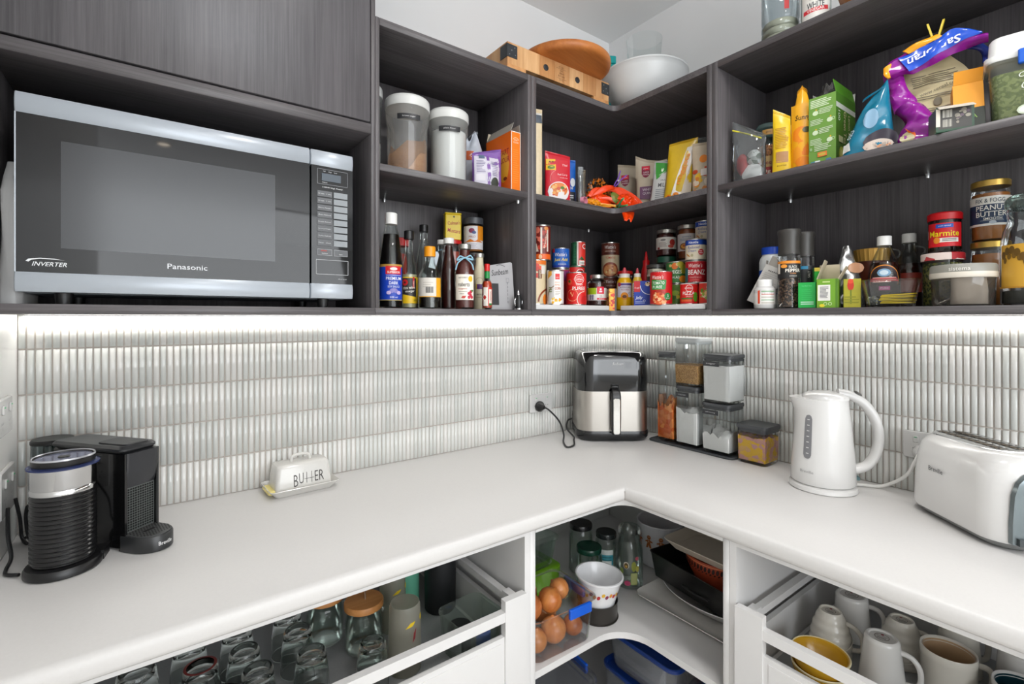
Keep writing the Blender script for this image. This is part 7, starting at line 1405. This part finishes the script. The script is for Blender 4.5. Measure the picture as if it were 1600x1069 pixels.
for nm, lb, cat, dx, dy, z, r, h, c in (('round_cover', 'black round lid inside the clear square container', 'lid', -0.020, 0.016, 0.012, 0.028, 0.050, '#141416'), ('screw_stopper', 'bright blue cap inside the clear square container', 'cap', 0.020, -0.026, 0.012, 0.018, 0.040, '#1f58c4'), ('round_tag', 'small white round lid at the end of the square container', 'lid', 0.034, 0.022, 0.012, 0.012, 0.026, '#d6d4ce')):
    t = thing(nm, lb, cat, (-1.036 + dx, -0.497 + dy, ZD + z)); B().lathe([(r, 0), (r, h - 0.003), (r * 0.94, h), (0, h)], mat(c, 0.35), 24).build('shell', t); B().lathe([(r * 1.03, 0), (r * 1.03, 0.004), (r, 0.0045)], mat(c, 0.4), 24).build('skirt', t)

# ------------------------------------------------------------------ mugs in the other drawer
MUG = mat('#d8d3c8', 0.25, var=0.02, coat=0.3); MUG2 = mat('#dcdad6', 0.22, var=0.01, coat=0.3)
def handle(t, r0, r1, z0, z1, out, m, th=0.0055, ang=0.0):
    pts = curve([(r1 * 0.97, 0, z1), (r1 + out * 0.7, 0, z1 - 0.004), ((r0 + r1) / 2 + out, 0, (z0 + z1) / 2 + 0.008), (r0 + out * 0.75, 0, z0 + 0.008), (r0 * 0.97, 0, z0)], 5)
    B().tube([(x * cos(ang) - y * sin(ang), x * sin(ang) + y * cos(ang), z) for x, y, z in pts], th, m, 10).build('handle', t)
def upturned(label, x, y, r, rb, h, m, ang, swirl=0, cat='mug', group=None, bulge=0.0):
    t = thing('coffee_mug', label, cat, (x, y, ZD), ang, group); P = []
    for i in range(21):
        k = i / 20; rr_ = r + (rb - r) * k ** (2.2 if bulge else 1.0) + bulge * sin(pi * min(1, k * 1.1)) * 0.4; P.append((rr_ + (0.0009 * sin(k * 30) if swirl else 0), 0.0008 + (h - 0.006) * k))
    P += [(rb * 0.93, h - 0.002), (rb * 0.86, h), (rb * 0.76, h - 0.0005), (rb * 0.70, h - 0.003), (0, h - 0.003)]
    B().lathe(P, m, 40, cap0=False).build('mug_body', t)
    a = Art(on_top(h - 0.003), h0=0.0003); a.ring(0, 0, rb * 0.38, rb * 0.42, '#6a5f58'); a.text('fine china', 0, 0.002, 0.004, '#6a4a44', w=rb * 0.6); a.ell(0, 0.009, 0.003, 0.003, '#8a3036'); a.lines(-rb * 0.25, rb * 0.25, -0.009, -0.002, 2, '#6a5f58', 2); a.build(t, 'base_stamp')
    if swirl:
        q = B()
        for s in range(3): q.tube([((r + 0.0012 - (r - rb) * (k / 24) ** 2.2 + bulge * sin(pi * min(1, k / 24 * 1.1)) * 0.4) * cos(k * 0.20 + s * 2.1), (r + 0.0012 - (r - rb) * (k / 24) ** 2.2 + bulge * sin(pi * min(1, k / 24 * 1.1)) * 0.4) * sin(k * 0.20 + s * 2.1), 0.012 + 0.060 * k / 24) for k in range(25)], 0.0011, m, 5)
        q.build('swirl_ridges', t)
    handle(t, r, rb * 1.04, 0.018, h - 0.022, 0.026, m); return t
upturned('upturned cream mug with swirl ridges beside the yellow bowls', -0.342, -1.012, 0.042, 0.026, 0.098, MUG, radians(-75), 1, bulge=0.006)
upturned('upturned tall white mug at the drawer back by its side rail', -0.235, -1.020, 0.042, 0.034, 0.104, MUG2, radians(-70))
upturned('upturned flared white mug in the middle of the drawer front', -0.370, -1.122, 0.043, 0.032, 0.104, MUG2, radians(-80))
upturned('upturned cream swirl mug behind the flared white mug', -0.248, -1.125, 0.042, 0.026, 0.098, MUG, radians(-65), 1, bulge=0.006)
def upright(label, x, y, r, h, m, inner, ang, bands=None, name='coffee_mug', cat='mug'):
    t = thing(name, label, cat, (x, y, ZD), ang)
    B().lathe([(r * 0.86, 0.0006), (r * 0.94, 0.004), (r, h * 0.2), (r, h * 0.82), (r * 1.02, h * 0.84), (r * 1.02, h * 0.97), (r, h), (r * 0.93, h - 0.002), (r * 0.91, h * 0.9)], m, 44, cap1=False).build('mug_body', t)
    B().lathe([(r * 0.915, h * 0.955), (r * 0.90, h * 0.55), (r * 0.6, h * 0.5), (0, h * 0.5)], inner, 44, cap0=False).build('mug_inside', t)
    handle(t, r, r, h * 0.2, h * 0.78, 0.026, m, 0.006); return t
upright('upright cream mug with grooved bands and tan inside', -0.300, -1.218, 0.046, 0.100, MUG, mat('#b89a78', 0.4), radians(-60))
upright('white mug with dark teal inside at the drawer end', -0.305, -1.330, 0.045, 0.090, MUG2, mat('#12333c', 0.3), radians(120))
upturned('pale mug behind the banded cream mug', -0.175, -1.210, 0.041, 0.034, 0.100, MUG, radians(-40))
upturned('white mug behind the teal lined mug', -0.185, -1.310, 0.041, 0.034, 0.100, MUG2, radians(-40))
YEL = mat('#c99a24', 0.25, coat=0.3)
for k, (lb) in enumerate(('yellow bowl under another yellow bowl by the drawer rail', 'yellow bowl with pale rim stacked on another by the drawer rail')):
    t = thing('yellow_bowl', lb, 'bowl', (-0.486, -1.045, ZD + 0.026 * k)); B().lathe([(0.030, 0.0006), (0.034, 0.003), (0.050, 0.022), (0.0555, 0.045), (0.0545, 0.048), (0.050, 0.045), (0.046, 0.026), (0.028, 0.006), (0, 0.005)], YEL, 44, cap1=False).build('bowl', t)
    B().lathe([(0.0558, 0.0445), (0.0560, 0.047), (0.0545, 0.0486), (0.0528, 0.0470)], mat('#dccfa4', 0.3), 44, cap0=False, cap1=False).build('pale_rim', t)

# ------------------------------------------------------------------ corner base unit: onions, jars, platters
Z5 = 0.4904
CB = glass('#f3f4f6', 0.55, haze=0.03)
t = thing('onion_tub', 'clear plastic tub of onions with bright blue clips', 'tub', (-0.776, -0.470, Z5), radians(-3))
q = B(); q.loft([at_z(rr(w, d, 0.022, 5), z) for w, d, z in ((0.185, 0.155, 0.0006), (0.192, 0.162, 0.006), (0.210, 0.178, 0.112), (0.222, 0.190, 0.114), (0.222, 0.190, 0.119))], CB, cap1=False); q.build('clear_body', t)
BLC = mat('#1559c9', 0.3)
q = B(); q.rbox(0.075, 0.010, 0.092, 0.118, 0.003, BLC, 0.002, cx=0.04, cy=-0.098); q.build('clip', t)
q = B(); q.rbox(0.010, 0.085, 0.085, 0.112, 0.003, mat('#1d3f9a', 0.35), 0.002, cx=0.112, cy=0.01); q.build('clip', t)
ON = [wood('onion_skin_%d' % k, a, b, 2, 0.32, 1.0, 55, 0.1) for k, (a, b) in enumerate((('#a4521c', '#d08a4a'), ('#b5622a', '#dd9a5c'), ('#8f4420', '#c47a44')))]
rd = random.Random(11); k = 0
spots = [(-0.062, -0.045, 0.031, 'front row beside the partition'), (0.001, -0.040, 0.0355, 'front row in the middle'), (0.064, -0.046, 0.028, 'front row under the blue clip'), (-0.052, 0.040, 0.033, 'rear row beside the partition'), (0.030, 0.040, 0.038, 'rear row near the white bowl'),
         (-0.058, -0.012, 0.035, 'top layer by the partition'), (0.010, -0.014, 0.034, 'topmost of the pile'), (0.068, 0.020, 0.030, 'top layer beside the clip'), (-0.026, 0.052, 0.034, 'top layer at the rear')]
for i, (dx, dy, r, wh) in enumerate(spots):
    zb = 0.0095 if i < 5 else 0.074
    c, s = cos(radians(-3)), sin(radians(-3))
    t = thing('onion', 'brown onion in the clear tub, ' + wh, 'onion', (-0.782 + dx * c - dy * s, -0.470 + dx * s + dy * c, Z5 + zb + r * 0.94), 0, 'brown onions in the clear tub', rot=(rd.uniform(-1.0, 1.3), rd.uniform(-1.1, 1.1), rd.uniform(0, 6)))
    pr = [(0.0, -r * 0.93), (r * 0.25, -r * 0.92), (r * 0.60, -r * 0.76), (r * 0.88, -r * 0.42), (r * 0.98, 0), (r * 0.90, r * 0.38), (r * 0.66, r * 0.68), (r * 0.34, r * 0.84), (r * 0.16, r * 0.92), (r * 0.07, r * 1.02), (0.0, r * 1.04)]
    B().lathe(pr, ON[i % 3], 24, cap0=False, cap1=False).build('bulb', t)
    q = B()
    for j in range(6): a = j * 1.05; q.tube([(0.02 * r * cos(a), 0.02 * r * sin(a), -r * 0.92), (0.12 * r * cos(a), 0.12 * r * sin(a), -r * 1.02), (0.22 * r * cos(a + 0.4), 0.22 * r * sin(a + 0.4), -r * 1.03)], 0.0005, mat('#cdb78d', 0.8), 4)
    o = q.build('roots', t); o['kind'] = 'stuff'
t = thing('glass_baking_dish', 'clear glass baking dish standing on its lime green rimmed lid', 'baking dish', (-0.690, -0.225, Z5 + 0.001), radians(2))
q = B(); q.loft([at_z(rr(w, d, 0.03, 5), z) for w, d, z in ((0.25, 0.17, 0.0), (0.252, 0.172, 0.045), (0.256, 0.176, 0.046), (0.256, 0.176, 0.062), (0.25, 0.17, 0.064))], mat('#86c81c', 0.4)); q.build('lid', t, label='lime green lid')
q = B(); q.loft([at_z(rr(w, d, 0.03, 5), z) for w, d, z in ((0.20, 0.13, 0.0645), (0.215, 0.142, 0.072), (0.235, 0.160, 0.150), (0.248, 0.172, 0.152), (0.248, 0.172, 0.157), (0.225, 0.150, 0.154), (0.205, 0.132, 0.074))], glass('#eef4f0', 0.5)); q.build('dish', t)
def ljar(label, x, y, r, h, lc, art=None):
    t = thing('empty_jar', label, 'jar', (x, y, Z5), turn(x, y)); p = jar_prof(r, h, r * 0.86, 0.016, 0.02)
    B().lathe(p, GLB, 32, cap1=False).build('glass_body', t); B().lathe([(r * 0.9, 0.006), (r * 0.955, 0.012), (r * 0.955, h - 0.045)], GLB, 32, cap1=False).build('inner_wall', t); B().lathe([(r * 0.93, h - 0.016), (r * 0.94, h - 0.003), (r * 0.90, h), (0, h)], mat(lc, 0.25), 32).build('lid', t)
    if art: a = Art(on_round(r), h0=0.0006); art(a); a.build(t)
ljar('empty glass jar with black lid beside the baking dish', -0.445, -0.272, 0.042, 0.162, '#1b1b1c')
ljar('empty jar with black lid and turquoise label behind the clear bottle', -0.402, -0.350, 0.037, 0.148, '#1f2524', lambda a: (a.rect(-0.03, 0.03, 0.024, 0.10, '#3f98a5'), a.rect(-0.03, 0.084, 0.024, 0.10, '#d6dcd8'), a.lines(-0.02, 0.018, 0.036, 0.08, 5, '#2a6f7a', 2), a.rect(-0.02, 0.052, 0.018, 0.064, '#d6dcd8')))
ljar('short empty jar with dark green lid behind the white bowl', -0.497, -0.362, 0.044, 0.130, '#123a2c')
t = thing('printed_bottle', 'clear glass bottle with avocado and cactus prints, open neck', 'bottle', (-0.383, -0.435, Z5), turn(-0.383, -0.435))
B().lathe([(0.038, 0.0006), (0.044, 0.005), (0.044, 0.115), (0.039, 0.138), (0.034, 0.150), (0.034, 0.162), (0.037, 0.166), (0.037, 0.186), (0.034, 0.190), (0.029, 0.187), (0.029, 0.17)], GLB, 36, cap1=False).build('glass_body', t)
B().lathe([(0.037, 0.009), (0.0415, 0.012), (0.0415, 0.114), (0.031, 0.150)], GLB, 32, cap0=True, cap1=False).build('inner_wall', t)
a = Art(on_round(0.044), h0=0.0006); a.ell(-0.010, 0.080, 0.009, 0.011, '#d9cfc0'); a.ell(-0.010, 0.079, 0.007, 0.009, '#5a4a2a'); a.ell(-0.010, 0.077, 0.0035, 0.004, '#c9a04a'); a.ell(0.014, 0.078, 0.008, 0.016, '#8a8f3a'); a.ell(0.026, 0.07, 0.006, 0.010, '#a8a24a'); a.rect(0.004, 0.020, 0.026, 0.058, '#8a9a5a'); a.rect(0.006, 0.022, 0.024, 0.056, '#a9ad72'); a.ell(-0.006, 0.024, 0.010, 0.008, '#b8426a'); a.ell(0.024, 0.104, 0.006, 0.006, '#a84a5a'); a.ell(-0.024, 0.06, 0.006, 0.01, '#7d8f4a'); a.build(t)
t = thing('cake_tin', 'dark round springform tin under the white printed bowl', 'cake tin', (-0.590, -0.488, Z5)); B().lathe([(0.060, 0.0006), (0.061, 0.003), (0.058, 0.004), (0.058, 0.048), (0.0595, 0.050), (0.057, 0.050), (0.0565, 0.006), (0, 0.005)], mat('#3a3733', 0.3, 0.5), 40, cap1=False).build('tin_body', t); q = B(); q.box(0.057, 0.063, -0.016, 0.016, 0.018, 0.036, BLACK); q.tube([(0.0655, -0.012, 0.022), (0.0665, 0.012, 0.034)], 0.002, CHROME, 6); q.build('clasp', t)
t = thing('printed_bowl', 'white melamine bowl with fruit print rim on the dark tin', 'bowl', (-0.592, -0.489, Z5 + 0.013), rot=(radians(2.5), radians(2), 0))
B().lathe([(0.040, 0.0), (0.044, 0.002), (0.052, 0.048), (0.066, 0.104), (0.0705, 0.106), (0.0705, 0.110), (0.066, 0.1105), (0.062, 0.104), (0.048, 0.050), (0.036, 0.006), (0, 0.005)], mat('#dfe0e2', 0.25, coat=0.3), 44, cap1=False).build('bowl', t)
pr = prof_r([(0.052, 0.048), (0.066, 0.104)]); a = Art(on_round(pr), h0=0.0006); h_ = a.h
rd = random.Random(3)
for k in range(28): a.ell(-0.15 + 0.0115 * k, 0.066 + 0.012 * rd.random(), 0.005, 0.006, ('#d98a2c', '#b52a2a', '#e0b03a', '#7d2a4a')[k % 4]); a.h = h_ + 0.0001 * (k % 3)
a.build(t, 'printed_fruit')
t = thing('gingerbread_bowl', 'large white bowl printed with gingerbread men', 'bowl', (-0.178, -0.408, Z5), turn(-0.178, -0.408))
B().lathe([(0.060, 0.0006), (0.072, 0.006), (0.080, 0.05), (0.083, 0.148), (0.0845, 0.150), (0.083, 0.153), (0.080, 0.151), (0.077, 0.05), (0.066, 0.010), (0, 0.008)], mat('#d6d6da', 0.3), 48, cap1=False).build('bowl', t)
a = Art(on_round(0.081), h0=0.003); GB_ = '#a8602c'
for k in range(-2, 3):
    u = k * 0.040; v = 0.100; a.ell(u, v + 0.014, 0.007, 0.007, GB_); a.ell(u, v - 0.002, 0.006, 0.012, GB_)
    for s in (-1, 1): a.poly([(u, v + 0.006), (u + s * 0.013, v + 0.002), (u + s * 0.013, v - 0.003), (u, v)], GB_); a.poly([(u - s * 0.001, v - 0.006), (u + s * 0.006, v - 0.006), (u + s * 0.010, v - 0.022), (u + s * 0.003, v - 0.022)], GB_)
    a.ell(u, v, 0.0014, 0.0014, '#f0e6da'); a.ell(u, v + 0.006, 0.0014, 0.0014, '#f0e6da'); a.ell(u - 0.002, v + 0.016, 0.001, 0.001, '#f0e6da'); a.ell(u + 0.002, v + 0.016, 0.001, 0.001, '#f0e6da')
a.build(t, 'printed_figures')
def platter(name, label, cat, x, y, z, w, d, h, m, r=0.03, lip=0.02, rz=0.0, oval=False, n=6):
    t = thing(name, label, cat, (x, y, z), rz)
    sh = (lambda a, b: ell(a, b, 44)) if oval else (lambda a, b: rr(a, b, r, n))
    q = B(); q.loft([at_z(sh(w - 2 * lip - 2 * i, d - 2 * lip - 2 * i), zz) if False else at_z(sh(w - k, d - k), zz) for k, zz, i in ((2 * lip + 0.01, 0.0006, 0), (2 * lip, 0.003, 0), (0.004, h - 0.004, 0), (0, h - 0.002, 0), (0.001, h, 0), (0.006, h - 0.001, 0), (2 * lip + 0.006, 0.007, 0))], m); q.build('dish', t); return t
platter('serving_platter', 'large white rectangular platter lowest in the stack', 'platter', -0.296, -0.678, Z5, 0.355, 0.300, 0.026, mat('#d9d7d3', 0.22, coat=0.3), 0.03, 0.035, radians(-90))
platter('oval_plate', 'white oval plate on the rectangular platter', 'plate', -0.282, -0.682, Z5 + 0.0105, 0.345, 0.245, 0.042, mat('#dcdbd8', 0.2, coat=0.3), lip=0.045, rz=radians(-92), oval=True)
t = platter('black_tray', 'black rectangular baking tray with a moulded handle', 'tray', -0.275, -0.665, Z5 + 0.0535, 0.300, 0.232, 0.080, mat('#181717', 0.3), 0.012, 0.012, radians(-98))
q = B(); q.tube(curve([(-0.008 + 0.03 * k, -0.117 - 0.004 * (k in (1, 2)), 0.034) for k in range(4)]), 0.004, BLACK, 8); q.build('handle', t)
t = thing('patterned_dish', 'round terracotta dish with dark cut pattern, in the black tray', 'dish', (-0.268, -0.690, Z5 + 0.062))
TERR = mat('#a8472c', 0.45, var=0.1)
B().lathe([(0.066, 0.0), (0.070, 0.003), (0.076, 0.030), (0.100, 0.080), (0.103, 0.107), (0.099, 0.107), (0.074, 0.034), (0.066, 0.008), (0, 0.006)], TERR, 48, cap1=False).build('dish', t)
pf = prof_r([(0.076, 0.030), (0.100, 0.080), (0.103, 0.107)]); a = Art(on_round(pf), h0=0.0006); h_ = a.h
for k in range(-26, 27): a.ell(k * 0.0115, 0.090, 0.0042, 0.008, '#2a1613'); a.h = h_; a.ell(k * 0.0115 + 0.0057, 0.079, 0.003, 0.003, '#2a1613'); a.h = h_
a.rect(-0.29, 0.1005, 0.29, 0.1025, '#d98a5c'); a.build(t, 'cut_pattern')
platter('cream_dish', 'cream rectangular dish on top of the terracotta dish', 'dish', -0.292, -0.675, Z5 + 0.1695, 0.225, 0.190, 0.030, mat('#c9bfb0', 0.35), 0.025, 0.02, radians(-92))
# lower level
Z6 = 0.1175
def clip_tub(name, label, x, y, z, w, d, h, rim, rz=0.0, r=0.03, clear='#dfe2e6'):
    t = thing(name, label, 'container', (x, y, z), rz)
    q = B(); q.loft([at_z(rr(w * s, d * s, r, 6), zz) for s, zz in ((0.86, 0.0006), (0.90, 0.008), (0.98, h - 0.012), (0.95, h - 0.012), (0.88, 0.010))], glass(clear, 0.7, haze=0.25)); q.build('clear_body', t)
    q = B(); q.loft([at_z(rr(w * s, d * s, r, 6), zz) for s, zz in ((0.985, h - 0.014), (1.01, h - 0.010), (1.01, h - 0.002), (0.99, h), (0.95, h - 0.002), (0.945, h - 0.012))], rim); q.build('rim', t, label='dark blue rim')
    return t
NAVY = mat('#17377d', 0.3)
clip_tub('blue_rim_container', 'pale container with dark blue rim, lower of two', -0.425, -0.565, Z6, 0.265, 0.19, 0.175, NAVY, radians(-92))
clip_tub('blue_rim_container', 'open pale container with dark blue rim, upper of two', -0.420, -0.572, Z6 + 0.1755, 0.255, 0.18, 0.110, NAVY, radians(-90))
t = thing('clear_food_box', 'large clear lidded box with blue clips on the unit floor', 'container', (-0.735, -0.400, Z6), radians(-4))
q = B(); q.loft([at_z(rr(w, d, 0.03, 6), z) for w, d, z in ((0.22, 0.20, 0.0006), (0.226, 0.206, 0.006), (0.246, 0.226, 0.205), (0.236, 0.216, 0.205), (0.216, 0.196, 0.01))], CB); q.build('clear_body', t)
q = B(); q.loft([at_z(rr(w, d, 0.03, 6), z) for w, d, z in ((0.250, 0.230, 0.204), (0.256, 0.236, 0.208), (0.256, 0.236, 0.216), (0.235, 0.215, 0.220), (0.225, 0.205, 0.214))], CB); q.build('lid', t)
for cx, cy_, w, d in ((0.130, 0.0, 0.010, 0.11), (-0.02, 0.120, 0.09, 0.010), (-0.02, -0.120, 0.09, 0.010)): q = B(); q.rbox(w, d, 0.190, 0.218, 0.003, BLC, 0.002, cx=cx, cy=cy_); q.build('clip', t)
t = thing('steel_pot', 'stainless steel saucepan below the platter shelf', 'saucepan', (-0.405, -0.782, Z6)); B().lathe([(0.070, 0.0006), (0.075, 0.004), (0.076, 0.125), (0.078, 0.127), (0.074, 0.127), (0.072, 0.006), (0, 0.005)], mat('#8f877a', 0.22, 1.0), 44, cap1=False).build('pan', t); [B().tube(curve([(s * 0.074, -0.022, 0.105), (s * 0.094, -0.016, 0.108), (s * 0.094, 0.016, 0.108), (s * 0.074, 0.022, 0.105)]), 0.004, CHROME, 8).build('handle', t) for s in (-1, 1)]
carton('flour_packet', 'red and white packet standing behind the saucepan', -0.258, -0.765, Z6, 0.10, 0.07, 0.235, mat('#d8d4cf', 0.5), lambda a: (a.rect(-0.05, 0.14, 0.05, 0.235, '#b51f2c'), a.ell(0.01, 0.17, 0.03, 0.02, '#e6e0da'), a.rect(-0.05, 0.04, 0.05, 0.06, '#b51f2c')), None, lambda a: (a.rect(-0.035, 0.14, 0.035, 0.235, '#b51f2c'), a.ell(0, 0.18, 0.02, 0.02, '#e6e0da')), rz=radians(-80))
